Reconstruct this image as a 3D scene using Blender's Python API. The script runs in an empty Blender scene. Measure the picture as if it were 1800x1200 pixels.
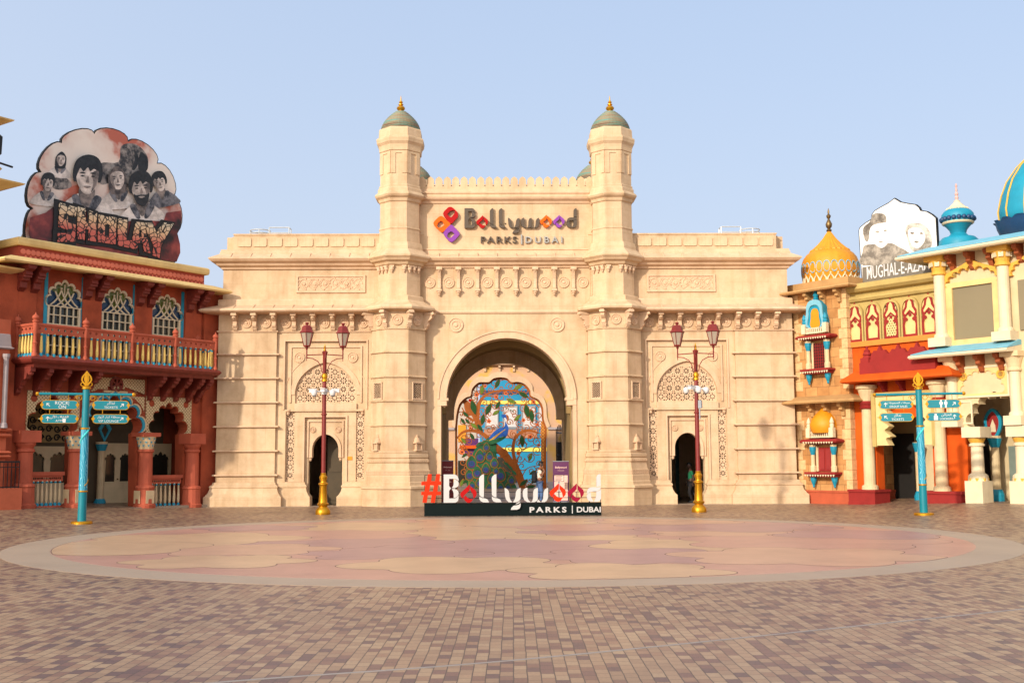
import bpy, bmesh, math, random
from mathutils import Vector, Matrix
random.seed(7)
PI = math.pi
C = bpy.context.scene.collection
R_ = math.radians

# ------------------------------------------------------------------ camera data and surveying helper
F_PX, CAM_H, PITCH, ROLL = 1950.0, 2.0, math.atan(206/1950), R_(-0.29)

class Frame:
    """A facade's own axes (x along it, -y towards the plaza).  pix() reads a point of the photograph
    off on a plane of that facade, in metres."""
    def __init__(s, ox, oy, deg):
        s.o = Vector((ox, oy, 0)); s.a = R_(deg)
    def pix(s, px, py, yl=0.0):
        u = (px-900)/F_PX; v = -(py-600)/F_PX
        x = u*math.cos(ROLL)-v*math.sin(ROLL); y = u*math.sin(ROLL)+v*math.cos(ROLL)
        a = PI/2+PITCH
        d = Vector((x, y*math.cos(a)+math.sin(a), y*math.sin(a)-math.cos(a)))
        ex = Vector((math.cos(s.a), math.sin(s.a), 0)); ey = Vector((-math.sin(s.a), math.cos(s.a), 0))
        t = (yl+s.o.dot(ey))/d.dot(ey)
        p = Vector((0, 0, CAM_H))+d*t
        return ((p-s.o).dot(ex), p.z)
    def world(s, x, y, z=0.0):
        return Vector((s.o.x+x*math.cos(s.a)-y*math.sin(s.a), s.o.y+x*math.sin(s.a)+y*math.cos(s.a), z))

G = Frame(-0.24, 49.0, 0.9)        # gatehouse
L = Frame(-13.0, 49.3, 54.4)       # terracotta building
K = Frame(12.95, 48.9, -53.4)      # buildings on the right

def sstep(a, b, v):
    t = max(0.0, min(1.0, (v-a)/(b-a))); return t*t*(3-2*t)
def ground_z(x):
    return 0.27*sstep(13.0, 18.5, abs(x))

# ------------------------------------------------------------------ objects
def tag(o, label=None, cat=None, group=None, kind=None):
    if label: o['label'] = label
    if cat: o['category'] = cat
    if group: o['group'] = group
    if kind: o['kind'] = kind
    return o

def thing(name, label, cat, loc=(0, 0, 0), rz=0.0, group=None):
    o = bpy.data.objects.new(name, None); C.objects.link(o)
    o.location = loc; o.rotation_euler = (0, 0, rz); o.empty_display_size = 0.3
    return tag(o, label, cat, group)

def at_frame(f, x=0.0, y=0.0, z=0.0):
    return f.world(x, y, z)

def link(name, me, parent=None, loc=(0, 0, 0), rz=0.0, mirror=False):
    o = bpy.data.objects.new(name, me); C.objects.link(o)
    o.location = loc; o.rotation_euler = (0, 0, rz)
    if mirror: o.scale = (-1, 1, 1)
    if parent: o.parent = parent
    return o

def copy_tree(o, parent=None):
    c = o.copy(); C.objects.link(c); c.parent = parent
    for ch in list(o.children): copy_tree(ch, c)
    return c

def octo(ap): return ap/math.cos(PI/8)

def catmull(pts, n=6, closed=False):
    out = []; m = len(pts)
    rng = range(m) if closed else range(m-1)
    for i in rng:
        p0 = pts[(i-1) % m] if closed or i > 0 else pts[0]
        p1 = pts[i]; p2 = pts[(i+1) % m]
        p3 = pts[(i+2) % m] if closed or i+2 < m else pts[-1]
        for k in range(n):
            t = k/n
            out.append(tuple(0.5*((2*b)+(-a+c)*t+(2*a-5*b+4*c-d)*t*t+(-a+3*b-3*c+d)*t**3)
                             for a, b, c, d in zip(p0, p1, p2, p3)))
    if not closed: out.append(tuple(pts[-1]))
    return out

def arc(cx, cy, r, a0, a1, n=16, ry=None):
    ry = r if ry is None else ry
    return [(cx+r*math.cos(R_(a0+(a1-a0)*i/n)), cy+ry*math.sin(R_(a0+(a1-a0)*i/n))) for i in range(n+1)]

def circle(cx, cy, r, n=16): return [(cx+r*math.cos(2*PI*i/n), cy+r*math.sin(2*PI*i/n)) for i in range(n)]

def multifoil(cx, z0, half, top, lobes=7, n=7, point=True):
    """Outline of a cusped (multi-foil) arch from right springing over the top to the left springing."""
    h = top-z0
    def base(t):                       # t 0..1 from right springing to left springing
        a = PI*t
        x = math.cos(a)*half; z = math.sin(a)**0.85*h
        return Vector((cx+x, z0+z))
    cusps = [base(i/lobes) for i in range(lobes+1)]
    cusps = [Vector((cx+(c.x-cx)*0.93, z0+(c.y-z0)*0.93)) for c in cusps]
    cusps[0] = Vector((cx+half*0.93, z0)); cusps[-1] = Vector((cx-half*0.93, z0))
    out = []
    cen = Vector((cx, z0+h*0.25))
    for i in range(lobes):
        a, b = cusps[i], cusps[i+1]; m = (a+b)/2; d = (b-a); r = d.length/2
        nrm = Vector((d.y, -d.x)).normalized()
        if nrm.dot(m-cen) < 0: nrm = -nrm
        for k in range(n+1):
            ang = PI*k/n
            p = m - d/2*math.cos(ang) + nrm*(r*0.85*math.sin(ang))
            if point and i == lobes//2 and lobes % 2: p = p+Vector((0, 1))*r*0.35*max(0, math.sin(ang))**6
            if k < n or i == lobes-1: out.append((p.x, p.y))
    return out

def offset_poly(pts, d):
    """Grow a closed outline by d (rough, per-vertex normals)."""
    m = len(pts); area = sum(pts[i][0]*pts[(i+1) % m][1]-pts[(i+1) % m][0]*pts[i][1] for i in range(m))
    sgn = 1 if area > 0 else -1; out = []
    for i in range(m):
        a, b, c = Vector(pts[i-1]), Vector(pts[i]), Vector(pts[(i+1) % m])
        e1 = (b-a); e2 = (c-b)
        if e1.length < 1e-6: e1 = e2
        if e2.length < 1e-6: e2 = e1
        n1 = Vector((e1.y, -e1.x)).normalized(); n2 = Vector((e2.y, -e2.x)).normalized()
        n = (n1+n2); n = n.normalized() if n.length > 1e-3 else n1
        k = min(1.6, 1/max(0.5, n.dot(n1)))
        out.append((b.x+n.x*d*k*sgn, b.y+n.y*d*k*sgn))
    return out

def stroke(pts, widths, smooth=5):
    """Ribbon outline along a centre line, width varying."""
    p3 = [(p[0], p[1], w) for p, w in zip(pts, widths)]
    if smooth: p3 = catmull(p3, smooth)
    Lf, Rt = [], []
    for i, p in enumerate(p3):
        a = p3[max(0, i-1)]; b = p3[min(len(p3)-1, i+1)]
        d = Vector((b[0]-a[0], b[1]-a[1])); d = d.normalized() if d.length > 1e-9 else Vector((1, 0))
        n = Vector((-d.y, d.x))*p[2]/2
        Lf.append((p[0]+n.x, p[1]+n.y)); Rt.append((p[0]-n.x, p[1]-n.y))
    return Lf+Rt[::-1]

class MB:
    """Collects shapes, then build() links them as one mesh object.  Local axes: x right, y into the wall, z up."""
    def __init__(s): s.bm = bmesh.new()
    def face(s, vs):
        try: return s.bm.faces.new(vs)
        except ValueError: return None
    def box(s, x0, x1, y0, y1, z0, z1):
        v = [s.bm.verts.new(p) for p in ((x0,y0,z0),(x1,y0,z0),(x1,y1,z0),(x0,y1,z0),(x0,y0,z1),(x1,y0,z1),(x1,y1,z1),(x0,y1,z1))]
        for f in ((0,3,2,1),(4,5,6,7),(0,1,5,4),(1,2,6,5),(2,3,7,6),(3,0,4,7)): s.face([v[i] for i in f])
        return s
    def obox(s, c, ang, u0, u1, d0, d1, z0, z1):
        """Box on a facet: c centre, ang outward direction; u along the facet, d outward."""
        o = Vector((math.cos(ang), math.sin(ang))); t = Vector((-o.y, o.x)); v = []
        for z in (z0, z1):
            for u, d in ((u0,d0),(u1,d0),(u1,d1),(u0,d1)):
                q = Vector(c)+o*d+t*u; v.append(s.bm.verts.new((q.x, q.y, z)))
        for f in ((0,3,2,1),(4,5,6,7),(0,1,5,4),(1,2,6,5),(2,3,7,6),(3,0,4,7)): s.face([v[i] for i in f])
        return s
    def prism(s, pts, y0, y1):
        a = [s.bm.verts.new((x, y0, z)) for x, z in pts]; b = [s.bm.verts.new((x, y1, z)) for x, z in pts]
        s.face(a); s.face(b[::-1]); n = len(pts)
        for i in range(n): s.face([a[i], b[i], b[(i+1) % n], a[(i+1) % n]])
        return s
    def hprism(s, pts, z0, z1):
        a = [s.bm.verts.new((x, y, z0)) for x, y in pts]; b = [s.bm.verts.new((x, y, z1)) for x, y in pts]
        s.face(a[::-1]); s.face(b); n = len(pts)
        for i in range(n): s.face([a[i], a[(i+1) % n], b[(i+1) % n], b[i]])
        return s
    def xprism(s, pts, x0, x1):
        """Profile (y, z) extruded along x."""
        a = [s.bm.verts.new((x0, y, z)) for y, z in pts]; b = [s.bm.verts.new((x1, y, z)) for y, z in pts]
        s.face(a); s.face(b[::-1]); n = len(pts)
        for i in range(n): s.face([a[i], b[i], b[(i+1) % n], a[(i+1) % n]])
        return s
    def loft(s, rings, cap=True, closed=True):
        vr = [[s.bm.verts.new(p) for p in r] for r in rings]
        for a, b in zip(vr, vr[1:]):
            n = len(a)
            for i in range(n if closed else n-1): s.face([a[i], a[(i+1) % n], b[(i+1) % n], b[i]])
        if cap: s.face(vr[0][::-1]); s.face(vr[-1])
        return s
    def lathe(s, prof, n=24, c=(0, 0), rot=0.0, z=0.0, cap=True, lobes=0, amp=0.0):
        rings = []
        def k(i): return 1-amp*(1-abs(math.sin(lobes*PI*i/n))) if lobes else 1.0
        for r, zz in prof:
            rr = max(r, 0.0005)
            rings.append([(c[0]+rr*k(i)*math.cos(rot+2*PI*i/n), c[1]+rr*k(i)*math.sin(rot+2*PI*i/n), z+zz) for i in range(n)])
        return s.loft(rings, cap)
    def ylathe(s, prof, cx, cz, y, n=20):
        """Turned boss on a wall: prof = (radius, distance in front of y)."""
        rings = [[(cx+max(r, 0.0005)*math.cos(2*PI*i/n), y-d, cz+max(r, 0.0005)*math.sin(2*PI*i/n)) for i in range(n)] for r, d in prof]
        return s.loft(rings)
    def ball(s, c, r, n=12, m=8):
        return s.lathe([(r*math.sin(PI*i/m), -r*math.cos(PI*i/m)) for i in range(m+1)], n, (c[0], c[1]), 0, c[2])
    def tube(s, pts, r, n=8, taper=None):
        pts = [Vector(p) for p in pts]; rings = []
        up = Vector((0, 0, 1)); prev = None
        for i, p in enumerate(pts):
            d = (pts[min(i+1, len(pts)-1)]-pts[max(i-1, 0)]).normalized()
            if prev is None:
                u = d.cross(up); u = u if u.length > 0.01 else d.cross(Vector((1, 0, 0)))
            else: u = prev-d*prev.dot(d)
            u.normalize(); prev = u; w = d.cross(u)
            rr = r if taper is None else taper[i]
            rings.append([tuple(p+u*rr*math.cos(2*PI*k/n)+w*rr*math.sin(2*PI*k/n)) for k in range(n)])
        return s.loft(rings)
    def sweep(s, path, prof, closed=False, cap=True):
        """Moulding: prof (outward, z) carried along a plan path, mitred at corners; outward = right of travel."""
        P = [Vector(p) for p in path]; n = len(P); rings = []
        for i in range(n):
            e1 = (P[i]-P[i-1]) if (closed or i > 0) else (P[1]-P[0])
            e2 = (P[(i+1) % n]-P[i]) if (closed or i < n-1) else (P[n-1]-P[n-2])
            n1 = Vector((e1.y, -e1.x)).normalized(); n2 = Vector((e2.y, -e2.x)).normalized()
            m = (n1+n2)/(1+n1.dot(n2))
            rings.append([(P[i].x+m.x*o, P[i].y+m.y*o, z) for o, z in prof])
        if closed: rings.append(rings[0])
        return s.loft(rings, cap and not closed)
    def add_mesh(s, me, mp):
        off = len(s.bm.verts); s.bm.verts.ensure_lookup_table()
        vs = [s.bm.verts.new(mp(v.co)) for v in me.vertices]
        for p in me.polygons: s.face([vs[i] for i in p.vertices])
        return s
    def plate(s, outers, holes, y0, y1, mp=None):
        """Flat slab in the wall plane (x, z) with holes, from y0 (front) to y1 (back)."""
        cu = bpy.data.curves.new('tmp', 'CURVE'); cu.dimensions = '2D'; cu.fill_mode = 'BOTH'; cu.extrude = abs(y1-y0)/2
        for lp in list(outers)+list(holes):
            sp = cu.splines.new('POLY'); sp.points.add(len(lp)-1)
            for q, p in zip(sp.points, lp): q.co = (p[0], p[1], 0, 1)
            sp.use_cyclic_u = True
        ob = bpy.data.objects.new('tmp', cu); me = bpy.data.meshes.new_from_object(ob); yc = (y0+y1)/2
        s.add_mesh(me, mp or (lambda c: (c.x, yc-c.z, c.y)))
        bpy.data.objects.remove(ob); bpy.data.curves.remove(cu); bpy.data.meshes.remove(me)
        return s
    def hplate(s, outers, holes, z0, z1):
        zc = (z0+z1)/2
        return s.plate(outers, holes, z0, z1, lambda c: (c.x, c.y, zc+c.z))
    def text(s, body, size, x, z, y0, y1, align='CENTER', bold=0.0, shear=0.0, spacing=1.0, sx=1.0, rot=0.0):
        cu = bpy.data.curves.new('tmp', 'FONT'); cu.body = body; cu.size = size; cu.extrude = abs(y1-y0)/2
        cu.align_x = align; cu.offset = bold; cu.shear = shear; cu.space_character = spacing; cu.resolution_u = 3
        ob = bpy.data.objects.new('tmp', cu); me = bpy.data.meshes.new_from_object(ob); yc = (y0+y1)/2
        ca, sa = math.cos(rot), math.sin(rot)
        s.add_mesh(me, lambda c: (x+c.x*sx*ca-c.y*sa, yc-c.z, z+c.x*sx*sa+c.y*ca))
        bpy.data.objects.remove(ob); bpy.data.curves.remove(cu); bpy.data.meshes.remove(me)
        return s
    def mesh(s, name, mat=None, smooth=False, keep=False):
        me = bpy.data.meshes.new(name)
        bmesh.ops.recalc_face_normals(s.bm, faces=s.bm.faces[:])
        s.bm.to_mesh(me); s.bm.free()
        if mat:
            for m in (mat if isinstance(mat, (list, tuple)) else [mat]): me.materials.append(m)
        if smooth:
            me.polygons.foreach_set('use_smooth', [True]*len(me.polygons))
            try: me.set_sharp_from_angle(angle=R_(40))
            except Exception: pass
        return me
    def build(s, name, mat=None, parent=None, loc=(0, 0, 0), rz=0.0, smooth=False):
        return link(name, s.mesh(name, mat, smooth), parent, loc, rz)

# ------------------------------------------------------------------ materials
def lin(c):
    return tuple(((v/255)/12.92 if v/255 <= 0.04045 else (((v/255)+0.055)/1.055)**2.4) for v in c)
def nodes(name):
    m = bpy.data.materials.new(name); m.use_nodes = True
    nt = m.node_tree; b = nt.nodes['Principled BSDF']; return m, nt, b
def N(nt, t, **kw):
    n = nt.nodes.new(t)
    for k, v in kw.items(): setattr(n, k, v)
    return n
def ramp(nt, stops, interp='LINEAR'):
    r = N(nt, 'ShaderNodeValToRGB'); cr = r.color_ramp; cr.interpolation = interp
    while len(cr.elements) < len(stops): cr.elements.new(0.5)
    for e, (p, c) in zip(cr.elements, stops): e.position = p; e.color = (*c, 1)
    return r
def mat(name, rgb, rough=0.7, var=0.12, scale=1.2, bump=0.0, bscale=40.0, metal=0.0, streak=0.0, spec=0.4, dirt=None):
    """Painted or plastered surface: mottled base colour, fine grain, optional bump and rain streaks (fixed wear)."""
    m, nt, b = nodes(name); c = lin(rgb); L_ = nt.links.new
    tc = N(nt, 'ShaderNodeTexCoord')
    n1 = N(nt, 'ShaderNodeTexNoise'); n1.inputs['Scale'].default_value = scale; n1.inputs['Detail'].default_value = 6; n1.inputs['Roughness'].default_value = 0.62
    L_(tc.outputs['Object'], n1.inputs['Vector'])
    lo = tuple(v*(1-var*1.5) for v in c); hi = tuple(min(0.95, v*(1+var)) for v in c)
    r = ramp(nt, [(0.28, lo), (0.5, c), (0.74, hi)]); L_(n1.outputs['Fac'], r.inputs['Fac'])
    col = r.outputs['Color']
    if dirt:
        n3 = N(nt, 'ShaderNodeTexNoise'); n3.inputs['Scale'].default_value = scale*0.45; n3.inputs['Detail'].default_value = 8; n3.inputs['Roughness'].default_value = 0.7
        mp = N(nt, 'ShaderNodeMapping'); mp.inputs['Scale'].default_value = (1.6, 1.6, 0.35 if streak else 1.0)
        L_(tc.outputs['Object'], mp.inputs['Vector']); L_(mp.outputs['Vector'], n3.inputs['Vector'])
        rr = ramp(nt, [(0.5, (0, 0, 0)), (0.72, (1, 1, 1))]); L_(n3.outputs['Fac'], rr.inputs['Fac'])
        mx = N(nt, 'ShaderNodeMix', data_type='RGBA'); L_(rr.outputs['Color'], mx.inputs[0])
        mul = N(nt, 'ShaderNodeMath', operation='MULTIPLY'); mul.inputs[1].default_value = 0.55
        L_(rr.outputs['Color'], mul.inputs[0]); L_(mul.outputs[0], mx.inputs[0])
        L_(col, mx.inputs[6]); mx.inputs[7].default_value = (*lin(dirt), 1); col = mx.outputs[2]
    L_(col, b.inputs['Base Color'])
    b.inputs['Roughness'].default_value = rough; b.inputs['Metallic'].default_value = metal
    b.inputs['Specular IOR Level'].default_value = spec
    if bump:
        n2 = N(nt, 'ShaderNodeTexNoise'); n2.inputs['Scale'].default_value = bscale; n2.inputs['Detail'].default_value = 4
        L_(tc.outputs['Object'], n2.inputs['Vector'])
        bp = N(nt, 'ShaderNodeBump'); bp.inputs['Strength'].default_value = bump; bp.inputs['Distance'].default_value = 0.02
        L_(n2.outputs['Fac'], bp.inputs['Height']); L_(bp.outputs['Normal'], b.inputs['Normal'])
    return m

M = {}
def facade_stone(name, rgb, seams=True, amt=1.0):
    m, nt, b = nodes(name); L_ = nt.links.new; c = lin(rgb)
    tc = N(nt, 'ShaderNodeTexCoord')
    def noise(scale, detail, rough, vec=None):
        n = N(nt, 'ShaderNodeTexNoise'); n.inputs['Scale'].default_value = scale; n.inputs['Detail'].default_value = detail; n.inputs['Roughness'].default_value = rough
        L_(vec or tc.outputs['Object'], n.inputs['Vector']); return n.outputs['Fac']
    def mul(colour, fac, stops):
        r = ramp(nt, stops); L_(fac, r.inputs['Fac']); x = N(nt, 'ShaderNodeMix', data_type='RGBA', blend_type='MULTIPLY'); x.inputs[0].default_value = 1
        L_(colour, x.inputs[6]); L_(r.outputs['Color'], x.inputs[7]); return x.outputs[2]
    rgbn = N(nt, 'ShaderNodeRGB'); rgbn.outputs[0].default_value = (*c, 1); col = rgbn.outputs[0]
    k = amt
    col = mul(col, noise(0.55, 7, 0.6), [(0.34, (1-0.14*k, 1-0.17*k, 1-0.20*k)), (0.5, (1, 1, 1)), (0.66, (1+0.06*k, 1+0.06*k, 1+0.03*k))])      # broad blotches
    col = mul(col, noise(2.3, 6, 0.65), [(0.38, (1-0.07*k, 1-0.09*k, 1-0.12*k)), (0.58, (1.02, 1.02, 1.02))])
    mp = N(nt, 'ShaderNodeMapping'); mp.inputs['Scale'].default_value = (2.6, 2.6, 0.22); L_(tc.outputs['Object'], mp.inputs['Vector'])
    col = mul(col, noise(1.0, 5, 0.55, mp.outputs['Vector']), [(0.34, (1-0.13*k, 1-0.16*k, 1-0.20*k)), (0.5, (1, 1, 1))])                     # rain streaks
    col = mul(col, noise(22, 3, 0.6), [(0.3, (0.95, 0.95, 0.95)), (0.7, (1.03, 1.03, 1.03))])
    h = noise(26, 5, 0.6)
    if seams:
        sp = N(nt, 'ShaderNodeSeparateXYZ'); L_(tc.outputs['Object'], sp.inputs[0]); sub = N(nt, 'ShaderNodeMath', operation='SUBTRACT'); L_(sp.outputs['Z'], sub.inputs[0]); sub.inputs[1].default_value = 0.293
        cb = N(nt, 'ShaderNodeCombineXYZ'); L_(sp.outputs['X'], cb.inputs[0]); L_(sub.outputs[0], cb.inputs[1])
        br = N(nt, 'ShaderNodeTexBrick'); br.inputs['Scale'].default_value = 1; br.inputs['Brick Width'].default_value = 2.35; br.inputs['Row Height'].default_value = 1.057; br.inputs['Mortar Size'].default_value = 0.007; br.inputs['Mortar Smooth'].default_value = 0.3
        br.inputs['Color1'].default_value = (1, 1, 1, 1); br.inputs['Color2'].default_value = (0.96, 0.955, 0.945, 1); br.inputs['Mortar'].default_value = (0.80, 0.76, 0.70, 1); L_(cb.outputs[0], br.inputs['Vector'])
        x = N(nt, 'ShaderNodeMix', data_type='RGBA', blend_type='MULTIPLY'); x.inputs[0].default_value = 0.8; L_(col, x.inputs[6]); L_(br.outputs['Color'], x.inputs[7]); col = x.outputs[2]
    L_(col, b.inputs['Base Color']); b.inputs['Roughness'].default_value = 0.88; b.inputs['Specular IOR Level'].default_value = 0.15
    bp = N(nt, 'ShaderNodeBump'); bp.inputs['Strength'].default_value = 0.3; bp.inputs['Distance'].default_value = 0.02; L_(h, bp.inputs['Height']); L_(bp.outputs['Normal'], b.inputs['Normal'])
    return m
M['stone'] = facade_stone('cream_stone', (203, 175, 142))
M['stone_trim'] = facade_stone('cream_stone_trim', (206, 175, 144), False, 0.8)
M['stone_dark'] = mat('dark_plaster', (150, 125, 84), 0.9, 0.1, 0.8, 0.2, 20, spec=0.1)  # even olive-brown plaster, darker than the facade stone
M['verdigris'] = None
M['gold'] = mat('gold_paint', (196, 140, 30), 0.32, 0.12, 3, 0.05, 60, metal=0.75)
M['bronze'] = mat('bronze', (120, 95, 60), 0.4, 0.15, 6, metal=0.8)
M['lamp_red'] = mat('lamp_red_paint', (116, 34, 28), 0.45, 0.1, 3, 0.05, 60)
M['white'] = mat('white_paint', (206, 203, 200), 0.5, 0.03, 2)
M['letter_white'] = mat('letter_white', (184, 180, 177), 0.5, 0.03, 2, spec=0.2)
M['steel'] = mat('galvanised_steel', (200, 202, 200), 0.4, 0.06, 4, metal=0.5)
M['grey'] = mat('grey_paint', (135, 140, 145), 0.5, 0.06, 3)
M['black'] = mat('black_paint', (22, 22, 22), 0.5, 0.1, 3)
M['dark'] = mat('dark_interior', (26, 22, 18), 0.9, 0.2, 1)
M['dark_teal'] = mat('dark_green_panel', (3, 17, 16), 0.6, 0.08, 1.5, spec=0.12)
M['teal'] = mat('teal_paint', (0, 114, 126), 0.42, 0.06, 3, 0.04, 40)
M['teal_wood'] = mat('turquoise_paint', (38, 140, 165), 0.6, 0.15, 3, 0.1, 30)
M['terracotta'] = mat('terracotta_plaster', (160, 74, 46), 0.8, 0.3, 0.9, 0.3, 24, spec=0.25, dirt=(128, 56, 40), streak=1)
M['terracotta_l'] = mat('terracotta_light', (174, 86, 62), 0.75, 0.14, 1.4, 0.2, 24, spec=0.25)
M['salmon'] = mat('salmon_plaster', (186, 96, 66), 0.8, 0.14, 1.2, 0.2, 24, spec=0.25)
M['wood_red'] = mat('dark_red_wood', (118, 46, 34), 0.6, 0.22, 4, 0.2, 30)
M['eave_cream'] = mat('eave_cream', (214, 184, 124), 0.8, 0.12, 1.1, 0.2, 24, spec=0.2, dirt=(176, 140, 88))
M['baluster'] = mat('baluster_cream', (214, 180, 98), 0.6, 0.15, 6)
M['cream_panel'] = mat('cream_panel', (205, 180, 140), 0.8, 0.1, 2, 0.1, 30)
M['glass_dark'] = mat('dark_glass', (46, 44, 36), 0.12, 0.15, 2, spec=0.6)
M['glass_green'] = mat('olive_stained_glass', (92, 100, 36), 0.2, 0.2, 3)
M['glass_blue'] = mat('blue_stained_glass', (34, 58, 86), 0.2, 0.2, 3)
M['frame_cream'] = mat('window_cream_paint', (210, 193, 160), 0.6, 0.06, 3)
M['orange'] = mat('orange_plaster', (196, 78, 16), 0.8, 0.16, 1.2, 0.25, 24, spec=0.2, dirt=(196, 104, 30), streak=1)
M['red_wall'] = mat('crimson_plaster', (138, 38, 34), 0.75, 0.1, 1.6, 0.2, 24, spec=0.25)
M['yellow_dome'] = mat('yellow_dome_paint', (206, 134, 18), 0.55, 0.1, 3, 0.06, 40)
M['ochre'] = mat('ochre_paint', (212, 160, 62), 0.65, 0.12, 3, 0.08, 30)
M['cream_wall'] = mat('pale_cream_plaster', (202, 182, 144), 0.8, 0.09, 1.0, 0.2, 24, spec=0.2, dirt=(206, 172, 116))
M['olive_stone'] = mat('olive_stone', (176, 152, 92), 0.8, 0.12, 1.4, 0.2, 24, spec=0.2)
M['turq'] = mat('turquoise_dome', (20, 132, 158), 0.5, 0.12, 2, 0.08, 30)
M['turq_l'] = mat('pale_turquoise_roof', (110, 168, 186), 0.6, 0.1, 2, 0.08, 30)
M['navy'] = mat('navy_paint', (18, 58, 96), 0.5, 0.15, 4)
M['corbel'] = mat('rust_corbel', (150, 74, 34), 0.65, 0.2, 6, 0.1, 40)
M['screen'] = mat('grey_screen', (128, 116, 90), 0.35, 0.05, 0.5)
M['sign_red'] = mat('sign_red', (160, 6, 6), 0.4, 0.04, 2, spec=0.15)
M['sign_orange'] = mat('sign_orange', (220, 92, 4), 0.4, 0.04, 2, spec=0.15)
M['sign_hot'] = mat('sign_hot_orange', (200, 42, 4), 0.4, 0.04, 2, spec=0.15)
M['sign_purple'] = mat('sign_purple', (128, 62, 150), 0.4, 0.05, 2, spec=0.15)
M['sign_magenta'] = mat('sign_magenta', (134, 8, 44), 0.4, 0.05, 2, spec=0.15)
M['sign_brown'] = mat('sign_brown_metal', (78, 64, 50), 0.5, 0.06, 3)
M['gate_orange'] = mat('rust_orange_metal', (150, 78, 16), 0.5, 0.16, 3, 0.05, 30, metal=0.2)
M['leaf'] = mat('leaf_green_enamel', (20, 66, 22), 0.4, 0.3, 6)
M['leaf_l'] = mat('leaf_olive_enamel', (92, 112, 30), 0.4, 0.3, 6)
M['tail_green'] = mat('tail_green_enamel', (28, 84, 48), 0.4, 0.35, 3)
M['tail_eye'] = mat('tail_eye_blue', (28, 62, 110), 0.4, 0.2, 6)
M['tail_purple'] = mat('tail_eye_purple', (82, 34, 92), 0.4, 0.2, 6)
M['bird_blue'] = mat('peacock_blue', (24, 76, 150), 0.4, 0.3, 4)
M['blue_wall'] = mat('sky_blue_plaster', (14, 126, 164), 0.7, 0.1, 1.2, 0.1, 24)
M['yellow_trim'] = mat('yellow_trim', (222, 200, 92), 0.7, 0.06, 2)
M['brown_panel'] = mat('brown_panel', (168, 118, 92), 0.75, 0.1, 2)
M['skin'] = mat('brown_skin', (128, 84, 60), 0.6, 0.06, 8)
M['skin_dark'] = mat('dark_brown_skin', (66, 42, 32), 0.6, 0.06, 8)
M['hair'] = mat('black_hair', (18, 15, 14), 0.5, 0.1, 10)
M['shirt_pale'] = mat('pale_shirt', (214, 200, 184), 0.85, 0.06, 8)
M['shirt_green'] = mat('green_shirt', (14, 96, 62), 0.85, 0.08, 8)
M['jeans'] = mat('blue_jeans', (74, 98, 138), 0.85, 0.14, 8)
M['trousers_dark'] = mat('dark_trousers', (30, 26, 28), 0.85, 0.1, 8)
M['bag'] = mat('black_backpack', (20, 20, 24), 0.8, 0.1, 10)
M['banner_red'] = mat('maroon_banner', (104, 14, 18), 0.5, 0.06, 2)
M['banner_purple'] = mat('plum_banner', (92, 42, 84), 0.5, 0.06, 2)
M['poster_pink'] = mat('pale_pink_poster', (226, 190, 176), 0.6, 0.06, 3)
M['lilac_pillar'] = mat('lilac_trim', (160, 148, 146), 0.7, 0.08, 3)

def frosted():
    m, nt, b = nodes('frosted_lamp_glass')
    b.inputs['Base Color'].default_value = (*lin((178, 162, 142)), 1); b.inputs['Roughness'].default_value = 0.35
    b.inputs['Transmission Weight'].default_value = 0.25
    return m
M['lamp_glass'] = frosted()
M['sign_silver'] = mat('sign_silver', (150, 150, 146), 0.45, 0.05, 3, metal=0.3)

def verdigris():
    m, nt, b = nodes('verdigris_copper'); L_ = nt.links.new
    tc = N(nt, 'ShaderNodeTexCoord'); mp = N(nt, 'ShaderNodeMapping'); mp.inputs['Scale'].default_value = (0.7, 0.7, 11.0)
    n1 = N(nt, 'ShaderNodeTexNoise'); n1.inputs['Scale'].default_value = 1.5; n1.inputs['Detail'].default_value = 6
    L_(tc.outputs['Object'], mp.inputs['Vector']); L_(mp.outputs['Vector'], n1.inputs['Vector'])
    r = ramp(nt, [(0.34, lin((112, 84, 64))), (0.45, lin((136, 120, 92))), (0.54, lin((110, 124, 104))), (0.66, lin((80, 132, 120)))])
    L_(n1.outputs['Fac'], r.inputs['Fac']); L_(r.outputs['Color'], b.inputs['Base Color']); b.inputs['Roughness'].default_value = 0.6
    return m
M['verdigris'] = verdigris()

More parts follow.
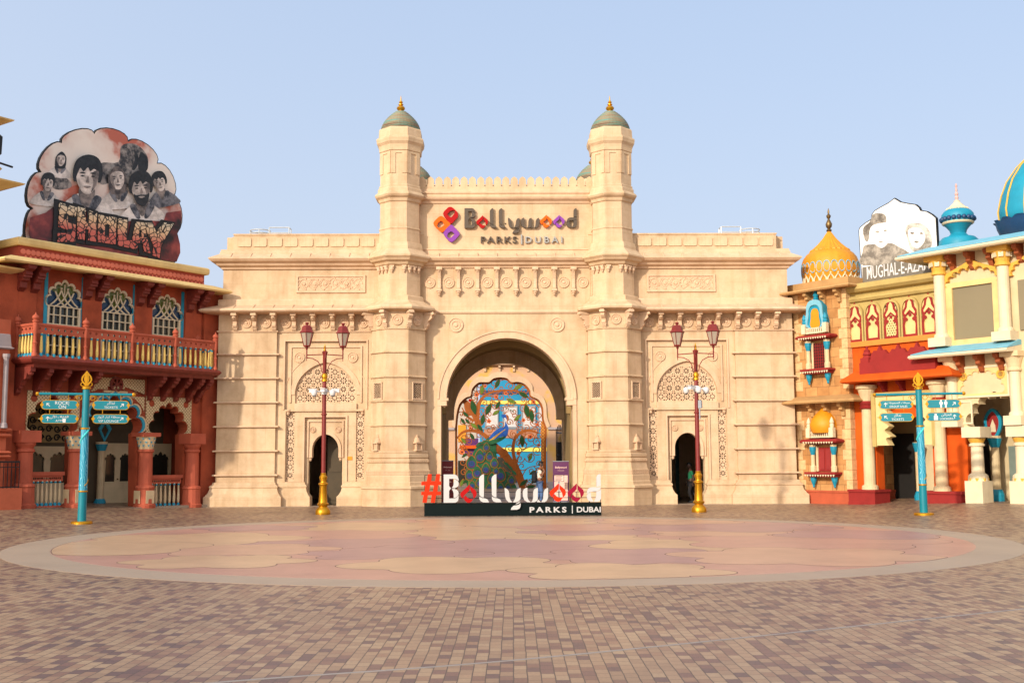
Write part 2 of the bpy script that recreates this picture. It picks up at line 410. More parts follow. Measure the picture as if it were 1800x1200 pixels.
def block_stone():
    """Squared sandstone blocks of the small tower, each block its own tint."""
    m, nt, b = nodes('squared_sandstone'); L_ = nt.links.new
    tc = N(nt, 'ShaderNodeTexCoord'); sp = N(nt, 'ShaderNodeSeparateXYZ'); L_(tc.outputs['Object'], sp.inputs[0])
    add = N(nt, 'ShaderNodeMath', operation='ADD'); L_(sp.outputs['X'], add.inputs[0]); L_(sp.outputs['Y'], add.inputs[1])
    cb = N(nt, 'ShaderNodeCombineXYZ'); L_(add.outputs[0], cb.inputs[0]); L_(sp.outputs['Z'], cb.inputs[1])
    br = N(nt, 'ShaderNodeTexBrick'); br.inputs['Scale'].default_value = 1.0; br.inputs['Brick Width'].default_value = 0.62; br.inputs['Row Height'].default_value = 0.42
    br.inputs['Mortar Size'].default_value = 0.012; br.inputs['Bias'].default_value = 0.0
    br.inputs['Color1'].default_value = (*lin((196, 146, 92)), 1); br.inputs['Color2'].default_value = (*lin((176, 124, 74)), 1); br.inputs['Mortar'].default_value = (*lin((150, 108, 68)), 1)
    L_(cb.outputs[0], br.inputs['Vector'])
    n1 = N(nt, 'ShaderNodeTexNoise'); n1.inputs['Scale'].default_value = 3; n1.inputs['Detail'].default_value = 6; L_(tc.outputs['Object'], n1.inputs['Vector'])
    mx = N(nt, 'ShaderNodeMix', data_type='RGBA', blend_type='MULTIPLY'); mx.inputs[0].default_value = 0.6
    r = ramp(nt, [(0.3, (0.62, 0.6, 0.58)), (0.7, (1.1, 1.1, 1.1))]); L_(n1.outputs['Fac'], r.inputs['Fac'])
    L_(br.outputs['Color'], mx.inputs[6]); L_(r.outputs['Color'], mx.inputs[7]); L_(mx.outputs[2], b.inputs['Base Color'])
    b.inputs['Roughness'].default_value = 0.9; b.inputs['Specular IOR Level'].default_value = 0.15
    bp = N(nt, 'ShaderNodeBump'); bp.inputs['Strength'].default_value = 0.5; bp.inputs['Distance'].default_value = 0.02
    inv = N(nt, 'ShaderNodeMath', operation='SUBTRACT'); inv.inputs[0].default_value = 1; L_(br.outputs['Fac'], inv.inputs[1]); L_(inv.outputs[0], bp.inputs['Height']); L_(bp.outputs['Normal'], b.inputs['Normal'])
    return m
M['blocks'] = block_stone()
M['quoin'] = mat('pale_quoin_stone', (206, 170, 122), 0.9, 0.2, 4, 0.4, 20, spec=0.15)

def lattice(name, c1, c2, pitch=0.1, line=0.3):
    """Carved diagonal lattice panel: raised cream lines over a darker ground."""
    m, nt, b = nodes(name); L_ = nt.links.new
    tc = N(nt, 'ShaderNodeTexCoord'); sp = N(nt, 'ShaderNodeSeparateXYZ'); L_(tc.outputs['Object'], sp.inputs[0])
    outs = []
    for op in ('ADD', 'SUBTRACT'):
        a = N(nt, 'ShaderNodeMath', operation=op); L_(sp.outputs['X'], a.inputs[0]); L_(sp.outputs['Z'], a.inputs[1])
        d = N(nt, 'ShaderNodeMath', operation='DIVIDE'); d.inputs[1].default_value = pitch; L_(a.outputs[0], d.inputs[0])
        p = N(nt, 'ShaderNodeMath', operation='PINGPONG'); p.inputs[1].default_value = 0.5; L_(d.outputs[0], p.inputs[0])
        outs.append(p.outputs[0])
    mn = N(nt, 'ShaderNodeMath', operation='MINIMUM'); L_(outs[0], mn.inputs[0]); L_(outs[1], mn.inputs[1])
    r = ramp(nt, [(line*0.5-0.03, lin(c1)), (line*0.5+0.03, lin(c2))]); L_(mn.outputs[0], r.inputs['Fac'])
    L_(r.outputs['Color'], b.inputs['Base Color']); b.inputs['Roughness'].default_value = 0.8
    bp = N(nt, 'ShaderNodeBump'); bp.invert = True; bp.inputs['Strength'].default_value = 0.6; bp.inputs['Distance'].default_value = 0.02
    L_(r.outputs['Alpha'], bp.inputs['Height']); L_(mn.outputs[0], bp.inputs['Height']); L_(bp.outputs['Normal'], b.inputs['Normal'])
    return m
M['lattice'] = lattice('carved_cream_lattice', (206, 182, 140), (140, 112, 74), 0.14, 0.42)
M['gate_lattice'] = lattice('gold_lattice', (190, 120, 40), (120, 70, 20), 0.22, 0.5)

def swirl_wrap():
    m, nt, b = nodes('teal_swirl_wrap'); L_ = nt.links.new
    tc = N(nt, 'ShaderNodeTexCoord'); mp = N(nt, 'ShaderNodeMapping'); mp.inputs['Scale'].default_value = (5, 5, 1.6); mp.inputs['Rotation'].default_value = (0.5, 0.3, 0.2)
    n0 = N(nt, 'ShaderNodeTexNoise'); n0.inputs['Scale'].default_value = 1.2
    w = N(nt, 'ShaderNodeTexWave'); w.inputs['Scale'].default_value = 0.9; w.inputs['Distortion'].default_value = 9; w.inputs['Detail'].default_value = 2; w.inputs['Detail Scale'].default_value = 1.2
    L_(tc.outputs['Object'], mp.inputs['Vector']); L_(mp.outputs['Vector'], w.inputs['Vector'])
    r = ramp(nt, [(0.0, lin((0, 120, 150))), (0.55, lin((0, 136, 160))), (0.7, lin((60, 180, 190))), (0.8, lin((190, 224, 224))), (0.86, lin((0, 130, 160)))])
    L_(w.outputs['Fac'], r.inputs['Fac']); L_(r.outputs['Color'], b.inputs['Base Color']); b.inputs['Roughness'].default_value = 0.4
    return m
M['swirl'] = swirl_wrap()

def mural():
    """Pale pink plaster with yellow painted scrolls (inner archway)."""
    m, nt, b = nodes('painted_scroll_plaster'); L_ = nt.links.new
    tc = N(nt, 'ShaderNodeTexCoord')
    w = N(nt, 'ShaderNodeTexVoronoi', feature='SMOOTH_F1'); w.inputs['Scale'].default_value = 0.8
    nz = N(nt, 'ShaderNodeTexNoise'); nz.inputs['Scale'].default_value = 1.3; nz.inputs['Detail'].default_value = 3; L_(tc.outputs['Object'], nz.inputs['Vector'])
    va = N(nt, 'ShaderNodeMix', data_type='RGBA', blend_type='ADD'); va.inputs[0].default_value = 1.6; L_(tc.outputs['Object'], va.inputs[6]); L_(nz.outputs['Color'], va.inputs[7]); L_(va.outputs[2], w.inputs['Vector'])
    ml = N(nt, 'ShaderNodeMath', operation='MULTIPLY'); ml.inputs[1].default_value = 5.0; L_(w.outputs['Distance'], ml.inputs[0])
    pp_ = N(nt, 'ShaderNodeMath', operation='PINGPONG'); pp_.inputs[1].default_value = 1.0; L_(ml.outputs[0], pp_.inputs[0])
    r = ramp(nt, [(0.0, lin((194, 154, 122))), (0.5, lin((196, 156, 120))), (0.72, lin((200, 158, 94))), (0.9, lin((202, 158, 78)))])
    L_(pp_.outputs[0], r.inputs['Fac']); L_(r.outputs['Color'], b.inputs['Base Color']); b.inputs['Roughness'].default_value = 0.8
    return m
M['mural'] = mural()
# ------------------------------------------------------------------ world, sun, camera
sc = bpy.context.scene
SKY_BASE, SKY_HAZE, SKY_GLOW = (0.235, 0.305, 0.43), (0.46, 0.50, 0.585), (1.0, 0.86, 0.66)
SUN_AZ, SUN_EL = 33.5, 21.0          # sun stands in front-left of the gatehouse, low
to_sun = Vector((-math.sin(R_(SUN_AZ))*math.cos(R_(SUN_EL)), -math.cos(R_(SUN_AZ))*math.cos(R_(SUN_EL)), math.sin(R_(SUN_EL))))
w = bpy.data.worlds.new('World'); sc.world = w; w.use_nodes = True
nt = w.node_tree; bg = nt.nodes['Background']
sky = nt.nodes.new('ShaderNodeTexSky'); sky.sky_type = 'NISHITA'; sky.sun_disc = False
sky.sun_elevation = R_(SUN_EL); sky.sun_rotation = math.atan2(to_sun.x, to_sun.y)
sky.air_density = 1.0; sky.dust_density = 2.5; sky.ozone_density = 1.0; sky.altitude = 0
bg.inputs['Strength'].default_value = 0.14
def wn_(op, a, b_=None, c_=None):
    n = nt.nodes.new('ShaderNodeMath'); n.operation = op
    for i, v in enumerate((a, b_, c_)):
        if v is None: continue
        if isinstance(v, (int, float)): n.inputs[i].default_value = v
        else: nt.links.new(v, n.inputs[i])
    return n.outputs[0]
def wmix(fac, A, B, blend='MIX'):
    n = nt.nodes.new('ShaderNodeMix'); n.data_type = 'RGBA'; n.blend_type = blend; n.clamp_factor = False
    for i, v in ((0, fac), (6, A), (7, B)):
        if isinstance(v, (int, float)): n.inputs[i].default_value = v
        elif isinstance(v, tuple): n.inputs[i].default_value = (*v, 1)
        else: nt.links.new(v, n.inputs[i])
    return n.outputs[2]
# dusty desert air: the sky texture, paled by haze towards the horizon, with the broad warm aureole round the low sun
geo = nt.nodes.new('ShaderNodeTexCoord'); sep = nt.nodes.new('ShaderNodeSeparateXYZ'); nt.links.new(geo.outputs['Generated'], sep.inputs[0])
dt = nt.nodes.new('ShaderNodeVectorMath'); dt.operation = 'DOT_PRODUCT'; nt.links.new(geo.outputs['Generated'], dt.inputs[0]); dt.inputs[1].default_value = to_sun
base = wmix(1.0, wmix(0.65, sky.outputs['Color'], (0, 0, 0)), tuple(v/0.14 for v in SKY_BASE), 'ADD')
hz = wn_('POWER', wn_('SUBTRACT', 1.0, wn_('MAXIMUM', sep.outputs['Z'], 0.0)), 3.0)
hazed = wmix(hz, base, tuple(v/0.14 for v in SKY_HAZE))
lobe = wn_('POWER', wn_('MULTIPLY', wn_('ADD', dt.outputs['Value'], 1.0), 0.5), 3.0)
glow = wmix(lobe, (0, 0, 0), tuple(v/0.14 for v in SKY_GLOW))
nt.links.new(wmix(1.0, hazed, glow, 'ADD'), bg.inputs['Color'])
sun = bpy.data.lights.new('sun', 'SUN'); sun.energy = 2.75; sun.angle = R_(1.6); sun.color = (1.0, 0.90, 0.76)
so = bpy.data.objects.new('sun', sun); C.objects.link(so); so.rotation_euler = to_sun.to_track_quat('Z', 'Y').to_euler()
so.location = (-30, -20, 40)
cam = bpy.data.cameras.new('camera'); cam.lens = 36*F_PX/1800; cam.sensor_width = 36; cam.clip_end = 2000
co = bpy.data.objects.new('camera', cam); C.objects.link(co)
co.matrix_world = Matrix.Translation((0, 0, CAM_H)) @ Matrix.Rotation(PI/2+PITCH, 4, 'X') @ Matrix.Rotation(ROLL, 4, 'Z')
sc.camera = co
sc.view_settings.view_transform = 'Standard'; sc.view_settings.look = 'None'; sc.view_settings.exposure = 0.53; sc.view_settings.gamma = 1

# ------------------------------------------------------------------ paving
def paving():
    m, nt, b = nodes('brick_paving'); L_ = nt.links.new
    def math_(op, a, b_=None):
        n = N(nt, 'ShaderNodeMath', operation=op)
        for i, v in enumerate((a, b_)):
            if v is None: continue
            if isinstance(v, (int, float)): n.inputs[i].default_value = v
            else: L_(v, n.inputs[i])
        return n.outputs[0]
    tc = N(nt, 'ShaderNodeTexCoord'); sp = N(nt, 'ShaderNodeSeparateXYZ'); L_(tc.outputs['Object'], sp.inputs[0])
    nw = N(nt, 'ShaderNodeTexNoise'); nw.inputs['Scale'].default_value = 2.0; L_(tc.outputs['Object'], nw.inputs['Vector'])
    wob = math_('MULTIPLY', math_('SUBTRACT', nw.outputs['Fac'], 0.5), 0.02)
    u = math_('DIVIDE', math_('ADD', sp.outputs['X'], wob), 0.128)
    row = math_('FLOOR', u)
    half = math_('MULTIPLY', math_('MODULO', math_('ABSOLUTE', row), 2.0), 0.5)
    v = math_('ADD', math_('DIVIDE', math_('ADD', sp.outputs['Y'], wob), 0.205), half)
    col = math_('FLOOR', v)
    cb = N(nt, 'ShaderNodeCombineXYZ'); L_(row, cb.inputs[0]); L_(col, cb.inputs[1])
    wn = N(nt, 'ShaderNodeTexWhiteNoise', noise_dimensions='2D'); L_(cb.outputs[0], wn.inputs['Vector'])
    r = ramp(nt, [(0.0, lin((153, 124, 97))), (0.24, lin((144, 116, 91))), (0.42, lin((158, 131, 103))), (0.56, lin((140, 108, 85))), (0.69, lin((122, 91, 75))), (0.80, lin((114, 84, 73))), (0.92, lin((100, 76, 69)))], 'CONSTANT')
    L_(wn.outputs['Value'], r.inputs['Fac'])
    # joints
    fu = math_('PINGPONG', u, 0.5); fv = math_('PINGPONG', v, 0.5)
    ju = math_('GREATER_THAN', math_('MULTIPLY', fu, 0.128), 0.0055); jv = math_('GREATER_THAN', math_('MULTIPLY', fv, 0.205), 0.0048)
    j = math_('MULTIPLY', ju, jv)
    mj = N(nt, 'ShaderNodeMix', data_type='RGBA'); L_(j, mj.inputs[0]); mj.inputs[6].default_value = (*lin((74, 60, 50)), 1); L_(r.outputs['Color'], mj.inputs[7])
    # grain and large worn patches
    n1 = N(nt, 'ShaderNodeTexNoise'); n1.inputs['Scale'].default_value = 0.22; n1.inputs['Detail'].default_value = 7; n1.inputs['Roughness'].default_value = 0.6; L_(tc.outputs['Object'], n1.inputs['Vector'])
    r1 = ramp(nt, [(0.32, (0.80, 0.79, 0.79)), (0.68, (1.12, 1.11, 1.08))]); L_(n1.outputs['Fac'], r1.inputs['Fac'])
    m1 = N(nt, 'ShaderNodeMix', data_type='RGBA', blend_type='MULTIPLY'); m1.inputs[0].default_value = 1; L_(mj.outputs[2], m1.inputs[6]); L_(r1.outputs['Color'], m1.inputs[7])
    n2 = N(nt, 'ShaderNodeTexNoise'); n2.inputs['Scale'].default_value = 30; n2.inputs['Detail'].default_value = 4; L_(tc.outputs['Object'], n2.inputs['Vector'])
    r2 = ramp(nt, [(0.3, (0.88, 0.88, 0.88)), (0.7, (1.08, 1.08, 1.08))]); L_(n2.outputs['Fac'], r2.inputs['Fac'])
    m2 = N(nt, 'ShaderNodeMix', data_type='RGBA', blend_type='MULTIPLY'); m2.inputs[0].default_value = 1; L_(m1.outputs[2], m2.inputs[6]); L_(r2.outputs['Color'], m2.inputs[7])
    L_(m2.outputs[2], b.inputs['Base Color']); b.inputs['Roughness'].default_value = 0.43; b.inputs['Specular IOR Level'].default_value = 0.6
    bp = N(nt, 'ShaderNodeBump'); bp.inputs['Strength'].default_value = 0.35; bp.inputs['Distance'].default_value = 0.005
    hj = math_('ADD', j, math_('MULTIPLY', wn.outputs['Value'], 0.3)); L_(hj, bp.inputs['Height']); L_(bp.outputs['Normal'], b.inputs['Normal'])
    return m
mb = MB()
xs = [-400, -120, -60]+[-30+0.75*i for i in range(81)]+[60, 120, 400]
ys = [-60, 0, 20, 60, 120, 400]
grid = [[mb.bm.verts.new((x, y, ground_z(x) if abs(x) < 200 else 0.27)) for y in ys] for x in xs]
for i in range(len(xs)-1):
    for j in range(len(ys)-1): mb.face([grid[i][j], grid[i+1][j], grid[i+1][j+1], grid[i][j+1]])
tag(mb.build('paved_ground', paving(), smooth=True), 'brick paved plaza in tan and mauve rows', kind='structure')

def terrazzo(name, rgb, r=0.38):
    m = mat(name, rgb, r, 0.10, 0.8, 0.02, 60, spec=0.4, dirt=tuple(int(v*0.93) for v in rgb)); return m
conc = mat('smooth_concrete', (158, 138, 118), 0.5, 0.08, 0.5, 0.05, 40, spec=0.4, dirt=(150, 134, 118))
CX, CY, RX, RY = 0.0, 28.3, 12.0, 10.65
mb = MB(); ring = [(CX+RX*math.cos(2*PI*i/160), CY+RY*math.sin(2*PI*i/160)) for i in range(160)]
mb.hplate([ring], [], -0.03, 0.004)
o = tag(mb.build('plaza_circle', conc), 'round pale concrete kerb ring of the plaza circle', kind='structure')
tones = [terrazzo('terrazzo_pink', (172, 130, 114)), terrazzo('terrazzo_tan', (182, 149, 118)), terrazzo('terrazzo_mauve', (158, 122, 116)), terrazzo('terrazzo_sand', (178, 140, 116))]
ix, iy = RX-1.05, RY-1.0
def clip(p):
    dx, dy = (p[0]-CX)/ix, (p[1]-CY)/iy; d = math.hypot(dx, dy)
    return p if d <= 0.999 else (CX+dx/d*ix*0.999, CY+dy/d*iy*0.999)
inner = [(CX+ix*math.cos(2*PI*i/140), CY+iy*math.sin(2*PI*i/140)) for i in range(140)]
layers = [(inner, 0)]
rr = random.Random(3)
for k in range(26):
    a = 2.399*k; d = math.sqrt((k+0.5)/26)*0.92
    cx, cy = CX+ix*d*math.cos(a), CY+iy*d*math.sin(a); r0 = rr.uniform(1.5, 2.9); lob = rr.choice([4, 5, 6]); ph = rr.uniform(0, 6.28)
    sh = []
    for i in range(90):
        t = 2*PI*i/90; rad = r0*(0.74+0.26*abs(math.cos(lob*t/2+ph)))
        sh.append(clip((cx+rad*1.25*math.cos(t), cy+rad*math.sin(t))))
    layers.append((sh, rr.choice([1, 2, 3, 0, 1, 3, 2])))
mb = MB(); used = []
for i, (sh, t) in enumerate(layers):
    b0 = len(mb.bm.faces); z = 0.005+0.00012*i
    mb.hplate([sh], [], z-0.02 if i == 0 else z-0.00006, z)
    mb.bm.faces.ensure_lookup_table()
    for f in mb.bm.faces[b0:]: f.material_index = t if i == 0 else 4
    if i:                                             # cast lobe inside its narrow joint
        b0 = len(mb.bm.faces); mb.hplate([offset_poly(sh, -0.022)], [], z, z+0.00006); mb.bm.faces.ensure_lookup_table()
        for f in mb.bm.faces[b0:]: f.material_index = t
tones.append(mat('terrazzo_joint', (112, 88, 76), 0.6, 0.08, 3))
tag(mb.build('plaza_terrazzo', tones), 'polished terrazzo circle in pink tan and mauve lobes', kind='structure')
# narrow metal movement joint crossing the bricks in the foreground
mb = MB(); p = [Vector((-4.0, 9.55)), Vector((-2.6, 10.35)), Vector((0.0, 11.35)), Vector((4.2, 13.55)), Vector((9.5, 16.4))]
mb.hplate([stroke([tuple(q) for q in p], [0.045]*5)], [], -0.02, 0.005)
tag(mb.build('path_joint', mat('joint_metal', (140, 132, 126), 0.5, 0.1, 3)), 'thin grey joint strip crossing the bricks', kind='structure')
# pale apron in front of the buildings
mb = MB(); a = G.world(-12.9, -0.2); 
ap = [tuple(G.world(x, y).xy) for x, y in ((-13.2, -0.95), (13.2, -0.95), (13.2, 0.2), (-13.2, 0.2))]
mb.hprism(ap, -0.03, 0.004); tag(mb.build('path_apron', conc), 'smooth concrete apron along the gatehouse foot', kind='structure')
# ------------------------------------------------------------------ GATEHOUSE
gate = thing('gatehouse', 'cream stone gatehouse with two domed towers and a big round arch', 'gatehouse', G.o, G.a)
ST, TR = M['stone'], M['stone_trim']
HW, DEP = 12.6, 9.0

def keyhole(cx, half_low, z_imp, half_arch, z_spring, rise, n=20, point=0.0):
    """Doorway outline: straight jambs, then an arch standing on small imposts."""
    p = [(cx+half_low, 0.0), (cx+half_low, z_imp)]
    ac = arc(cx, z_spring, half_arch, 0, 180, n, rise)
    if point: ac = [(x, z+point*(1-abs(x-cx)/half_arch)**2) for x, z in ac]
    return p+[(cx+half_arch, z_imp+0.02)]+ac+[(cx-half_arch, z_imp+0.02), (cx-half_low, z_imp), (cx-half_low, 0.0)]

# --- jali (pierced stone) cells
def petal(cx, cz, a, r0, r1, wd):
    d = Vector((math.cos(a), math.sin(a))); n = Vector((-d.y, d.x)); c = Vector((cx, cz))
    return [tuple(c+d*r0), tuple(c+d*(r0*0.45+r1*0.55)+n*wd), tuple(c+d*r1), tuple(c+d*(r0*0.45+r1*0.55)-n*wd)]
def jali_cell(cx, cz, s, kind):
    H = []
    if kind == 0:
        for k in range(8): H.append(petal(cx, cz, PI/4*k+PI/8, s*0.07, s*0.40, s*0.078))
        for k in range(4):
            a = PI/2*k+PI/4; H.append(circle(cx+math.cos(a)*s*0.56, cz+math.sin(a)*s*0.56, s*0.075, 5))
    elif kind == 1:
        H.append(circle(cx, cz, s*0.07, 6))
        for k in range(4):
            a = PI/2*k; H.append(petal(cx, cz, a, s*0.12, s*0.45, s*0.10))
            a += PI/4; H.append(petal(cx, cz, a, s*0.17, s*0.42, s*0.095)); H.append(circle(cx+math.cos(a)*s*0.54, cz+math.sin(a)*s*0.54, s*0.075, 5))
    else:
        for k in range(8):
            a = PI/4*k; H.append(circle(cx+math.cos(a)*s*0.25, cz+math.sin(a)*s*0.25, s*0.088, 5))
        for k in range(4):
            a = PI/2*k+PI/4; H.append(circle(cx+math.cos(a)*s*0.53, cz+math.sin(a)*s*0.53, s*0.10, 5))
        for k in range(4):
            a = PI/2*k; H.append(circle(cx+math.cos(a)*s*0.43, cz+math.sin(a)*s*0.43, s*0.068, 5))
    return H
jw = 1.34; jz0 = 4.48
jarch = [(jw, jz0)]+[(x, z+0.12*(1-abs(x)/jw)**2) for x, z in arc(0, 4.85, jw, 0, 180, 24, 1.30)]+[(-jw, jz0)]
def in_arch(p): 
    x, z = p
    if z < jz0+0.03: return False
    if z < 4.85: return abs(x) < jw-0.02
    return (x/(jw-0.03))**2+((z-4.85)/1.28)**2 < 1
holes = []; cs = 0.383
for i in range(7):
    for j in range(5):
        for h in jali_cell((i-3)*cs, jz0+0.16+cs/2+j*cs-0.12, cs, [0, 1, 2, 1][(i+j*2) % 4] if (i+j) % 2 else 0 if j % 2 else 2):
            if all(in_arch(p) for p in h): holes.append(h)
mb = MB(); mb.plate([jarch], holes, 0.16, 0.22)
for i in range(8): 
    x = (i-3.5)*cs
    zt = 4.85+1.28*math.sqrt(max(0, 1-(x/jw)**2))
    mb.box(x-0.016, x+0.016, 0.145, 0.16, jz0, zt-0.02)
for j in range(1, 5):
    z = jz0+0.04+j*cs; xx = jw*math.sqrt(max(0, 1-(max(0, z-4.85)/1.28)**2))
    mb.box(-xx+0.02, xx-0.02, 0.148, 0.16, z-0.016, z+0.016)
jali_arch_me = mb.mesh('jali_screen', TR)
mb = MB(); holes = []; sc_ = 0.355
for j in range(8):
    for h in jali_cell(0, 1.13+sc_*0.55+j*0.372, sc_, [0, 2, 1, 0, 2, 1, 0, 2][j]): holes.append([(max(-0.165, min(0.165, x)), z) for x, z in h])
mb.plate([[(-0.19, 1.02), (0.19, 1.02), (0.19, 4.14), (-0.19, 4.14)]], holes, 0.16, 0.21)
jali_strip_me = mb.mesh('jali_strip', TR)

# --- small repeated carvings
def rosette_mesh(r, name='rosette'):
    mb = MB(); mb.ylathe([(r, 0), (r, 0.05), (r*0.9, 0.065), (r*0.82, 0.03), (r*0.66, 0.03), (r*0.6, 0.06), (r*0.5, 0.06), (r*0.44, 0.03), (r*0.3, 0.03), (r*0.24, 0.075), (r*0.1, 0.09)], 0, 0, 0, 22)
    return mb.mesh(name, TR, True)
ros_s, ros_m, ros_l, ros_t = rosette_mesh(0.23), rosette_mesh(0.25), rosette_mesh(0.33), rosette_mesh(0.13)
def bracket_wing():
    mb = MB(); p = [(0, 8.44), (-0.52, 8.44), (-0.52, 8.31), (-0.44, 8.27), (-0.46, 8.17), (-0.36, 8.1), (-0.27, 8.07), (-0.24, 7.98), (-0.29, 7.9), (-0.25, 7.82), (-0.17, 7.8), (-0.17, 7.74), (-0.08, 7.66), (0, 7.64)]
    mb.xprism(p, -0.085, 0.085); mb.box(-0.12, 0.12, -0.56, 0, 8.30, 8.40); mb.box(-0.115, 0.115, -0.2, 0, 7.79, 7.86); mb.lathe([(0.0, -0.09), (0.06, -0.03), (0.09, 0), (0.06, 0.05)], 8, (0, -0.46), 0, 8.22)
    return mb.mesh('bracket', TR)
def bracket_long():
    mb = MB(); mb.box(-0.13, 0.13, -0.34, 0, 10.36, 10.5); mb.lathe([(0.06, -0.1), (0.11, -0.03), (0.12, 0)], 8, (0, -0.2), 0, 10.36)
    mb.xprism([(0, 10.3), (-0.26, 10.3), (-0.2, 10.18), (-0.13, 9.98), (-0.12, 9.75), (-0.16, 9.58), (-0.14, 9.5), (0, 9.5)], -0.07, 0.07)
    mb.box(-0.115, 0.115, -0.23, 0, 9.42, 9.5); mb.lathe([(0.0, -0.22), (0.06, -0.16), (0.05, -0.12), (0.1, -0.06), (0.1, 0)], 8, (0, -0.11), 0, 9.42)
    return mb.mesh('bracket', TR)
br_w, br_c = bracket_wing(), bracket_long()

# --- wings
def wing(s):
    """s = -1 left, +1 right"""
    X = lambda v: s*v
    def rng(a, b): return (min(s*a, s*b), max(s*a, s*b))
    cx = s*8.0
    mb = MB()
    # rusticated pier and flat bay, recessed panels
    mb.box(*rng(10.15, HW+0.12), -0.14, 0.6, 0, 8.44)
    R1 = [(cx-1.79, 4.2), (cx+1.79, 4.2), (cx+1.79, 7.21), (cx-1.79, 7.21)]
    x0, x1 = rng(3.7, 10.15)
    mb.plate([[(x0, 0), (cx-1.73, 0), (cx-1.73, 4.12), (cx+1.73, 4.12), (cx+1.73, 0), (x1, 0), (x1, 8.44), (x0, 8.44)]], [R1], 0, 0.10)
    ja = [(cx+x, z) for x, z in offset_poly(jarch, 0.005)]
    mb.plate([[(cx-1.9, 4.15), (cx+1.9, 4.15), (cx+1.9, 7.3), (cx-1.9, 7.3)]], [ja], 0.10, 0.5)
    mb.plate([[(cx-1.8, 0), (cx-0.9, 0), (cx-0.9, 3.86), (cx+0.9, 3.86), (cx+0.9, 0), (cx+1.8, 0), (cx+1.8, 4.15), (cx-1.8, 4.15)]],
             [[(cx+q-0.17, 1.04), (cx+q+0.17, 1.04), (cx+q+0.17, 4.1), (cx+q-0.17, 4.1)] for q in (-1.53, 1.53)], 0.103, 0.4)
    mb.plate([[(cx-0.95, 0)]+keyhole(cx, 0.74, 2.1, 0.58, 2.44, 0.62, point=0.08)[::-1]+[(cx+0.95, 0), (cx+0.95, 3.9), (cx-0.95, 3.9)]], [], 0.22, 0.62)
    # body of the wing behind
    a, b = rng(HW-0.3, HW); mb.box(a, b, 0.6, DEP, 0, 12.0)
    a, b = rng(3.3, HW-0.3); mb.box(a, b, DEP-0.3, DEP, 0, 12.0); mb.box(a, b, 0.3, DEP-0.3, 11.7, 11.98)
    a, b = rng(10.15, HW-0.3); mb.box(a, b, 0.3, 0.6, 8.44, 11.7)
    a, b = rng(3.7, HW); mb.box(a, b, 0.02, 0.3, 8.44, 11.0)
    wall = mb.build('wall', ST, gate)
    # window and door dressings
    mb = MB()
    rim = lambda o, i, y, z0, z1, bot: mb.plate([[(cx-o, bot), (cx-i, bot), (cx-i, z1-(o-i)), (cx+i, z1-(o-i)), (cx+i, bot), (cx+o, bot), (cx+o, z1), (cx-o, z1)]], [], y, y+0.08)
    rim(1.86, 1.79, -0.05, 4.2, 7.28, 4.2); rim(1.60, 1.52, 0.04, 4.2, 7.02, 4.5); rim(0.98, 0.90, 0.04, 0, 3.94, 0.9); rim(0.80, 0.74, 0.15, 0, 3.72, 2.1)
    o = offset_poly(jarch, 0.22); i_ = offset_poly(jarch, 0.02)
    band = [(cx+x, z) for x, z in o if z > 4.5]; inn = [(cx+x, z) for x, z in i_ if z > 4.5]
    mb.plate([band+inn[::-1]], [], 0.06, 0.13)
    o2 = offset_poly(jarch, 0.50); o3 = offset_poly(jarch, 0.46)
    mb.plate([[(cx+x, z) for x, z in o2 if 5.3 < z < 6.3 and x > 0]+[(cx+x, z) for x, z in o3 if 5.3 < z < 6.3 and x > 0][::-1]], [], 0.075, 0.12)
    mb.plate([[(cx+x, z) for x, z in o2 if 5.3 < z < 6.3 and x < 0]+[(cx+x, z) for x, z in o3 if 5.3 < z < 6.3 and x < 0][::-1]], [], 0.075, 0.12)
    mb.box(cx-1.37, cx+1.37, -0.005, 0.12, 4.2, 4.46)
    da = arc(cx, 2.44, 0.70, 0, 180, 20, 0.80); db = arc(cx, 2.44, 0.58, 0, 180, 20, 0.67)
    mb.plate([da+[(cx-0.70, 2.1), (cx-0.58, 2.1)]+db[::-1]+[(cx+0.58, 2.1), (cx+0.70, 2.1)]], [], 0.16, 0.24)
    for q in (-1, 1):
        mb.lathe([(0.02, -0.16), (0.07, -0.1), (0.05, -0.06), (0.1, 0), (0.1, 0.05)], 10, (cx+q*0.66, 0.26), 0, 2.1)
        mb.lathe([(0.02, -0.2), (0.08, -0.12), (0.06, -0.08), (0.13, 0), (0.13, 0.06)], 10, (cx+q*1.63, 0.06), 0, 4.14)
    mb.build('door_surround', TR, gate)
    for x, z, me in ((-1.17, 6.5, ros_s), (1.17, 6.5, ros_s), (-0.56, 3.32, ros_t), (0.56, 3.32, ros_t)):
        link('rosette', me, gate, (cx+x, 0.103 if me is ros_s else 0.222, z))
    link('jali_screen', jali_arch_me, gate, (cx, 0.03, 0))
    for q in (-1.53, 1.53): link('jali_screen', jali_strip_me, gate, (cx+q, 0, 0))
    mb = MB(); mb.box(cx-1.9, cx+1.9, 0.9, 0.95, 4.0, 7.3)
    for q in (-1, 1): mb.box(*sorted((cx+q*0.98, cx+q*1.9)), 0.9, 0.95, 0, 4.0)
    mb.build('screen_backing', M['dark'], gate)
    # string courses on the pier
    mb = MB()
    for z in (1.35, 2.40, 3.46, 4.52, 5.58, 6.63):
        path = [(10.13, 0.0), (10.13, -0.14), (HW+0.12, -0.14), (HW+0.12, 1.5)] if s > 0 else [(-HW-0.12, 1.5), (-HW-0.12, -0.14), (-10.13, -0.14), (-10.13, 0.0)]
        mb.sweep(path, [(-0.03, z-0.05), (0.11, z-0.045), (0.13, z-0.02), (0.11, z+0.02), (-0.03, z+0.05)])
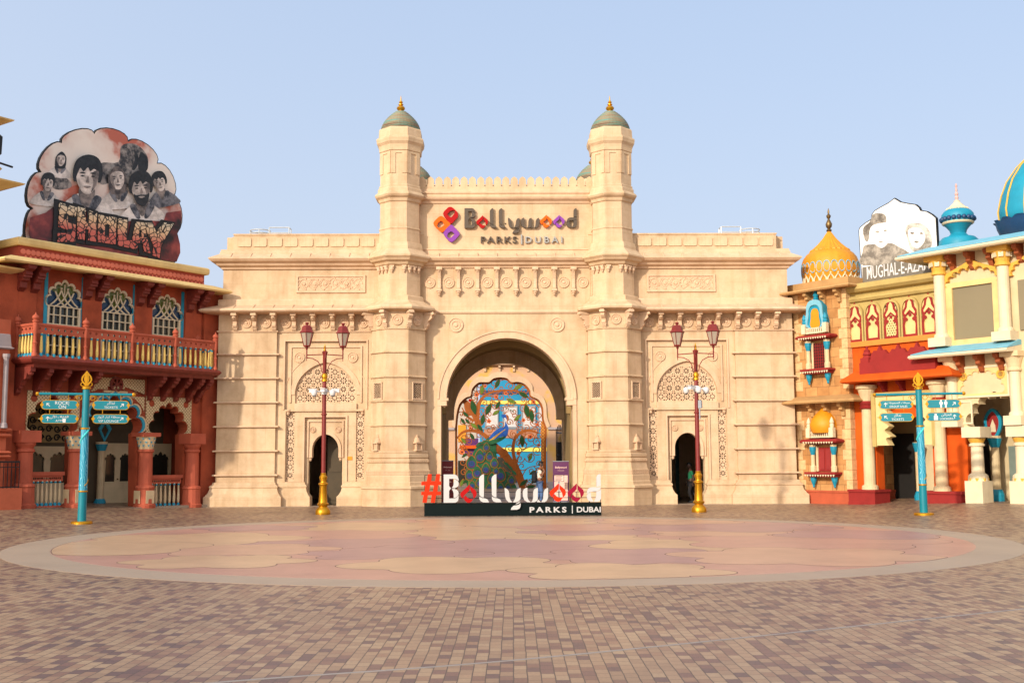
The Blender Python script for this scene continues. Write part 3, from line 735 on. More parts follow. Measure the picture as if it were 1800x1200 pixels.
    path = [(3.7, 0), (10.15, 0), (10.15, -0.14), (HW+0.12, -0.14), (HW+0.12, 3)]; mirr = lambda P: P if s > 0 else [(-x, y) for x, y in P][::-1]
    mb.sweep(mirr(path), [(-0.03, 7.60), (0.05, 7.61), (0.07, 7.65), (0.04, 7.68), (-0.03, 7.68)])
    mb.build('string_course', TR, gate)
    # plinth
    mb = MB()
    pl = [(-0.04, 0), (0.42, 0), (0.42, 0.40), (0.36, 0.46), (0.26, 0.60), (0.2, 0.78), (0.23, 0.82), (0.23, 0.87), (0.12, 0.95), (0.1, 1.03), (-0.04, 1.05)]
    mb.sweep(mirr([(10.2, 0.02), (10.2, -0.14), (HW+0.10, -0.14), (HW+0.10, 4)]), pl); mb.build('plinth', ST, gate)
    for lo, hi in ((8.88, 10.0), (5.6, 7.12)):
        plo = [(-0.04, 0), (0.30, 0), (0.30, 0.40), (0.22, 0.48), (0.14, 0.62), (0.1, 0.78), (0.13, 0.82), (0.13, 0.87), (0.05, 0.95), (0.04, 1.03), (-0.04, 1.05)]
        mb = MB(); mb.sweep(mirr([(lo, 0.4), (lo, 0.0), (hi, 0.0), (hi, 0.1)]), plo); mb.build('plinth', ST, gate)
    # eave on brackets, upper wall, main cornice, parapet
    mb = MB()
    ev = [(-0.1, 8.40), (0.5, 8.40), (0.78, 8.44), (0.84, 8.50), (0.80, 8.58), (0.60, 8.64), (0.16, 8.80), (0.16, 9.03), (0.13, 9.08), (-0.1, 9.08)]
    mb.sweep(mirr([(3.7, -0.02), (HW, -0.02), (HW, 4)]), ev)
    mb.build('eave', TR, gate)
    mb = MB()
    co_ = [(-0.1, 10.44), (0.07, 10.44), (0.10, 10.52), (0.24, 10.58), (0.30, 10.68), (0.46, 10.74), (0.55, 10.84), (0.55, 10.88), (0.14, 11.12), (0.14, 11.20), (0.10, 11.24), (0.10, 11.32), (-0.1, 11.32)]
    mb.sweep(mirr([(3.7, 0), (HW, 0), (HW, DEP)]), co_)
    mb.build('cornice', TR, gate)
    m1 = MB(); m1.xprism([(-0.74, 8.62), (-0.2, 8.83), (-0.2, 8.80), (-0.74, 8.58)], -0.03, 0.03); m1 = m1.mesh('roof_seam', TR)
    m2 = MB(); m2.xprism([(-0.52, 10.93), (-0.16, 11.15), (-0.16, 11.08), (-0.52, 10.86)], -0.028, 0.028); m2 = m2.mesh('roof_seam', TR)
    for k in range(8): link('roof_seam', m1, gate, (s*(12.0-k*0.86), 0, 0)); link('roof_seam', m2, gate, (s*(12.2-k*0.87), 0, 0))
    mb = MB()
    pp = [(3.7, 0.12), (12.18, 0.12), (12.18, DEP)]
    mb.sweep(mirr(pp), [(-0.3, 11.2), (0, 11.2), (0, 12.0), (0.035, 12.01), (0.035, 12.07), (-0.3, 12.07)])
    mb.build('parapet', ST, gate)
    mb = MB(); rp = []
    for (qx, qz, a0) in ((0.24, 0.13, 0), (-0.24, 0.13, 90), (-0.24, -0.13, 180), (0.24, -0.13, 270)): rp += arc(qx, qz, 0.07, a0, a0+90, 4)
    mb.plate([rp], [], -0.045, 0.02); me = mb.mesh('parapet_panel', ST)
    for k in range(10): link('parapet_panel', me, gate, (s*(11.72-k*0.688), 0.12, 11.69))
    for k in range(8): link('bracket', br_w, gate, (s*(11.96-k*0.855), -0.14 if k < 3 else 0.0, 0))
    for k in range(8): link('rosette', ros_s, gate, (s*(11.5-k*0.855), -0.14 if k < 2 else 0.0, 8.02))
    # carved relief panel
    mb = MB(); x0, x1 = rng(6.28, 9.36); z0, z1 = 9.38, 10.18
    mb.plate([[(x0, z0), (x1, z0), (x1, z1), (x0, z1)]], [[(x0+.09, z0+.09), (x1-.09, z0+.09), (x1-.09, z1-.09), (x0+.09, z1-.09)]], -0.05, 0.04)
    mb.box(x0+0.05, x1-0.05, 0.0, 0.05, z0+0.05, z1-0.05)
    rel = mb.build('relief_panel', TR, gate)
    mb = MB(); cxp = (x0+x1)/2; cz = (z0+z1)/2
    for k in range(6):
        qx = x0+0.35+k*0.475; sg = 1 if k % 2 else -1
        spir = [(qx+0.21*(1-t*0.75)*math.cos(t*9*sg+(0 if sg > 0 else PI)), -0.0, cz+0.24*(1-t*0.75)*math.sin(t*9*sg+(0 if sg > 0 else PI))) for t in [i/26 for i in range(27)]]
        mb.tube(spir, 0.026, 6)
        for a in range(5):
            t = a*1.256+k; mb.ylathe([(0.035, 0), (0.03, 0.03), (0.01, 0.04)], qx+0.28*math.cos(t), cz+0.25*math.sin(t), 0.0, 7)
        mb.ylathe([(0.08, 0), (0.07, 0.04), (0.02, 0.05)], qx, cz, 0.0, 8)
    for sg in (1, -1):
        mb.tube([(x0+0.12+t*(x1-x0-0.24), 0.0, cz+sg*0.24*math.sin(t*PI*6.5)) for t in [i/70 for i in range(71)]], 0.022, 6)
    mb.build('carved_scroll', TR, rel)
wing(-1); wing(1)
mb = MB(); mb.box(-7.02, -6.80, 0.08, 0.103, 1.98, 2.14); mb.build('plaque', M['yellow_dome'], gate)

# --- centre bay
mb = MB()
kh = keyhole(0, 2.9, 4.32, 2.65, 4.65, 2.66, 36)
mb.plate([[(-3.75, 0)]+kh[::-1]+[(3.75, 0), (3.75, 10.5), (-3.75, 10.5)]], [], 0, 0.75)
mb.build('wall', ST, gate); mb = MB()
kr = keyhole(0, 2.95, 4.0, 2.66, 4.3, 2.66, 36)
mb.plate([[(-3.75, 0)]+kr[::-1]+[(3.75, 0), (3.75, 8.5), (-3.75, 8.5)]], [], DEP-0.7, DEP)
mb.build('wall', ST, gate)
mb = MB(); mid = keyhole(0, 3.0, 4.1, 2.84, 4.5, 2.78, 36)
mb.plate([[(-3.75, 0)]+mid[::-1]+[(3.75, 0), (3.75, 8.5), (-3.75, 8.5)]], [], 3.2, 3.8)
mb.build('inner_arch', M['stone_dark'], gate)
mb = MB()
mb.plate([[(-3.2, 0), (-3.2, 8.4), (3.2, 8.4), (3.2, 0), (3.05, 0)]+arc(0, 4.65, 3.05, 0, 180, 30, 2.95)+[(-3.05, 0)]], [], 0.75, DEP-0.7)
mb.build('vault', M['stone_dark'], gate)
mb = MB(); mb.box(-3.3, 3.3, 0.75, DEP, 8.4, 8.8)
mb.box(-4.3, 4.3, 0.15, 0.85, 10.5, 14.0); mb.box(-3.6, 3.6, DEP-0.5, DEP, 8.5, 11.4)
for q in (-1, 1): mb.box(*sorted((q*3.3, q*3.6)), 0.9, DEP-0.5, 8.5, 11.6)
mb.box(-3.3, 3.3, 0.9, DEP-0.5, 11.2, 11.4)
mb.build('wall', ST, gate)
mb = MB()
o = arc(0, 4.63, 3.07, 0, 180, 40, 3.07); i_ = arc(0, 4.65, 2.66, 0, 180, 40, 2.67)
mb.plate([o+[(-3.07, 4.34), (-2.66, 4.34)]+i_[::-1]+[(2.66, 4.34), (3.07, 4.34)]], [], -0.07, 0.05)
o = arc(0, 4.63, 3.07, 0, 180, 40, 3.07); i_ = arc(0, 4.63, 2.99, 0, 180, 40, 2.99)
mb.plate([o+i_[::-1]], [], -0.115, -0.06)
o = arc(0, 4.65, 2.80, 0, 180, 40, 2.81); i_ = arc(0, 4.65, 2.66, 0, 180, 40, 2.67)
mb.plate([o+i_[::-1]], [], -0.095, -0.06)
for q in (-1, 1):
    mb.box(*sorted((q*2.902, q*3.07)), -0.06, 0.05, 0, 4.33)
    mb.box(*sorted((q*2.58, q*2.93)), -0.09, 0.6, 4.56, 4.68)
    mb.lathe([(0.02, -0.3), (0.06, -0.24), (0.1, -0.16), (0.14, -0.06), (0.15, 0)], 12, (q*2.76, 0.1), 0, 4.56)
mb.build('arch_moulding', TR, gate)
for k in range(8): link('bracket', br_c, gate, ((k-3.5)*0.854, 0.0, 0))
for k in range(9): link('rosette', ros_m, gate, ((k-4)*0.854, 0.0, 9.82))
for q in (-1, 1): link('rosette', ros_l, gate, (q*2.25, 0.0, 7.92))
mb = MB(); mb.sweep([(-3.7, 0), (3.7, 0)], [(-0.03, 8.42), (0.05, 8.43), (0.08, 8.48), (0.08, 8.52), (0.04, 8.58), (-0.03, 8.6)]); mb.build('string_course', TR, gate)
mb = MB()
mb.sweep([(-3.7, 0), (3.7, 0)], [(-0.03, 10.48), (0.07, 10.48), (0.10, 10.55), (0.22, 10.60), (0.28, 10.70), (0.42, 10.76), (0.5, 10.86), (0.5, 10.9), (0.02, 11.10), (0.02, 11.28), (0.06, 11.3), (0.06, 11.35), (-0.15, 11.36), (-0.15, 10.6)])
mb.build('cornice', TR, gate)
mb = MB()
mb.sweep([(-4.1, 0.15), (4.1, 0.15)], [(-0.1, 13.44), (0.05, 13.45), (0.08, 13.54), (0.2, 13.62), (0.24, 13.70), (0.1, 13.74), (0.1, 13.86), (0.15, 13.9), (0.15, 13.98), (0.04, 14.02), (0.04, 14.12), (-0.1, 14.14)])
mb.build('cornice', TR, gate)
mb = MB(); pts = [(-4.0, 14.1)]; hol = []
for k in range(21):
    c = (k-10)*0.378; pts += [(c-0.155, 14.34)] + [(c-0.165, 14.42)] + arc(c, 14.47, 0.165, 180, 90, 5, 0.2)[:-1]+[(c, 14.7)]+arc(c, 14.47, 0.165, 90, 0, 5, 0.2)[1:]+[(c+0.165, 14.42), (c+0.155, 14.34)]
    if k < 20: hol.append([(c+0.189-0.045, 14.25), (c+0.189+0.045, 14.25), (c+0.189, 14.315)])
pts += [(4.0, 14.1)]
mb.plate([pts[:]], hol, 0.16, 0.34); mb.build('battlement', ST, gate)
mb = MB(); mb.xprism([(-0.46, 10.95), (-0.04, 11.15), (-0.04, 11.08), (-0.46, 10.88)], -0.028, 0.028); me = mb.mesh('roof_seam', TR)
for k in range(8): link('roof_seam', me, gate, ((k-3.5)*0.86, 0, 0))

# --- towers
tower_prof = [(1.52,0),(1.52,.72),(1.58,.75),(1.58,.84),(1.47,.9),(1.47,1.02),(1.43,1.05),(1.43,1.28),(1.395,1.32),(1.395,1.53),(1.36,1.55),(1.30,1.84),(1.34,1.87),(1.34,1.98),(1.27,2.03),(1.32,2.08),(1.32,2.2),(1.27,2.24),(1.29,2.3),(1.27,2.36),(1.175,2.38),
 (1.165,7.6),(1.22,7.62),(1.22,7.68),(1.17,7.7),(1.17,8.40),(1.5,8.44),(1.58,8.48),(1.6,8.56),(1.56,8.63),(1.4,8.70),(1.08,8.92),(1.08,9.08),(1.03,9.12),(.925,9.15),(.92,10.44),(.98,10.46),(1.05,10.5),(1.1,10.60),(1.24,10.66),(1.29,10.74),(1.38,10.82),(1.38,10.88),(1.02,11.2),(1.02,11.32),(.97,11.5),(.90,11.53),(.885,12.1),(.91,12.12),(.91,12.17),(.868,12.2),
 (.865,13.32),(.92,13.36),(.95,13.48),(1.06,13.56),(1.10,13.64),(1.08,13.70),(.97,13.80),(.97,13.94),(.92,13.98),(.92,14.08),(.87,14.12),(.87,15.62),(.92,15.66),(.93,15.8),(.95,15.92),(1.03,16.04),(1.05,16.2),(1.04,16.26),(.95,16.32),(.93,16.66),(.90,16.72),(.2,16.74)]
dome_prof = []
for k in range(12):
    t0 = k/12; z = 16.72+0.94*t0; r = 0.87*math.cos(t0*PI/2*0.88)**0.85
    t1 = (k+0.8)/12; r1 = 0.87*math.cos(t1*PI/2*0.88)**0.85
    dome_prof += [(r+0.0, z), (r1+0.035, z+0.035), (r1+0.03, z+0.06), (r1-0.02, z+0.072)]
dome_prof += [(0.16, 17.67), (0.0, 17.7)]
fin_prof = [(0.13,0),(0.15,0.03),(0.1,0.07),(0.07,0.1),(0.13,0.15),(0.155,0.22),(0.12,0.29),(0.05,0.33),(0.09,0.37),(0.09,0.40),(0.04,0.43),(0.055,0.48),(0.045,0.53),(0.02,0.56),(0.012,0.7),(0.003,0.8)]
def tower(x, y, dressed=True):
    t = MB(); rot = -PI/2+PI/8
    t.lathe([(octo(a), z) for a, z in tower_prof], 8, (0, 0), rot)
    for z in (3.47, 4.52, 5.57, 6.64): t.lathe([(octo(1.16), z-.05), (octo(1.235), z-.045), (octo(1.245), z-.02), (octo(1.225), z+.02), (octo(1.16), z+.05)], 8, (0, 0), rot)
    for a in (-PI*3/4, -PI/2, -PI/4):          # sunk panels of the top stage: raised surround on three facets
        hw = 0.87*math.tan(PI/8)
        t.obox((0, 0), a, -hw+0.004, -0.15, 0.86, 0.905, 14.62, 15.62); t.obox((0, 0), a, 0.15, hw-0.004, 0.86, 0.905, 14.62, 15.62); t.obox((0, 0), a, -0.15, 0.15, 0.86, 0.903, 15.52, 15.62)
    tw = t.build('tower', ST, gate, (x, y, 0))
    d = MB(); d.lathe(dome_prof, 32); dm = d.build('dome', M['verdigris'], tw)
    f = MB(); f.lathe([(r*1.25 if z < 0.45 else r*1.6, z*1.02) for r, z in fin_prof], 16, z=17.6); f.build('finial', M['gold'], tw, smooth=True)
    if not dressed: return
    # carved bands on the pedestal
    b = MB()
    for a in (-PI*3/4, -PI/2, -PI/4, 0, PI):
        hw = 1.395*math.tan(PI/8); n = 9
        for k in range(n):
            u = -hw+(k+0.5)*2*hw/n
            b.obox((0, 0), a, u-0.045, u+0.045, 1.39, 1.413, 1.345, 1.385); b.obox((0, 0), a, u-0.045, u+0.045, 1.39, 1.413, 1.465, 1.505)
            b.obox((0, 0), a, u-0.02, u+0.02, 1.39, 1.411, 1.395, 1.455)
            b.obox((0, 0), a, u-0.03, u+0.03, 1.33, 1.36, 1.89, 1.95)
    b.build('carved_band', TR, tw)
    # brackets under the flared hood at the facet corners, rosettes between
    for k in range(-2, 3):
        a = -PI/2+PI/8+PI/4*k-PI/4*0
        m = MB(); p = [(0, 8.42), (-0.42, 8.42), (-0.42, 8.3), (-0.34, 8.27), (-0.36, 8.17), (-0.27, 8.08), (-0.18, 8.04), (-0.15, 7.96), (-0.2, 7.88), (-0.16, 7.82), (-0.1, 7.79), (-0.1, 7.72), (-0.04, 7.66), (0.1, 7.64), (0.1, 8.42)]
        m.xprism(p, -0.085, 0.085); m.box(-0.115, 0.115, -0.45, 0, 8.3, 8.39); m.box(-0.11, 0.11, -0.15, 0, 7.78, 7.84)
        q = octo(1.17); m.build('bracket', TR, tw, (q*math.cos(a), q*math.sin(a), 0), a+PI/2)
    for a in (-PI*3/4, -PI/2, -PI/4):
        link('rosette', ros_s, tw, (1.17*math.cos(a), 1.17*math.sin(a), 8.02), a+PI/2)
    # pendant drops below the main cornice
    pm = MB(); pm.box(-0.1, 0.1, -0.14, 0.02, 10.38, 10.45); pm.lathe([(0.0, 10.12), (0.045, 10.17), (0.035, 10.2), (0.085, 10.27), (0.095, 10.34), (0.08, 10.39)], 10, (0, -0.06)); pme = pm.mesh('pendant', TR)
    for a in (-PI*3/4, -PI/2, -PI/4):
        t_ = Vector((-math.sin(a), math.cos(a)))
        for u in ((-0.27, 0.27) if a == -PI/2 else (-0.27, -0.02, 0.24)):
            p = Vector((math.cos(a), math.sin(a)))*0.92+t_*u; link('pendant', pme, tw, (p.x, p.y, 0), a+PI/2)
    # pierced vents on the diagonal facets
    for a in (-PI*3/4, -PI/4):
        v = MB(); hs = []
        for i in range(5):
            for j in range(7):
                cx, cz = -0.2+i*0.1, 4.66+j*0.1
                for dx, dz in ((0, 0), (0.05, 0.05)):
                    if cx+dx < 0.22 and cz+dz < 5.28: hs.append([(cx+dx-.044, cz+dz), (cx+dx, cz+dz-.044), (cx+dx+.044, cz+dz), (cx+dx, cz+dz+.044)])
        v.plate([[(-0.29, 4.55), (0.29, 4.55), (0.29, 5.33), (-0.29, 5.33)]], hs, -0.05, -0.02)
        v.plate([[(-0.29, 4.55), (0.29, 4.55), (0.29, 5.33), (-0.29, 5.33)]], [[(-0.24, 4.6), (0.24, 4.6), (0.24, 5.28), (-0.24, 5.28)]], -0.075, -0.05)
        vo = v.build('vent_grille', TR, tw, (1.168*math.cos(a), 1.168*math.sin(a), 0), a+PI/2)
        bk = MB(); bk.box(-0.28, 0.28, -0.012, -0.004, 4.56, 5.32); bk.build('vent_back', M['dark'], tw, (1.168*math.cos(a), 1.168*math.sin(a), 0), a+PI/2)
    # little pavilions on the pedestal corners
    for a in (-PI*3/4, -PI/4):
        p = MB(); p.box(-0.17, 0.17, -0.17, 0.17, 2.36, 2.42)
        for i in (-1, 1):
            for j in (-1, 1): p.box(i*0.14-0.025, i*0.14+0.025, j*0.14-0.025, j*0.14+0.025, 2.42, 2.68)
        p.box(-0.1, 0.1, -0.1, 0.1, 2.42, 2.68); p.box(-0.2, 0.2, -0.2, 0.2, 2.68, 2.73)
        p.lathe([(0.17, 2.73), (0.16, 2.8), (0.12, 2.88), (0.06, 2.94), (0.07, 2.97), (0.03, 3.0), (0.01, 3.08)], 12)
        p.build('corner_pavilion', TR, tw, (1.2*math.cos(a), 1.2*math.sin(a), 0), a+PI/2)
tower(-4.75, 0.03); tower(4.75, 0.03); tower(-4.75, DEP+0.3, False); tower(4.75, DEP+0.3, False)

# --- door leaves inside the two side passages, roof guards
mb = MB(); mb.box(-8.05, -7.35, 1.2, 1.26, 0.02, 3.0); mb.box(-7.98, -7.42, 1.17, 1.2, 0.2, 1.3); mb.box(-7.98, -7.42, 1.17, 1.2, 1.45, 2.8); mb.build('door', mat('brown_door', (70, 56, 34), 0.6, 0.2, 2), gate)
mb = MB()
for k in range(6): mb.tube([(7.62+k*0.045, 1.2+k*0.12, 0.1), (7.62+k*0.045, 1.2+k*0.12, 2.95)], 0.018, 6)
for z in (0.1, 0.5, 0.9, 1.3, 1.7, 2.1, 2.5, 2.95): mb.tube([(7.6, 1.15, z), (7.87, 1.85, z)], 0.02, 6)
mb.build('gate_leaf', M['dark_teal'], gate)
for s in (-1, 1):
    mb = MB(); cx = s*11.35; T = lambda pts: mb.tube(pts, 0.025, 6)
    for z in (12.28, 12.42): T([(cx-0.1*s+0.45*math.cos(a), 1.2+0.45*math.sin(a), z) for a in [i*2*PI/16 for i in range(17)]])
    for a in (0.3, 1.8, 3.3, 4.8): T([(cx-0.1*s+0.45*math.cos(a), 1.2+0.45*math.sin(a), 12.0), (cx-0.1*s+0.45*math.cos(a), 1.2+0.45*math.sin(a), 12.42)])
    x0 = cx-s*0.55; x1 = cx-s*1.45
    for z in (12.3, 12.55): T([(x0, 1.0, z), (x1, 1.0, z), (x1, 1.5, z)])
    for x, y in ((x0, 1.0), (x1, 1.0), (x1, 1.5)): T([(x, y, 11.95), (x, y, 12.55)])
    mb.build('roof_guard_rail', M['steel'], gate)
# ------------------------------------------------------------------ LEFT: terracotta building (axes of frame L; x from -10.4 to 0)
TC = M['terracotta']; TL = M['terracotta_l']; WR = M['wood_red']; EC = M['eave_cream']
lb = thing('terracotta_building', 'two storey terracotta building with a long balcony and arched stained windows', 'building', L.o, L.a)

WIN_X = (-7.75, -5.38, -2.95)
def win_outline(cx, grow=0.0, base=6.0):
    f = multifoil(cx, 7.95, 0.72+grow, 8.93+grow, 7, 5)
    return [(cx+0.70+grow, base)]+f+[(cx-0.70-grow, base)]
# ---- walls
mb = MB()
ARCH = [(-8.05, 0.95, 3.1, 4.28, 5), (-5.4, 1.22, 3.1, 4.45, 7), (-2.72, 0.85, 3.1, 4.3, 7)]
def arch_notch(cx, half, z0, top, lob): return [(cx+half, 0)]+multifoil(cx, z0, half, top, lob, 6)+[(cx-half, 0)]
low = [(-9.75, 0)]
for cx, h, z0, tp, lob in ARCH: low += arch_notch(cx, h, z0, tp, lob)[::-1]
mb.plate([low+[(-1.05, 0), (-1.05, 5.6), (-9.75, 5.6)]], [], 0.0, 0.55)
mb.box(-10.5, -9.75, -0.12, 3.0, 0, 9.5); mb.box(-1.05, 0.0, -0.12, 0.6, 0, 9.5)
mb.box(-0.25, 0.0, 0.6, 4.5, 0, 9.5); mb.box(-10.5, -10.2, 3.0, 8, 0, 9.5)
mb.plate([[(-9.75, 5.6), (-1.05, 5.6), (-1.05, 9.5), (-9.75, 9.5)]], [win_outline(c, -0.01) for c in WIN_X], 0.0, 0.3)
mb.box(-10.4, -0.1, 0.3, 0.6, 9.2, 9.6)
for x in (-9.4, -6.57, -4.16, -1.62): mb.box(x-0.42, x+0.42, -0.1, 0.0, 5.95, 9.3)
mb.box(-10.2, -0.25, 2.6, 2.8, 0, 5.6); mb.box(-10.2, -0.25, 0.55, 2.6, 5.35, 5.6); mb.box(-10.2, -0.25, 0.6, 8, 9.45, 9.6)
mb.build('wall', TC, lb)
# ---- upper windows
def window(cx):
    o = MB(); gr = MB()
    o.plate([win_outline(cx, 0.04)], [win_outline(cx, -0.05, 6.05)], -0.03, 0.08)
    for i in range(1, 5): x = cx-0.7+i*0.28; o.box(x-0.018, x+0.018, -0.012, 0.05, 6.0, 7.97)
    for z in (6.45, 6.88, 7.28, 7.64, 7.98): o.box(cx-0.69, cx+0.69, -0.016, 0.045, z-0.02, z+0.02)
    for q in (-1, 1):
        for k in (0, 1, 2):
            a = [(cx+q*(-0.69+0.28*k)+q*(0.62)*math.sin(t*1.35), 7.98+0.92*(1-math.cos(t*1.3))*0.9+0.3*t) for t in [i/8 for i in range(9)]]
            pts = [p for p in a if ((p[0]-cx)/0.68)**2+((p[1]-7.95)/0.94)**2 < 1]
            if len(pts) > 2: o.plate([stroke(pts, [0.045]*len(pts), 0)], [], -0.018, 0.03)
    o.box(cx-0.016, cx+0.016, -0.014, 0.04, 8.45, 8.86)
    w = o.build('window', M['frame_cream'], lb)
    g = MB(); g.box(cx-0.72, cx+0.72, 0.10, 0.13, 5.95, 7.98); g.build('pane', M['glass_dark'], w)
    g = MB(); g.plate([[(cx, 8.1), (cx+0.22, 8.42), (cx+0.5, 8.62), (cx+0.3, 8.88), (cx, 9.0), (cx-0.3, 8.88), (cx-0.5, 8.62), (cx-0.22, 8.42)]], [], 0.085, 0.1); g.build('green_pane', M['glass_green'], w)
    g = MB(); g.plate([multifoil(cx, 7.93, 0.74, 8.93, 7, 5)], [], 0.10, 0.13); g.build('blue_pane', M['glass_blue'], w)
    s = MB()
    for q in (-1, 1): s.box(cx+q*0.80-0.07, cx+q*0.80+0.07, -0.03, 0.03, 5.95, 9.25)
    s.build('side_strip', M['teal_wood'], w)
for c in WIN_X: window(c)
# ---- eave, corbels, attic
mb = MB()
for x0, x1 in ((-10.4, -0.78),):
    mb.sweep([(x0+0.6, 3), (x0+0.6, 0.0), (x1-0.6, 0.0), (x1-0.6, 1.2)], [(-0.2, 9.42), (0.5, 9.36), (1.02, 9.30), (1.08, 9.36), (1.02, 9.44), (0.5, 9.62), (0.1, 9.66), (-0.2, 9.66)])
mb.build('eave', EC, lb)
def corbel_mesh():
    m = MB(); m.xprism([(0, 9.36), (-0.78, 9.32), (-0.78, 9.16), (-0.55, 9.08), (-0.58, 8.96), (-0.4, 8.9), (-0.36, 8.76), (-0.22, 8.7), (-0.2, 8.5), (-0.08, 8.42), (0, 8.36)], -0.14, 0.14)
    m.box(-0.17, 0.17, -0.8, 0, 9.2, 9.33); m.box(-0.16, 0.16, -0.5, 0, 8.86, 8.94); return m.mesh('corbel', WR)
cme = corbel_mesh()
for x in (-9.65, -9.1, -6.86, -6.32, -4.42, -3.88, -1.88, -1.32): link('corbel', cme, lb, (x, -0.1, 0))
mb = MB()
mb.sweep([(-9.75, 2.5), (-9.75, -0.1), (-1.1, -0.1), (-1.1, 2.5)], [(-0.4, 9.6), (0, 9.6), (0, 10.12), (-0.4, 10.12)])
at = mb.build('attic', mat('attic_terracotta', (156, 66, 48), 0.8, 0.12, 2), lb)
mb = MB(); n = 42
for k in range(n):
    x = -9.7+8.55*(k+0.5)/n
    mb.ylathe([(0.115, 0), (0.1, 0.025), (0.03, 0.03)], x, 9.9, -0.1, 10)
    mb.prism([(x+0.1-0.05, 9.72), (x+0.1, 9.66), (x+0.15, 9.72), (x+0.1, 9.78)], -0.125, -0.1)
mb.build('roundel_frieze', mat('roundel_terracotta', (206, 112, 88), 0.75, 0.1, 2), at)
mb = MB(); mb.sweep([(-9.8, 2.5), (-9.8, -0.15), (-1.05, -0.15), (-1.05, 2.5)], [(-0.5, 10.12), (0.08, 10.12), (0.11, 10.2), (0.11, 10.36), (0.06, 10.42), (-0.5, 10.42)]); mb.build('coping', EC, lb)
# ---- balcony
bal = MB()
bal.sweep([(-9.75, 0), (-9.75, -1.3), (-1.3, -1.3), (-1.3, 0)], [(-1.25, 5.62), (0.0, 5.62), (0.05, 5.60), (0.12, 5.66), (0.16, 5.74), (0.10, 5.82), (0.03, 5.84), (-1.25, 5.84)])
bal.sweep([(-9.75, 0), (-9.75, -1.3), (-1.3, -1.3), (-1.3, 0)], [(-1.2, 5.45), (-0.12, 5.45), (-0.06, 5.62), (-1.2, 5.62)])
bo = bal.build('balcony', WR, lb)
mb = MB(); rail = [(-9.7, 0), (-9.7, -1.3), (-1.38, -1.3), (-1.38, 0)]
mb.sweep(rail, [(-0.05, 6.98), (0.05, 6.98), (0.07, 7.03), (0.05, 7.08), (-0.05, 7.08), (-0.07, 7.03)])
mb.sweep(rail, [(-0.035, 6.70), (0.035, 6.70), (0.035, 6.74), (-0.035, 6.74)])
mb.sweep(rail, [(-0.03, 5.84), (0.03, 5.84), (0.03, 5.9), (-0.03, 5.9)])
hs = []; x = -9.55
while x < -1.5:
    hs.append(circle(x, 6.88, 0.055, 10)); x += 0.264
mb.plate([[(-9.68, 6.74), (-1.4, 6.74), (-1.4, 6.99), (-9.68, 6.99)]], hs, -1.325, -1.285)
def side_strip(x):
    m = [(y, 6.88) for y in (-0.2, -0.46, -0.72, -0.98, -1.18)]
    mb.plate([[(-1.28, 6.74), (0, 6.74), (0, 6.99), (-1.28, 6.99)]], [circle(a, b, 0.055, 10) for a, b in m], -0.02, 0.02, lambda c: (x+c.z, c.x, c.y))
side_strip(-9.7); side_strip(-1.38)
mb.build('handrail', TL, bo)
post = MB(); post.lathe([(0.10, 5.84), (0.10, 5.95), (0.07, 5.99), (0.075, 6.3), (0.1, 6.34), (0.06, 6.38), (0.06, 6.66), (0.09, 6.72), (0.09, 7.1), (0.12, 7.12), (0.12, 7.16), (0.08, 7.18), (0.13, 7.26), (0.11, 7.34), (0.03, 7.40), (0.01, 7.48)], 12)
pme = post.mesh('railing_post', TL, True)
for x, y in ((-9.7, -0.12), (-9.7, -1.3), (-7.62, -1.3), (-5.54, -1.3), (-3.46, -1.3), (-1.38, -1.3), (-1.38, -0.12)): link('railing_post', pme, bo, (x, y, 0))
def baluster(name, z0, z1, m1, m2):
    h = z1-z0; b = MB(); b.lathe([(0.035, 0), (0.05, 0.06*h), (0.062, 0.2*h), (0.055, 0.35*h), (0.035, 0.7*h), (0.028, 0.82*h), (0.045, 0.86*h), (0.03, 0.9*h)], 10, z=z0+0.11)
    b1 = b.mesh(name, m1, True)
    c = MB(); c.lathe([(0.062, 0), (0.066, 0.07), (0.04, 0.12)], 10, z=z0); d = MB(); d.lathe([(0.03, 0), (0.05, 0.05), (0.02, 0.12)], 10, z=z1-0.1)
    return b1, (c.mesh('baluster_foot', m2, True), d.mesh('baluster_cap', m2, True))
b1, b2 = baluster('baluster', 5.86, 6.72, M['baluster'], M['teal_wood'])
def put_bal(x, y, me1, me2, par):
    o = link('baluster', me1, par, (x, y, 0)); link('baluster_foot', me2[0], par, (x, y, 0)); link('baluster_cap', me2[1], par, (x, y, 0))
for k in range(4):
    for j in range(7): put_bal(-9.7+2.08*k+0.26+j*0.26, -1.3, b1, b2, bo)
for y in (-0.3, -0.5, -0.7, -0.9, -1.1):
    for x in (-9.7, -1.38): put_bal(x, y, b1, b2, bo)
def under_bracket():
    m = MB(); m.xprism([(0, 5.5), (-1.1, 5.48), (-1.1, 5.3), (-0.85, 5.24), (-0.8, 5.05), (-0.55, 4.98), (-0.42, 4.8), (-0.25, 4.74), (-0.2, 4.56), (0, 4.44)], -0.095, 0.095)
    m.lathe([(0.0, -0.14), (0.1, -0.05), (0.12, 0.02), (0.07, 0.08)], 10, (0, -0.95), 0, 5.24); m.lathe([(0.0, -0.12), (0.08, -0.04), (0.1, 0.02), (0.07, 0.08)], 10, (0, -0.3), 0, 4.74); return m.mesh('balcony_bracket', WR)
ub = under_bracket()
for x in (-9.6, -8.85, -8.1, -7.35, -6.75, -3.75, -3.1, -2.45, -1.8, -1.35): link('balcony_bracket', ub, lb, (x, 0, 0))
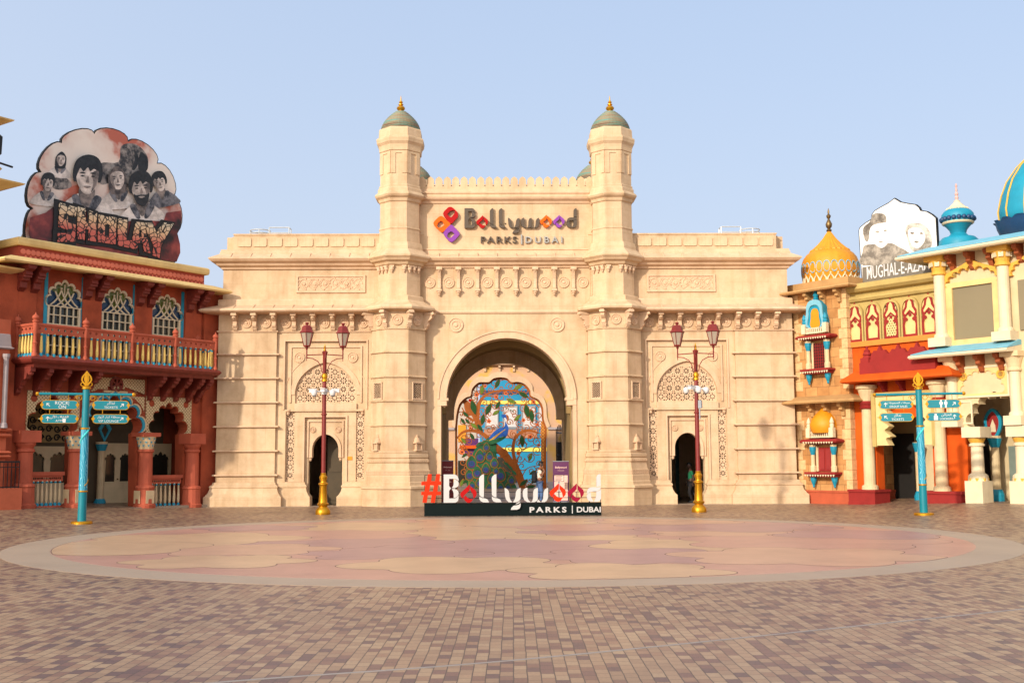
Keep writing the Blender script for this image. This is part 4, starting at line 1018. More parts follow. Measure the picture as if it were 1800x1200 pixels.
# ---- spandrel panels with lattice
for cx, h, z0, tp, lob in ((ARCH[0][0], 1.1, 3.15, 4.66, 5), (ARCH[2][0], 1.15, 3.15, 4.66, 7)):
    m = MB(); a = ARCH[0] if cx < -6 else ARCH[2]
    m.plate([[(cx-h, 3.14)]+multifoil(cx, 3.14, a[1]+0.02, a[3]+0.05, a[4], 6)[::-1]+[(cx+h, 3.14), (cx+h, tp), (cx-h, tp)]], [circle(cx-h+0.28, tp-0.28, 0.15, 14), circle(cx+h-0.28, tp-0.28, 0.15, 14)], -0.05, 0.02)
    m.build('arch_spandrel', M['lattice'], lb)
cx = -5.4
m = MB(); m.plate([[(cx-1.45, 3.14)]+multifoil(cx, 3.14, 1.24, 4.5, 7, 6)[::-1]+[(cx+1.45, 3.14), (cx+1.45, 4.66), (cx-1.45, 4.66)]], [], -0.05, 0.02); m.build('arch_spandrel', TC, lb)
for d0, d1, mt, y in ((0.0, 0.10, 'teal_wood', -0.10), (0.10, 0.16, 'cream_panel', -0.12)):
    o = multifoil(cx, 3.14, 1.24+d1, 4.5+d1, 7, 6); i_ = multifoil(cx, 3.14, 1.24+d0, 4.5+d0, 7, 6)
    m = MB(); m.plate([o+i_[::-1]], [], y, -0.03); m.build('arch_border', M[mt], lb)
for q in (-1, 1):
    m = MB(); m.plate([[(cx+q*1.42, 4.0), (cx+q*1.42, 4.62), (cx+q*0.7, 4.62), (cx+q*1.0, 4.5), (cx+q*1.25, 4.3)]], [], -0.075, -0.03); m.build('corner_lattice', M['lattice'], lb)
# ornament over the middle arch
m = MB(); m.plate([[(-6.7, 4.74), (-6.35, 4.74), (-6.2, 4.86), (-5.75, 4.86), (-5.75, 5.0), (-4.95, 5.0), (-4.95, 4.86), (-4.5, 4.86), (-4.3, 4.74), (-4.0, 4.74), (-4.0, 5.33), (-6.7, 5.33)]], [circle(-5.35, 5.12, 0.28, 20)], -0.08, 0.01); m.build('lattice_panel', M['lattice'], lb)
m = MB(); m.plate([circle(-5.35, 5.08, 0.31, 22)], [petal(-5.35, 5.08, k*PI/3, 0.06, 0.26, 0.07) for k in range(6)], -0.12, 0.0); m.build('wheel_medallion', WR, lb)
m = MB(); m.box(-5.9, -4.8, -0.07, 0.0, 4.74, 4.82); m.build('plaque', M['cream_panel'], lb)
# ---- ground-floor columns
def red_column(x, painted):
    gz = ground_z(L.world(x, -0.3).x); r = 0.36 if painted else 0.40
    m = MB(); m.box(x-0.44, x+0.44, -0.62, 0.2, gz-0.1, gz+0.14); m.build('column_base', TC, lb) if False else None
    c = MB(); c.lathe([(octo(0.40), gz-0.05), (octo(0.42), gz+0.12), (octo(0.36), gz+0.16), (octo(0.34), gz+0.75), (octo(0.37), gz+0.8), (octo(0.34), gz+0.88), (0.29, gz+0.92), (0.27, 2.32), (0.33, 2.36), (0.33, 2.44), (0.27, 2.48)] + ([(0.27, 2.5)] if painted else [(0.28, 2.5), (0.36, 2.62), (0.36, 2.72)]), 16 if painted else 16, (x, -0.22), PI/16)
    c.box(x-0.42, x+0.42, -0.62, 0.2, 2.98, 3.14) if painted else c.box(x-0.40, x+0.40, -0.6, 0.2, 2.7, 3.14)
    col = c.build('column', TL, lb)
    if painted:
        k = MB(); k.lathe([(0.28, 2.46), (0.30, 2.55), (0.36, 2.8), (0.40, 2.98)], 16, (x, -0.22), PI/16); cap = k.build('capital', M['cream_panel'], col)
        t = MB()
        for row, (rr, z) in enumerate(((0.315, 2.60), (0.352, 2.74), (0.385, 2.88))):
            for i in range(10):
                a = 2*PI*(i+0.5*(row % 2))/10; o = Vector((x+math.cos(a)*rr, -0.22+math.sin(a)*rr)); tt = Vector((-math.sin(a), math.cos(a)))*0.05; nn = Vector((math.cos(a), math.sin(a)))*0.012
                v = [t.bm.verts.new((*(o+tt+nn), z+0.04)), t.bm.verts.new((*(o-tt+nn), z+0.04)), t.bm.verts.new((*(o+nn), z-0.04)), t.bm.verts.new((*(o-nn*2), z))]
                for f in ((0, 1, 2), (0, 3, 1), (1, 3, 2), (2, 3, 0)): t.face([v[j] for j in f])
        t.build('capital_triangles', M['teal_wood'], col)
        p = MB()
        for a in (-PI/2, -PI, 0):
            p.obox((x, -0.22), a, -0.20, 0.20, 0.36, 0.375, gz+0.18, gz+0.7)
        p.build('base_panel', M['cream_panel'], col)
for x, p in ((-9.25, False), (-7.15, True), (-3.95, True), (-1.6, False)): red_column(x, p)
# low balustrades between the columns
c1, c2 = baluster('baluster', 0.0, 0.95, M['cream_panel'], M['teal_wood'])
for x0, x1, nb in ((-8.85, -7.55, 7), (-3.55, -2.0, 7)):
    gz = ground_z(L.world((x0+x1)/2, 0).x)
    m = MB(); m.box(x0-0.05, x1+0.05, -0.08, 0.08, gz+1.2, gz+1.34)
    m.plate([[(x0, gz+0.98), (x1, gz+0.98), (x1, gz+1.2), (x0, gz+1.2)]], [circle(x0+0.1+i*(x1-x0-0.2)/(2*nb-1), gz+1.09, 0.045, 8) for i in range(2*nb)], -0.03, 0.03)
    bl = m.build('balustrade', TL, lb); m = MB(); m.box(x0-0.05, x1+0.05, -0.05, 0.05, gz-0.05, gz+0.06); m.build('bottom_rail', TL, bl)
    for i in range(nb):
        q_ = (x0+0.1+i*(x1-x0-0.2)/(nb-1), 0, gz+0.05); link('baluster', c1, bl, q_); link('baluster_foot', c2[0], bl, q_); link('baluster_cap', c2[1], bl, q_)
# porch interior: doors, painted scroll panel, pilaster
m = MB(); m.box(-9.75, -1.05, 2.52, 2.598, 0, 5.34); m.build('porch_wall', mat('porch_shade_brown', (88, 74, 54), 0.9, 0.15, 1.5), lb)  # sheet over the terracotta back wall; unlit porch shade put into its brown
m = MB(); m.box(-10.2, -0.25, -0.5, 2.6, -0.05, 0.12); m.build('porch_floor', conc, lb)
def porch_door(cx, w, hh, n, base=0.12):
    m = MB(); hs = []
    for i in range(n):
        a = cx-w/2+(i+0.5)*w/n; q = w/n/2-0.12
        hs.append([(a+q, base+1.0)]+multifoil(a, base+1.9, q, base+2.15, 5, 5)+[(a-q, base+1.0)])
    m.plate([[(cx-w/2, base), (cx+w/2, base), (cx+w/2, hh), (cx-w/2, hh)]], hs, 2.38, 2.44); d = m.build('door', M['cream_panel'], lb)
    g = MB(); g.box(cx-w/2+0.05, cx+w/2-0.05, 2.45, 2.475, base+0.9, base+2.3); g.build('pane', M['glass_dark'], d)
    h = MB(); h.ball((cx, 2.36, base+1.1), 0.035); h.build('handle', M['bronze'], d)
PX = lambda px, yl=2.4: L.pix(px, 800, yl)[0]
porch_door(PX(83), PX(121)-PX(47)+0.3, 2.6, 2); porch_door(PX(207), PX(233)-PX(181), 2.75, 2); porch_door(PX(282), PX(293)-PX(265)+0.3, 2.75, 1)
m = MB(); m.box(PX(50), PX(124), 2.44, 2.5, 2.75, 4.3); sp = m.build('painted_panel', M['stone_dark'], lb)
m = MB()
for i in range(7):
    for j in range(4):
        cx, cz = PX(56)+i*0.36, 2.95+j*0.36; sg = 1 if (i+j) % 2 else -1
        m.plate([stroke([(cx+0.15*(1-t*0.7)*math.cos(sg*t*8), cz+0.15*(1-t*0.7)*math.sin(sg*t*8)) for t in [k/8 for k in range(9)]], [0.05]*9, 2)], [], 2.41, 2.44)
m.build('painted_scroll', M['dark'], sp)
PXL = PX(178, 2.2)
m = MB(); m.lathe([(0.22, 0.1), (0.22, 0.3), (0.15, 0.42), (0.14, 2.4), (0.24, 2.7), (0.24, 2.8)], 12, (PXL, 2.2)); pil = m.build('pilaster', M['cream_panel'], lb)
m = MB(); m.lathe([(0.25, 0.1), (0.25, 0.28), (0.18, 0.42)], 12, (PXL, 2.2)); m.lathe([(0.16, 2.42), (0.26, 2.7)], 12, (PXL, 2.2))
m.plate([petal(PXL, 3.25, PI/2, -0.45, 0.55, 0.32)], [petal(PXL, 3.2, PI/2, -0.25, 0.35, 0.18)], 1.98, 2.05); m.build('pilaster_bands', M['teal_wood'], pil)

# ---- billboard on the roof
def bill_pts(L0, pts, yl): return [L0.pix(*p, yl) for p in pts]
BY = 0.9
bb = thing('billboard', 'scalloped film billboard of black haired figures above cracked lettering on the terracotta roof', 'billboard', L.o, L.a)
def zz(x, y): return (x/4, 180+y/4)       # enlarged view -> photograph
lob = [(195,860),(182,905),(190,965)]
def bulge(a, b, k, n=8):
    a, b = Vector(a), Vector(b); m = (a+b)/2; d = b-a; nr = Vector((d.y, -d.x)).normalized()
    return [tuple(m-d/2*math.cos(PI*i/n)+nr*d.length*k*math.sin(PI*i/n)) for i in range(n)]
knots = [(195,985),(222,745),(280,485),(428,278),(662,212),(902,268),(1108,425),(1215,665),(1228,925),(1222,1130)]
outl = []
for i in range(len(knots)-1): outl += bulge(knots[i], knots[i+1], 0.24 if i not in (0, 8) else 0.15)
outl += [(1222, 1130)]
BP = [L.pix(*zz(*p), BY) for p in outl]
m = MB(); m.plate([BP], [], BY, BY+0.13); m.build('board', M['black'], bb)
def poster_bg():
    mm, nt, b = nodes('poster_sky'); L_ = nt.links.new
    tc = N(nt, 'ShaderNodeTexCoord'); n1 = N(nt, 'ShaderNodeTexNoise'); n1.inputs['Scale'].default_value = 0.55; n1.inputs['Detail'].default_value = 6
    L_(tc.outputs['Object'], n1.inputs['Vector'])
    r = ramp(nt, [(0.44, lin((222, 208, 194))), (0.56, lin((212, 190, 176))), (0.64, lin((176, 92, 70)))]); L_(n1.outputs['Fac'], r.inputs['Fac'])
    L_(r.outputs['Color'], b.inputs['Base Color']); b.inputs['Roughness'].default_value = 0.5; return mm
def poster_red():
    mm, nt, b = nodes('poster_red_smoke'); L_ = nt.links.new
    tc = N(nt, 'ShaderNodeTexCoord'); n1 = N(nt, 'ShaderNodeTexNoise'); n1.inputs['Scale'].default_value = 1.1; n1.inputs['Detail'].default_value = 8
    L_(tc.outputs['Object'], n1.inputs['Vector'])
    r = ramp(nt, [(0.36, lin((24, 14, 16))), (0.5, lin((110, 40, 40))), (0.66, lin((170, 76, 66)))]); L_(n1.outputs['Fac'], r.inputs['Fac'])
    L_(r.outputs['Color'], b.inputs['Base Color']); b.inputs['Roughness'].default_value = 0.5; return mm
def grainy(name, c1, c2, sc_=5):
    mm, nt, b = nodes(name); L_ = nt.links.new
    tc = N(nt, 'ShaderNodeTexCoord'); n1 = N(nt, 'ShaderNodeTexNoise'); n1.inputs['Scale'].default_value = sc_; n1.inputs['Detail'].default_value = 8; n1.inputs['Roughness'].default_value = 0.7
    L_(tc.outputs['Object'], n1.inputs['Vector'])
    r = ramp(nt, [(0.42, lin(c1)), (0.6, lin(c2))]); L_(n1.outputs['Fac'], r.inputs['Fac']); L_(r.outputs['Color'], b.inputs['Base Color']); b.inputs['Roughness'].default_value = 0.5; return mm
inn = offset_poly(BP, -0.05)
m = MB(); m.plate([inn], [], BY-0.02, BY); poster = m.build('poster', poster_bg(), bb)
INK = grainy('ink_black', (12, 14, 16), (34, 36, 38)); ROCK = grainy('printed_rock', (40, 40, 42), (150, 140, 132), 3); FACE = grainy('printed_face', (150, 138, 130), (222, 206, 194), 1.6); SHIRT = grainy('printed_shirt', (170, 160, 152), (226, 214, 204), 1.5); DENIM = grainy('printed_denim', (40, 44, 52), (120, 118, 122), 3); SHADE = grainy('printed_shade', (76, 70, 68), (140, 126, 118), 2)
lay = [0]
def flat(pts, mt, name='figure', par=None, smooth=True):
    lay[0] += 1; y = BY-0.02-0.002*lay[0]
    q = catmull([(p[0], p[1]) for p in pts], 4, True) if smooth else pts
    m = MB(); m.plate([[L.pix(*zz(*p), BY) for p in q]], [], y-0.001, y+0.001); return m.build(name, mt, par or bb)
def inside_only(pts): return pts
flat([(700,430),(830,420),(850,310),(930,290),(1000,330),(1040,400),(1030,470),(1000,560),(900,600),(800,560),(720,580),(690,540)], ROCK, 'printed_rock')
flat([(940,330),(975,400),(950,470),(925,470),(945,400)], INK, 'printed_rock'); flat([(985,350),(1035,400),(1030,480),(970,470)], INK, 'printed_rock')
flat([(360,540),(450,528),(500,570),(490,600),(420,615),(370,600)], ROCK, 'printed_rock')
def bust(cx, cy, s, hair, shirt, tilt=0.0, beard=False, side=1, longhair=False, name='printed_figure'):
    """Generic printed head and shoulders: shirt, neck, hair, face, brows, eyes, nose, mouth."""
    T = lambda P: [(cx+s*(x*math.cos(tilt)-y*math.sin(tilt)), cy+s*(x*math.sin(tilt)+y*math.cos(tilt))) for x, y in P]
    f = flat(T([(-0.35,0.85),(-0.95,1.25),(-1.35,1.7),(-1.4,2.3),(1.4,2.3),(1.35,1.7),(0.95,1.25),(0.35,0.85)]), shirt, name)
    flat(T([(-0.3,0.5),(-0.36,1.05),(-0.1,1.6),(0.1,1.6),(0.4,1.0),(0.3,0.5)]), SHADE, 'printed_neck', f)
    flat(T([(-0.4,0.95),(-0.7,1.05),(-0.35,1.75),(-0.12,1.7)]), DENIM, 'printed_collar', f); flat(T([(0.4,0.95),(0.75,1.1),(0.35,1.75),(0.1,1.7)]), DENIM, 'printed_collar', f)
    if longhair: flat(T([(-0.62,-0.3),(-0.7,0.4),(-0.6,1.1),(-0.3,1.2),(0.3,1.2),(0.62,1.0),(0.7,0.3),(0.6,-0.4),(0,-0.95)]), hair, 'printed_hair', f)
    else: flat(T([(-0.66,0.25),(-0.7,-0.3),(-0.5,-0.8),(0,-1.02),(0.5,-0.85),(0.72,-0.3),(0.66,0.25),(0.4,0.3),(-0.4,0.3)]), hair, 'printed_hair', f)
    flat(T([(-0.48,-0.3),(-0.1,-0.52),(0.4,-0.42),(0.52,0.0),(0.46,0.45),(0.24,0.8),(0.02,0.88),(-0.22,0.78),(-0.45,0.4),(-0.54,0.0)]), FACE, 'printed_face', f)
    if not longhair: flat(T([(-0.56,0.1),(-0.6,-0.45),(-0.2,-0.85),(0.35,-0.8),(0.6,-0.4),(0.56,0.12),(0.48,-0.2),(0.3,-0.34),(0.12,-0.22),(0.0,-0.4),(-0.2,-0.2),(-0.36,-0.36),(-0.48,-0.1)]), hair, 'printed_fringe', f)
    flat(T([(-0.48*side,-0.28),(-0.2*side,-0.1),(-0.3*side,0.35),(-0.2*side,0.8),(-0.4*side,0.5),(-0.54*side,0.0)]), SHADE, 'printed_cheek', f)
    for q in (-0.24, 0.26):
        flat(T([(q-0.15,-0.12),(q,-0.18),(q+0.15,-0.11),(q,-0.1)]), INK, 'printed_brow', f); flat(T([(q-0.1,0.02),(q,-0.02),(q+0.1,0.02),(q,0.06)]), INK, 'printed_eye', f)
    flat(T([(0.02,0.0),(0.1,0.3),(0.0,0.34),(-0.06,0.3)]), SHADE, 'printed_nose', f)
    if beard: flat(T([(-0.46,0.35),(-0.3,0.42),(0.0,0.4),(0.3,0.42),(0.46,0.35),(0.36,0.8),(0.05,1.1),(-0.3,0.85)]), hair, 'printed_beard', f)
    flat(T([(-0.18,0.52),(0,0.48),(0.2,0.52),(0,0.6)]), SHADE if not beard else FACE, 'printed_mouth', f)
bust(425, 400, 56, INK, SHIRT, 0.1, longhair=True)
bust(330, 565, 70, INK, SHIRT, 0.1)
bust(815, 535, 92, grainy('printed_brown_hair', (50, 44, 44), (110, 98, 92), 4), SHIRT, -0.08, longhair=True)
bust(1108, 562, 76, INK, DENIM, -0.2)
bust(600, 520, 146, INK, SHIRT, 0.05, side=-1)
bust(972, 605, 120, INK, SHIRT, -0.06, beard=True, side=-1)
# dark red ground of the poster, clipped to the board
base = [p for p in outl if p[1] > 760]
def between(x): return 800-(x-195)*0.0
red = [(192,985),(186,940),(184,880),(193,815),(300,780),(400,705),(640,790),(800,850),(950,830),(1130,840),(1150,780),(1252,765),(1258,820),(1248,890),(1228,925),(1246,1000),(1248,1060),(1222,1124)]
flat(red, poster_red(), 'printed_ground', smooth=False)
# cracked block lettering
def cracked():
    mm, nt, b = nodes('cracked_lettering'); L_ = nt.links.new
    tc = N(nt, 'ShaderNodeTexCoord'); v = N(nt, 'ShaderNodeTexVoronoi', feature='DISTANCE_TO_EDGE'); v.inputs['Scale'].default_value = 4.6; L_(tc.outputs['Object'], v.inputs['Vector'])
    r = ramp(nt, [(0.05, lin((14, 12, 12))), (0.09, (1, 1, 1))]); L_(v.outputs['Distance'], r.inputs['Fac'])
    sp = N(nt, 'ShaderNodeSeparateXYZ'); L_(tc.outputs['Object'], sp.inputs[0]); mr = N(nt, 'ShaderNodeMapRange'); mr.inputs[1].default_value = 11.3; mr.inputs[2].default_value = 12.3; L_(sp.outputs['Z'], mr.inputs[0])
    c2 = ramp(nt, [(0.0, lin((196, 96, 80))), (0.5, lin((214, 176, 134))), (1.0, lin((206, 196, 170)))]); L_(mr.outputs[0], c2.inputs['Fac'])
    mx = N(nt, 'ShaderNodeMix', data_type='RGBA', blend_type='MULTIPLY'); mx.inputs[0].default_value = 1; L_(r.outputs['Color'], mx.inputs[6]); L_(c2.outputs['Color'], mx.inputs[7]); L_(mx.outputs[2], b.inputs['Base Color']); return mm
LET = {
 'S': [(390,710),(515,745),(505,810),(450,800),(450,850),(505,865),(500,985),(378,985),(380,925),(440,925),(440,900),(385,880)],
 'H': [(522,738),(575,755),(575,845),(600,855),(600,765),(655,785),(648,985),(592,975),(598,900),(572,895),(568,975),(515,965)],
 'O': [(668,795),(792,815),(785,1005),(660,985)],
 'L': [(805,820),(868,832),(862,975),(905,975),(890,1030),(800,1010)],
 'A': [(930,845),(985,850),(1030,1065),(985,1055),(978,1000),(945,990),(935,1040),(890,1030)],
 'Y': [(975,850),(1045,855),(1070,915),(1130,850),(1195,858),(1105,1010),(1095,1100),(1048,1080),(1052,1005)]}
y = BY-0.02-0.002*(lay[0]+2)
m = MB()
for k, P in LET.items():
    pts = offset_poly([L.pix(*zz(p[0]-10, p[1]+2), BY) for p in P], 0.14); lay[0] += 1
    m.plate([pts], [], y-0.002*lay[0]*0.2, y)
m.build('lettering_shadow', M['black'], bb)
cl = cracked(); y2 = y-0.04
HOL = {'O': [[(712,860),(745,866),(742,950),(708,944)]], 'A': [[(955,900),(968,902),(972,955),(948,950)]]}
for k, P in LET.items():
    m = MB(); m.plate([[L.pix(*zz(*p), BY) for p in P]], [[L.pix(*zz(*p), BY) for p in h] for h in HOL.get(k, [])], y2-0.03, y2); m.build('letter', cl, bb)
m = MB()
for x in (-8.4, -6.5, -4.6, -2.6):
    m.tube([(x, BY+0.3, 9.6), (x, BY+0.3, 12.2)], 0.05, 6); m.tube([(x, BY+0.3, 12.0), (x, BY+2.2, 9.62)], 0.05, 6)
m.build('support_frame', M['steel'], bb)

# ---- the neighbour at the left edge of the picture
nb = thing('corner_pavilion_building', 'pink pillared cream building with stacked curved eaves at the left edge', 'building', L.o, L.a)
def eave_tier(px, py, thick, out=1.6, yl=-0.5):
    x, z = L.pix(px, py, yl)
    m = MB(); m.sweep([(x-out, 1.6), (x-out, yl+out), (x-out-6, yl+out)][::-1], [(-0.6, z-thick*0.9), (out*0.5, z-thick*0.45), (out*0.98, z-0.05), (out, z), (out*0.6, z+thick*0.25), (0.0, z+thick*0.6), (-0.6, z+thick*0.6)])
    return m.build('eave', EC, nb)
eave_tier(45, 323, 0.75); eave_tier(26, 211, 0.5, 1.2); eave_tier(53, 474, 0.5, 1.3, -0.6)
xa, za = L.pix(0, 600, -0.6); xe, ze = L.pix(12, 292, -0.6)
m = MB(); m.box(xe-6, xe-0.05, 0.2, 5, 9.7, ze+3.3); m.sweep([(xe-5, 0.3), (xe+0.02, 0.3), (xe+0.02, 3)], [(-0.3, ze-0.1), (0.12, ze-0.05), (0.2, ze+0.05), (0.12, ze+0.16), (-0.3, ze+0.2)]); m.box(-18, -10.55, 0.0, 5, 0, 9.7)
m.build('wall', EC, nb)
m = MB(); xr, zr = L.pix(20, 585, -0.5)
m.box(xr-3, xr, -0.45, 0.6, 0, 7.2); m.build('pink_front', M['salmon'], nb)
m = MB(); z1 = L.pix(20, 612, -0.5)[1]; z0 = L.pix(20, 588, -0.5)[1]
m.sweep([(xr-3, -0.5), (xr, -0.5), (xr, 0.4)], [(-0.1, z1-0.06), (0.06, z1-0.04), (0.1, z1), (0.02, z1+0.05), (-0.02, z0), (-0.1, z0+0.04)]); m.build('parapet_panel', M['lilac_pillar'], nb)
m = MB(); zc, zb = L.pix(12, 622, -0.6)[1], L.pix(12, 752, -0.6)[1]
for q in (0.22, 0.95): m.lathe([(0.14, zb), (0.12, zb+0.15), (0.09, zb+0.2), (0.09, zc-0.2), (0.13, zc-0.1), (0.13, zc)], 10, (xr-q, -0.62))
m.build('pillar', M['lilac_pillar'], nb)
m = MB()
for py in (755, 765, 795, 802):
    z = L.pix(12, py, -0.6)[1]; m.sweep([(xr-3, -0.5), (xr-0.05, -0.5), (xr-0.05, 0.3)], [(-0.05, z-0.08), (0.12, z-0.05), (0.16, z), (0.1, z+0.06), (-0.05, z+0.06)])
gz = 0.27; m.box(xr-3, xr+0.35, -1.05, -0.3, 0, L.pix(12, 858, -1.05)[1]); m.build('pink_ledge', M['salmon'], nb)
fe = thing('iron_fence', 'black iron fence on the pink plinth at the left edge', 'fence', L.world(xr-0.9, -0.9, L.pix(12, 858, -1.05)[1]), L.a)
m = MB(); m.box(-1.5, 1.2, -0.02, 0.02, 0.02, 0.06); m.box(-1.5, 1.2, -0.02, 0.02, 0.92, 0.98); m.box(-1.5, 1.2, -0.015, 0.015, 0.74, 0.77)
for i in range(19): m.box(-1.5+i*0.15-0.012, -1.5+i*0.15+0.012, -0.012, 0.012, 0.0, 0.95)
m.build('railing', M['black'], fe)
sp_x, sp_z = L.pix(2, 250, -1.0)
flt = thing('floodlight', 'black floodlight bracketed between the curved eaves', 'floodlight', L.world(sp_x-0.1, -0.7, sp_z-0.75), L.a)
m = MB(); m.xprism([(-0.15, 0.35), (0.15, 0.3), (0.2, 1.05), (0.05, 1.15), (-0.18, 1.0)], -0.28, 0.22); m.build('lamp_housing', M['black'], flt)
m = MB(); m.tube([(-0.2, 0, 0.1), (0.75, 0.0, 0.0)], 0.04, 6); m.tube([(-0.05, 0, 0.06), (-0.05, 0, 0.4)], 0.05, 6); m.tube([(-0.2, 0, 0.1), (-0.2, 1.2, 0.0)], 0.04, 6); m.build('arm', M['black'], flt)
# ------------------------------------------------------------------ RIGHT: stone tower, orange house, cream house (axes of frame K)
def KP(px, py, yl=0.0): return K.pix(px, py, yl)
def KZ(px, py, yl=0.0): return K.pix(px, py, yl)[1]
def kdist(x, y): return K.world(x, y).y*1.0
z2 = lambda x, y: (1380+x/4.286, 500+y/4.286)
z3 = lambda x, y: (1380+x/4.286, 660+y/4.286)
z1_ = lambda x, y: (1380+x/4.286, 280+y/4.286)
z6 = lambda x, y: (1640+x/5, 400+y/5)
z7 = lambda x, y: (1640+x/4.8, 640+y/4.8)
OC = M['ochre']; CW = M['cream_wall']; TQ = M['turq']

# ---- stone tower with yellow dome
stt = thing('sandstone_tower', 'sandstone block tower with a yellow ribbed dome beside the gatehouse', 'tower', K.o, K.a)
TX0, TX1 = -1.6, 2.28
m = MB(); m.box(TX0, TX1, 0, 4.0, 0.55, 9.3); m.build('wall', M['blocks'], stt)
m = MB(); m.box(TX0, TX1+0.05, -0.06, 4.0, 0, 0.50); m.box(TX0, TX1+0.09, -0.1, 4.0, 0.50, 0.58); m.build('base_course', mat('rust_base', (170, 78, 48), 0.8, 0.12, 2), stt)
for k in range(20):
    z = 0.6+k*0.43; wq = 0.42 if k % 2 else 0.28
    if 4.1 < z+0.2 < 4.75 or z > 8.9: continue
    m = MB(); m.box(TX1-wq, TX1+0.02, -0.02, 0.28 if k % 2 else 0.42, z+0.01, z+0.42); m.build('quoin', M['quoin'], stt)
    m = MB(); m.box(-0.55, -0.55+(0.28 if k % 2 else 0.42), -0.02, 0.1, z+0.01, z+0.42); m.build('quoin', M['quoin'], stt)
STN = mat('tower_eave_stone', (176, 136, 88), 0.85, 0.12, 1.6, 0.2, 24, spec=0.2)
for zt, out in ((9.25, 0.55), (4.36, 0.72)):
    m = MB(); m.sweep([(TX0, 0), (TX1, 0), (TX1, 3.9)], [(-0.2, zt), (out, zt-0.06), (out+0.05, zt), (out, zt+0.07), (0.1, zt+(0.12 if zt > 6 else 0.30)), (-0.2, zt+(0.12 if zt > 6 else 0.30))]); m.build('eave', STN, stt)
    b = MB(); b.xprism([(0, zt-0.02), (-0.42, zt-0.06), (-0.42, zt-0.2), (-0.28, zt-0.26), (-0.3, zt-0.36), (-0.14, zt-0.42), (-0.12, zt-0.6), (0, zt-0.68)], -0.08, 0.08); bm_ = b.mesh('corbel', STN)
    for x in (0.4, 1.2, 2.0): link('corbel', bm_, stt, (x, 0, 0))
    link('corbel', bm_, stt, (TX1, 0.5, 0), PI/2)
def niche(zoomf, cx, px_l, px_r, y_top, y_bot, shelf, ledge, dome):
    """Little projecting window: shelf on corbels, posts, red shutter, dentilled ledge, crest."""
    YY = -0.22
    P = lambda x, y: KP(*zoomf(x, y), YY)
    xl, xr = P(px_l, y_bot)[0], P(px_r, y_bot)[0]; zt = P(cx, y_top)[1]; zb = P(cx, y_bot)[1]; xc = (xl+xr)/2; hw = (xr-xl)/2
    w = MB(); w.box(xc-hw, xc+hw, -0.06, 0.0, zb, zt)
    if not dome:
        w2 = MB(); hs = []
        for i in range(5):
            for j in range(9):
                a = xc-hw+(i+0.5)*2*hw/5; b = zb+(j+0.5)*(zt-zb)/9; hs.append([(a-0.05, b-0.05), (a+0.05, b-0.05), (a+0.05, b+0.05), (a-0.05, b+0.05)])
        w2.plate([[(xc-hw, zb), (xc+hw, zb), (xc+hw, zt), (xc-hw, zt)]], hs, -0.1, -0.062); win = w2.build('window', M['red_wall'], stt); w.build('shutter_back', mat('shutter_back', (70, 30, 24), 0.8), win)
    else:
        win = w.build('window', M['red_wall'], stt); w2 = MB()
        for q in (-1, 1): w2.box(*sorted((xc+q*0.05, xc+q*(hw-0.06))), -0.085, -0.06, zb+0.08, zt-0.08)
        w2.build('shutter_panel', mat('shutter_red', (140, 40, 38), 0.7, 0.1, 3), win)
    s = MB()
    for q in (-1, 1):
        s.lathe([(0.13, zb-0.02), (0.13, zb+0.2), (0.09, zb+0.26), (0.085, zt-0.3), (0.13, zt-0.1), (0.14, zt+0.12)], 10, (xc+q*(hw+0.2), -0.2))
        s.box(xc+q*(hw+0.05)-0.05, xc+q*(hw+0.05)+0.05, -0.12, 0, zb, zt+0.05)
    s.build('post', M['cream_panel'], win, smooth=False)
    s = MB()
    for q in (-1, 1):
        s.lathe([(0.085, zt-0.32), (0.14, zt-0.1), (0.15, zt+0.03)], 10, (xc+q*(hw+0.2), -0.2)); s.lathe([(0.0, zb-0.72), (0.05, zb-0.66), (0.05, zb-0.6), (0.12, zb-0.42), (0.14, zb-0.24)], 10, (xc+q*(hw+0.2), -0.2))
    s.build('turquoise_cap', TQ, win)
    s = MB(); h2 = hw+0.46
    s.box(xc-h2+0.1, xc+h2-0.1, -0.42, 0.0, zb-0.24, zb-0.13); s.box(xc-h2, xc+h2, -0.5, 0.0, zb-0.12, zb-0.03)
    s.sweep([(xc-h2, 0), (xc-h2, -0.38), (xc+h2, -0.38), (xc+h2, 0)], [(-0.38, zt+0.13), (0.14, zt+0.20), (0.18, zt+0.26), (0.1, zt+0.34), (-0.38, zt+0.42)])
    s.build('red_ledge', M['red_wall'], win)
    s = MB(); n = 12
    for k in range(n):
        x = xc-h2+(k+0.5)*2*h2/n; s.prism([(x-0.05, zb-0.14), (x+0.05, zb-0.14), (x, zb-0.23)], -0.525, -0.5); s.prism([(x-0.05, zt+0.24), (x+0.05, zt+0.24), (x, zt+0.15)], -0.57, -0.54)
    z0 = zt+0.42; s.box(xc-h2+0.1, xc+h2-0.1, -0.36, -0.32, z0, z0+0.06); s.box(xc-h2+0.1, xc+h2-0.1, -0.36, -0.32, z0+0.2, z0+0.25)
    for k in range(13): x = xc-h2+0.15+k*(2*h2-0.3)/12; s.box(x-0.03, x+0.03, -0.355, -0.325, z0+0.06, z0+0.2)
    for q in (-1, 1): s.box(xc+q*(h2-0.2)-0.1, xc+q*(h2-0.2)+0.1, -0.44, -0.24, z0, z0+0.42)
    s.build('cream_railing', M['frame_cream'], win)
    s = MB()
    for q in (-1, 1): s.lathe([(0.08, 0), (0.1, 0.1), (0.07, 0.16), (0.1, 0.22), (0.07, 0.34), (0.01, 0.45)], 10, (xc+q*(h2-0.2), -0.34), 0, z0+0.42)
    s.build('finial', TQ if not dome else M['frame_cream'], win)
    return win, xc, z0+0.2, h2
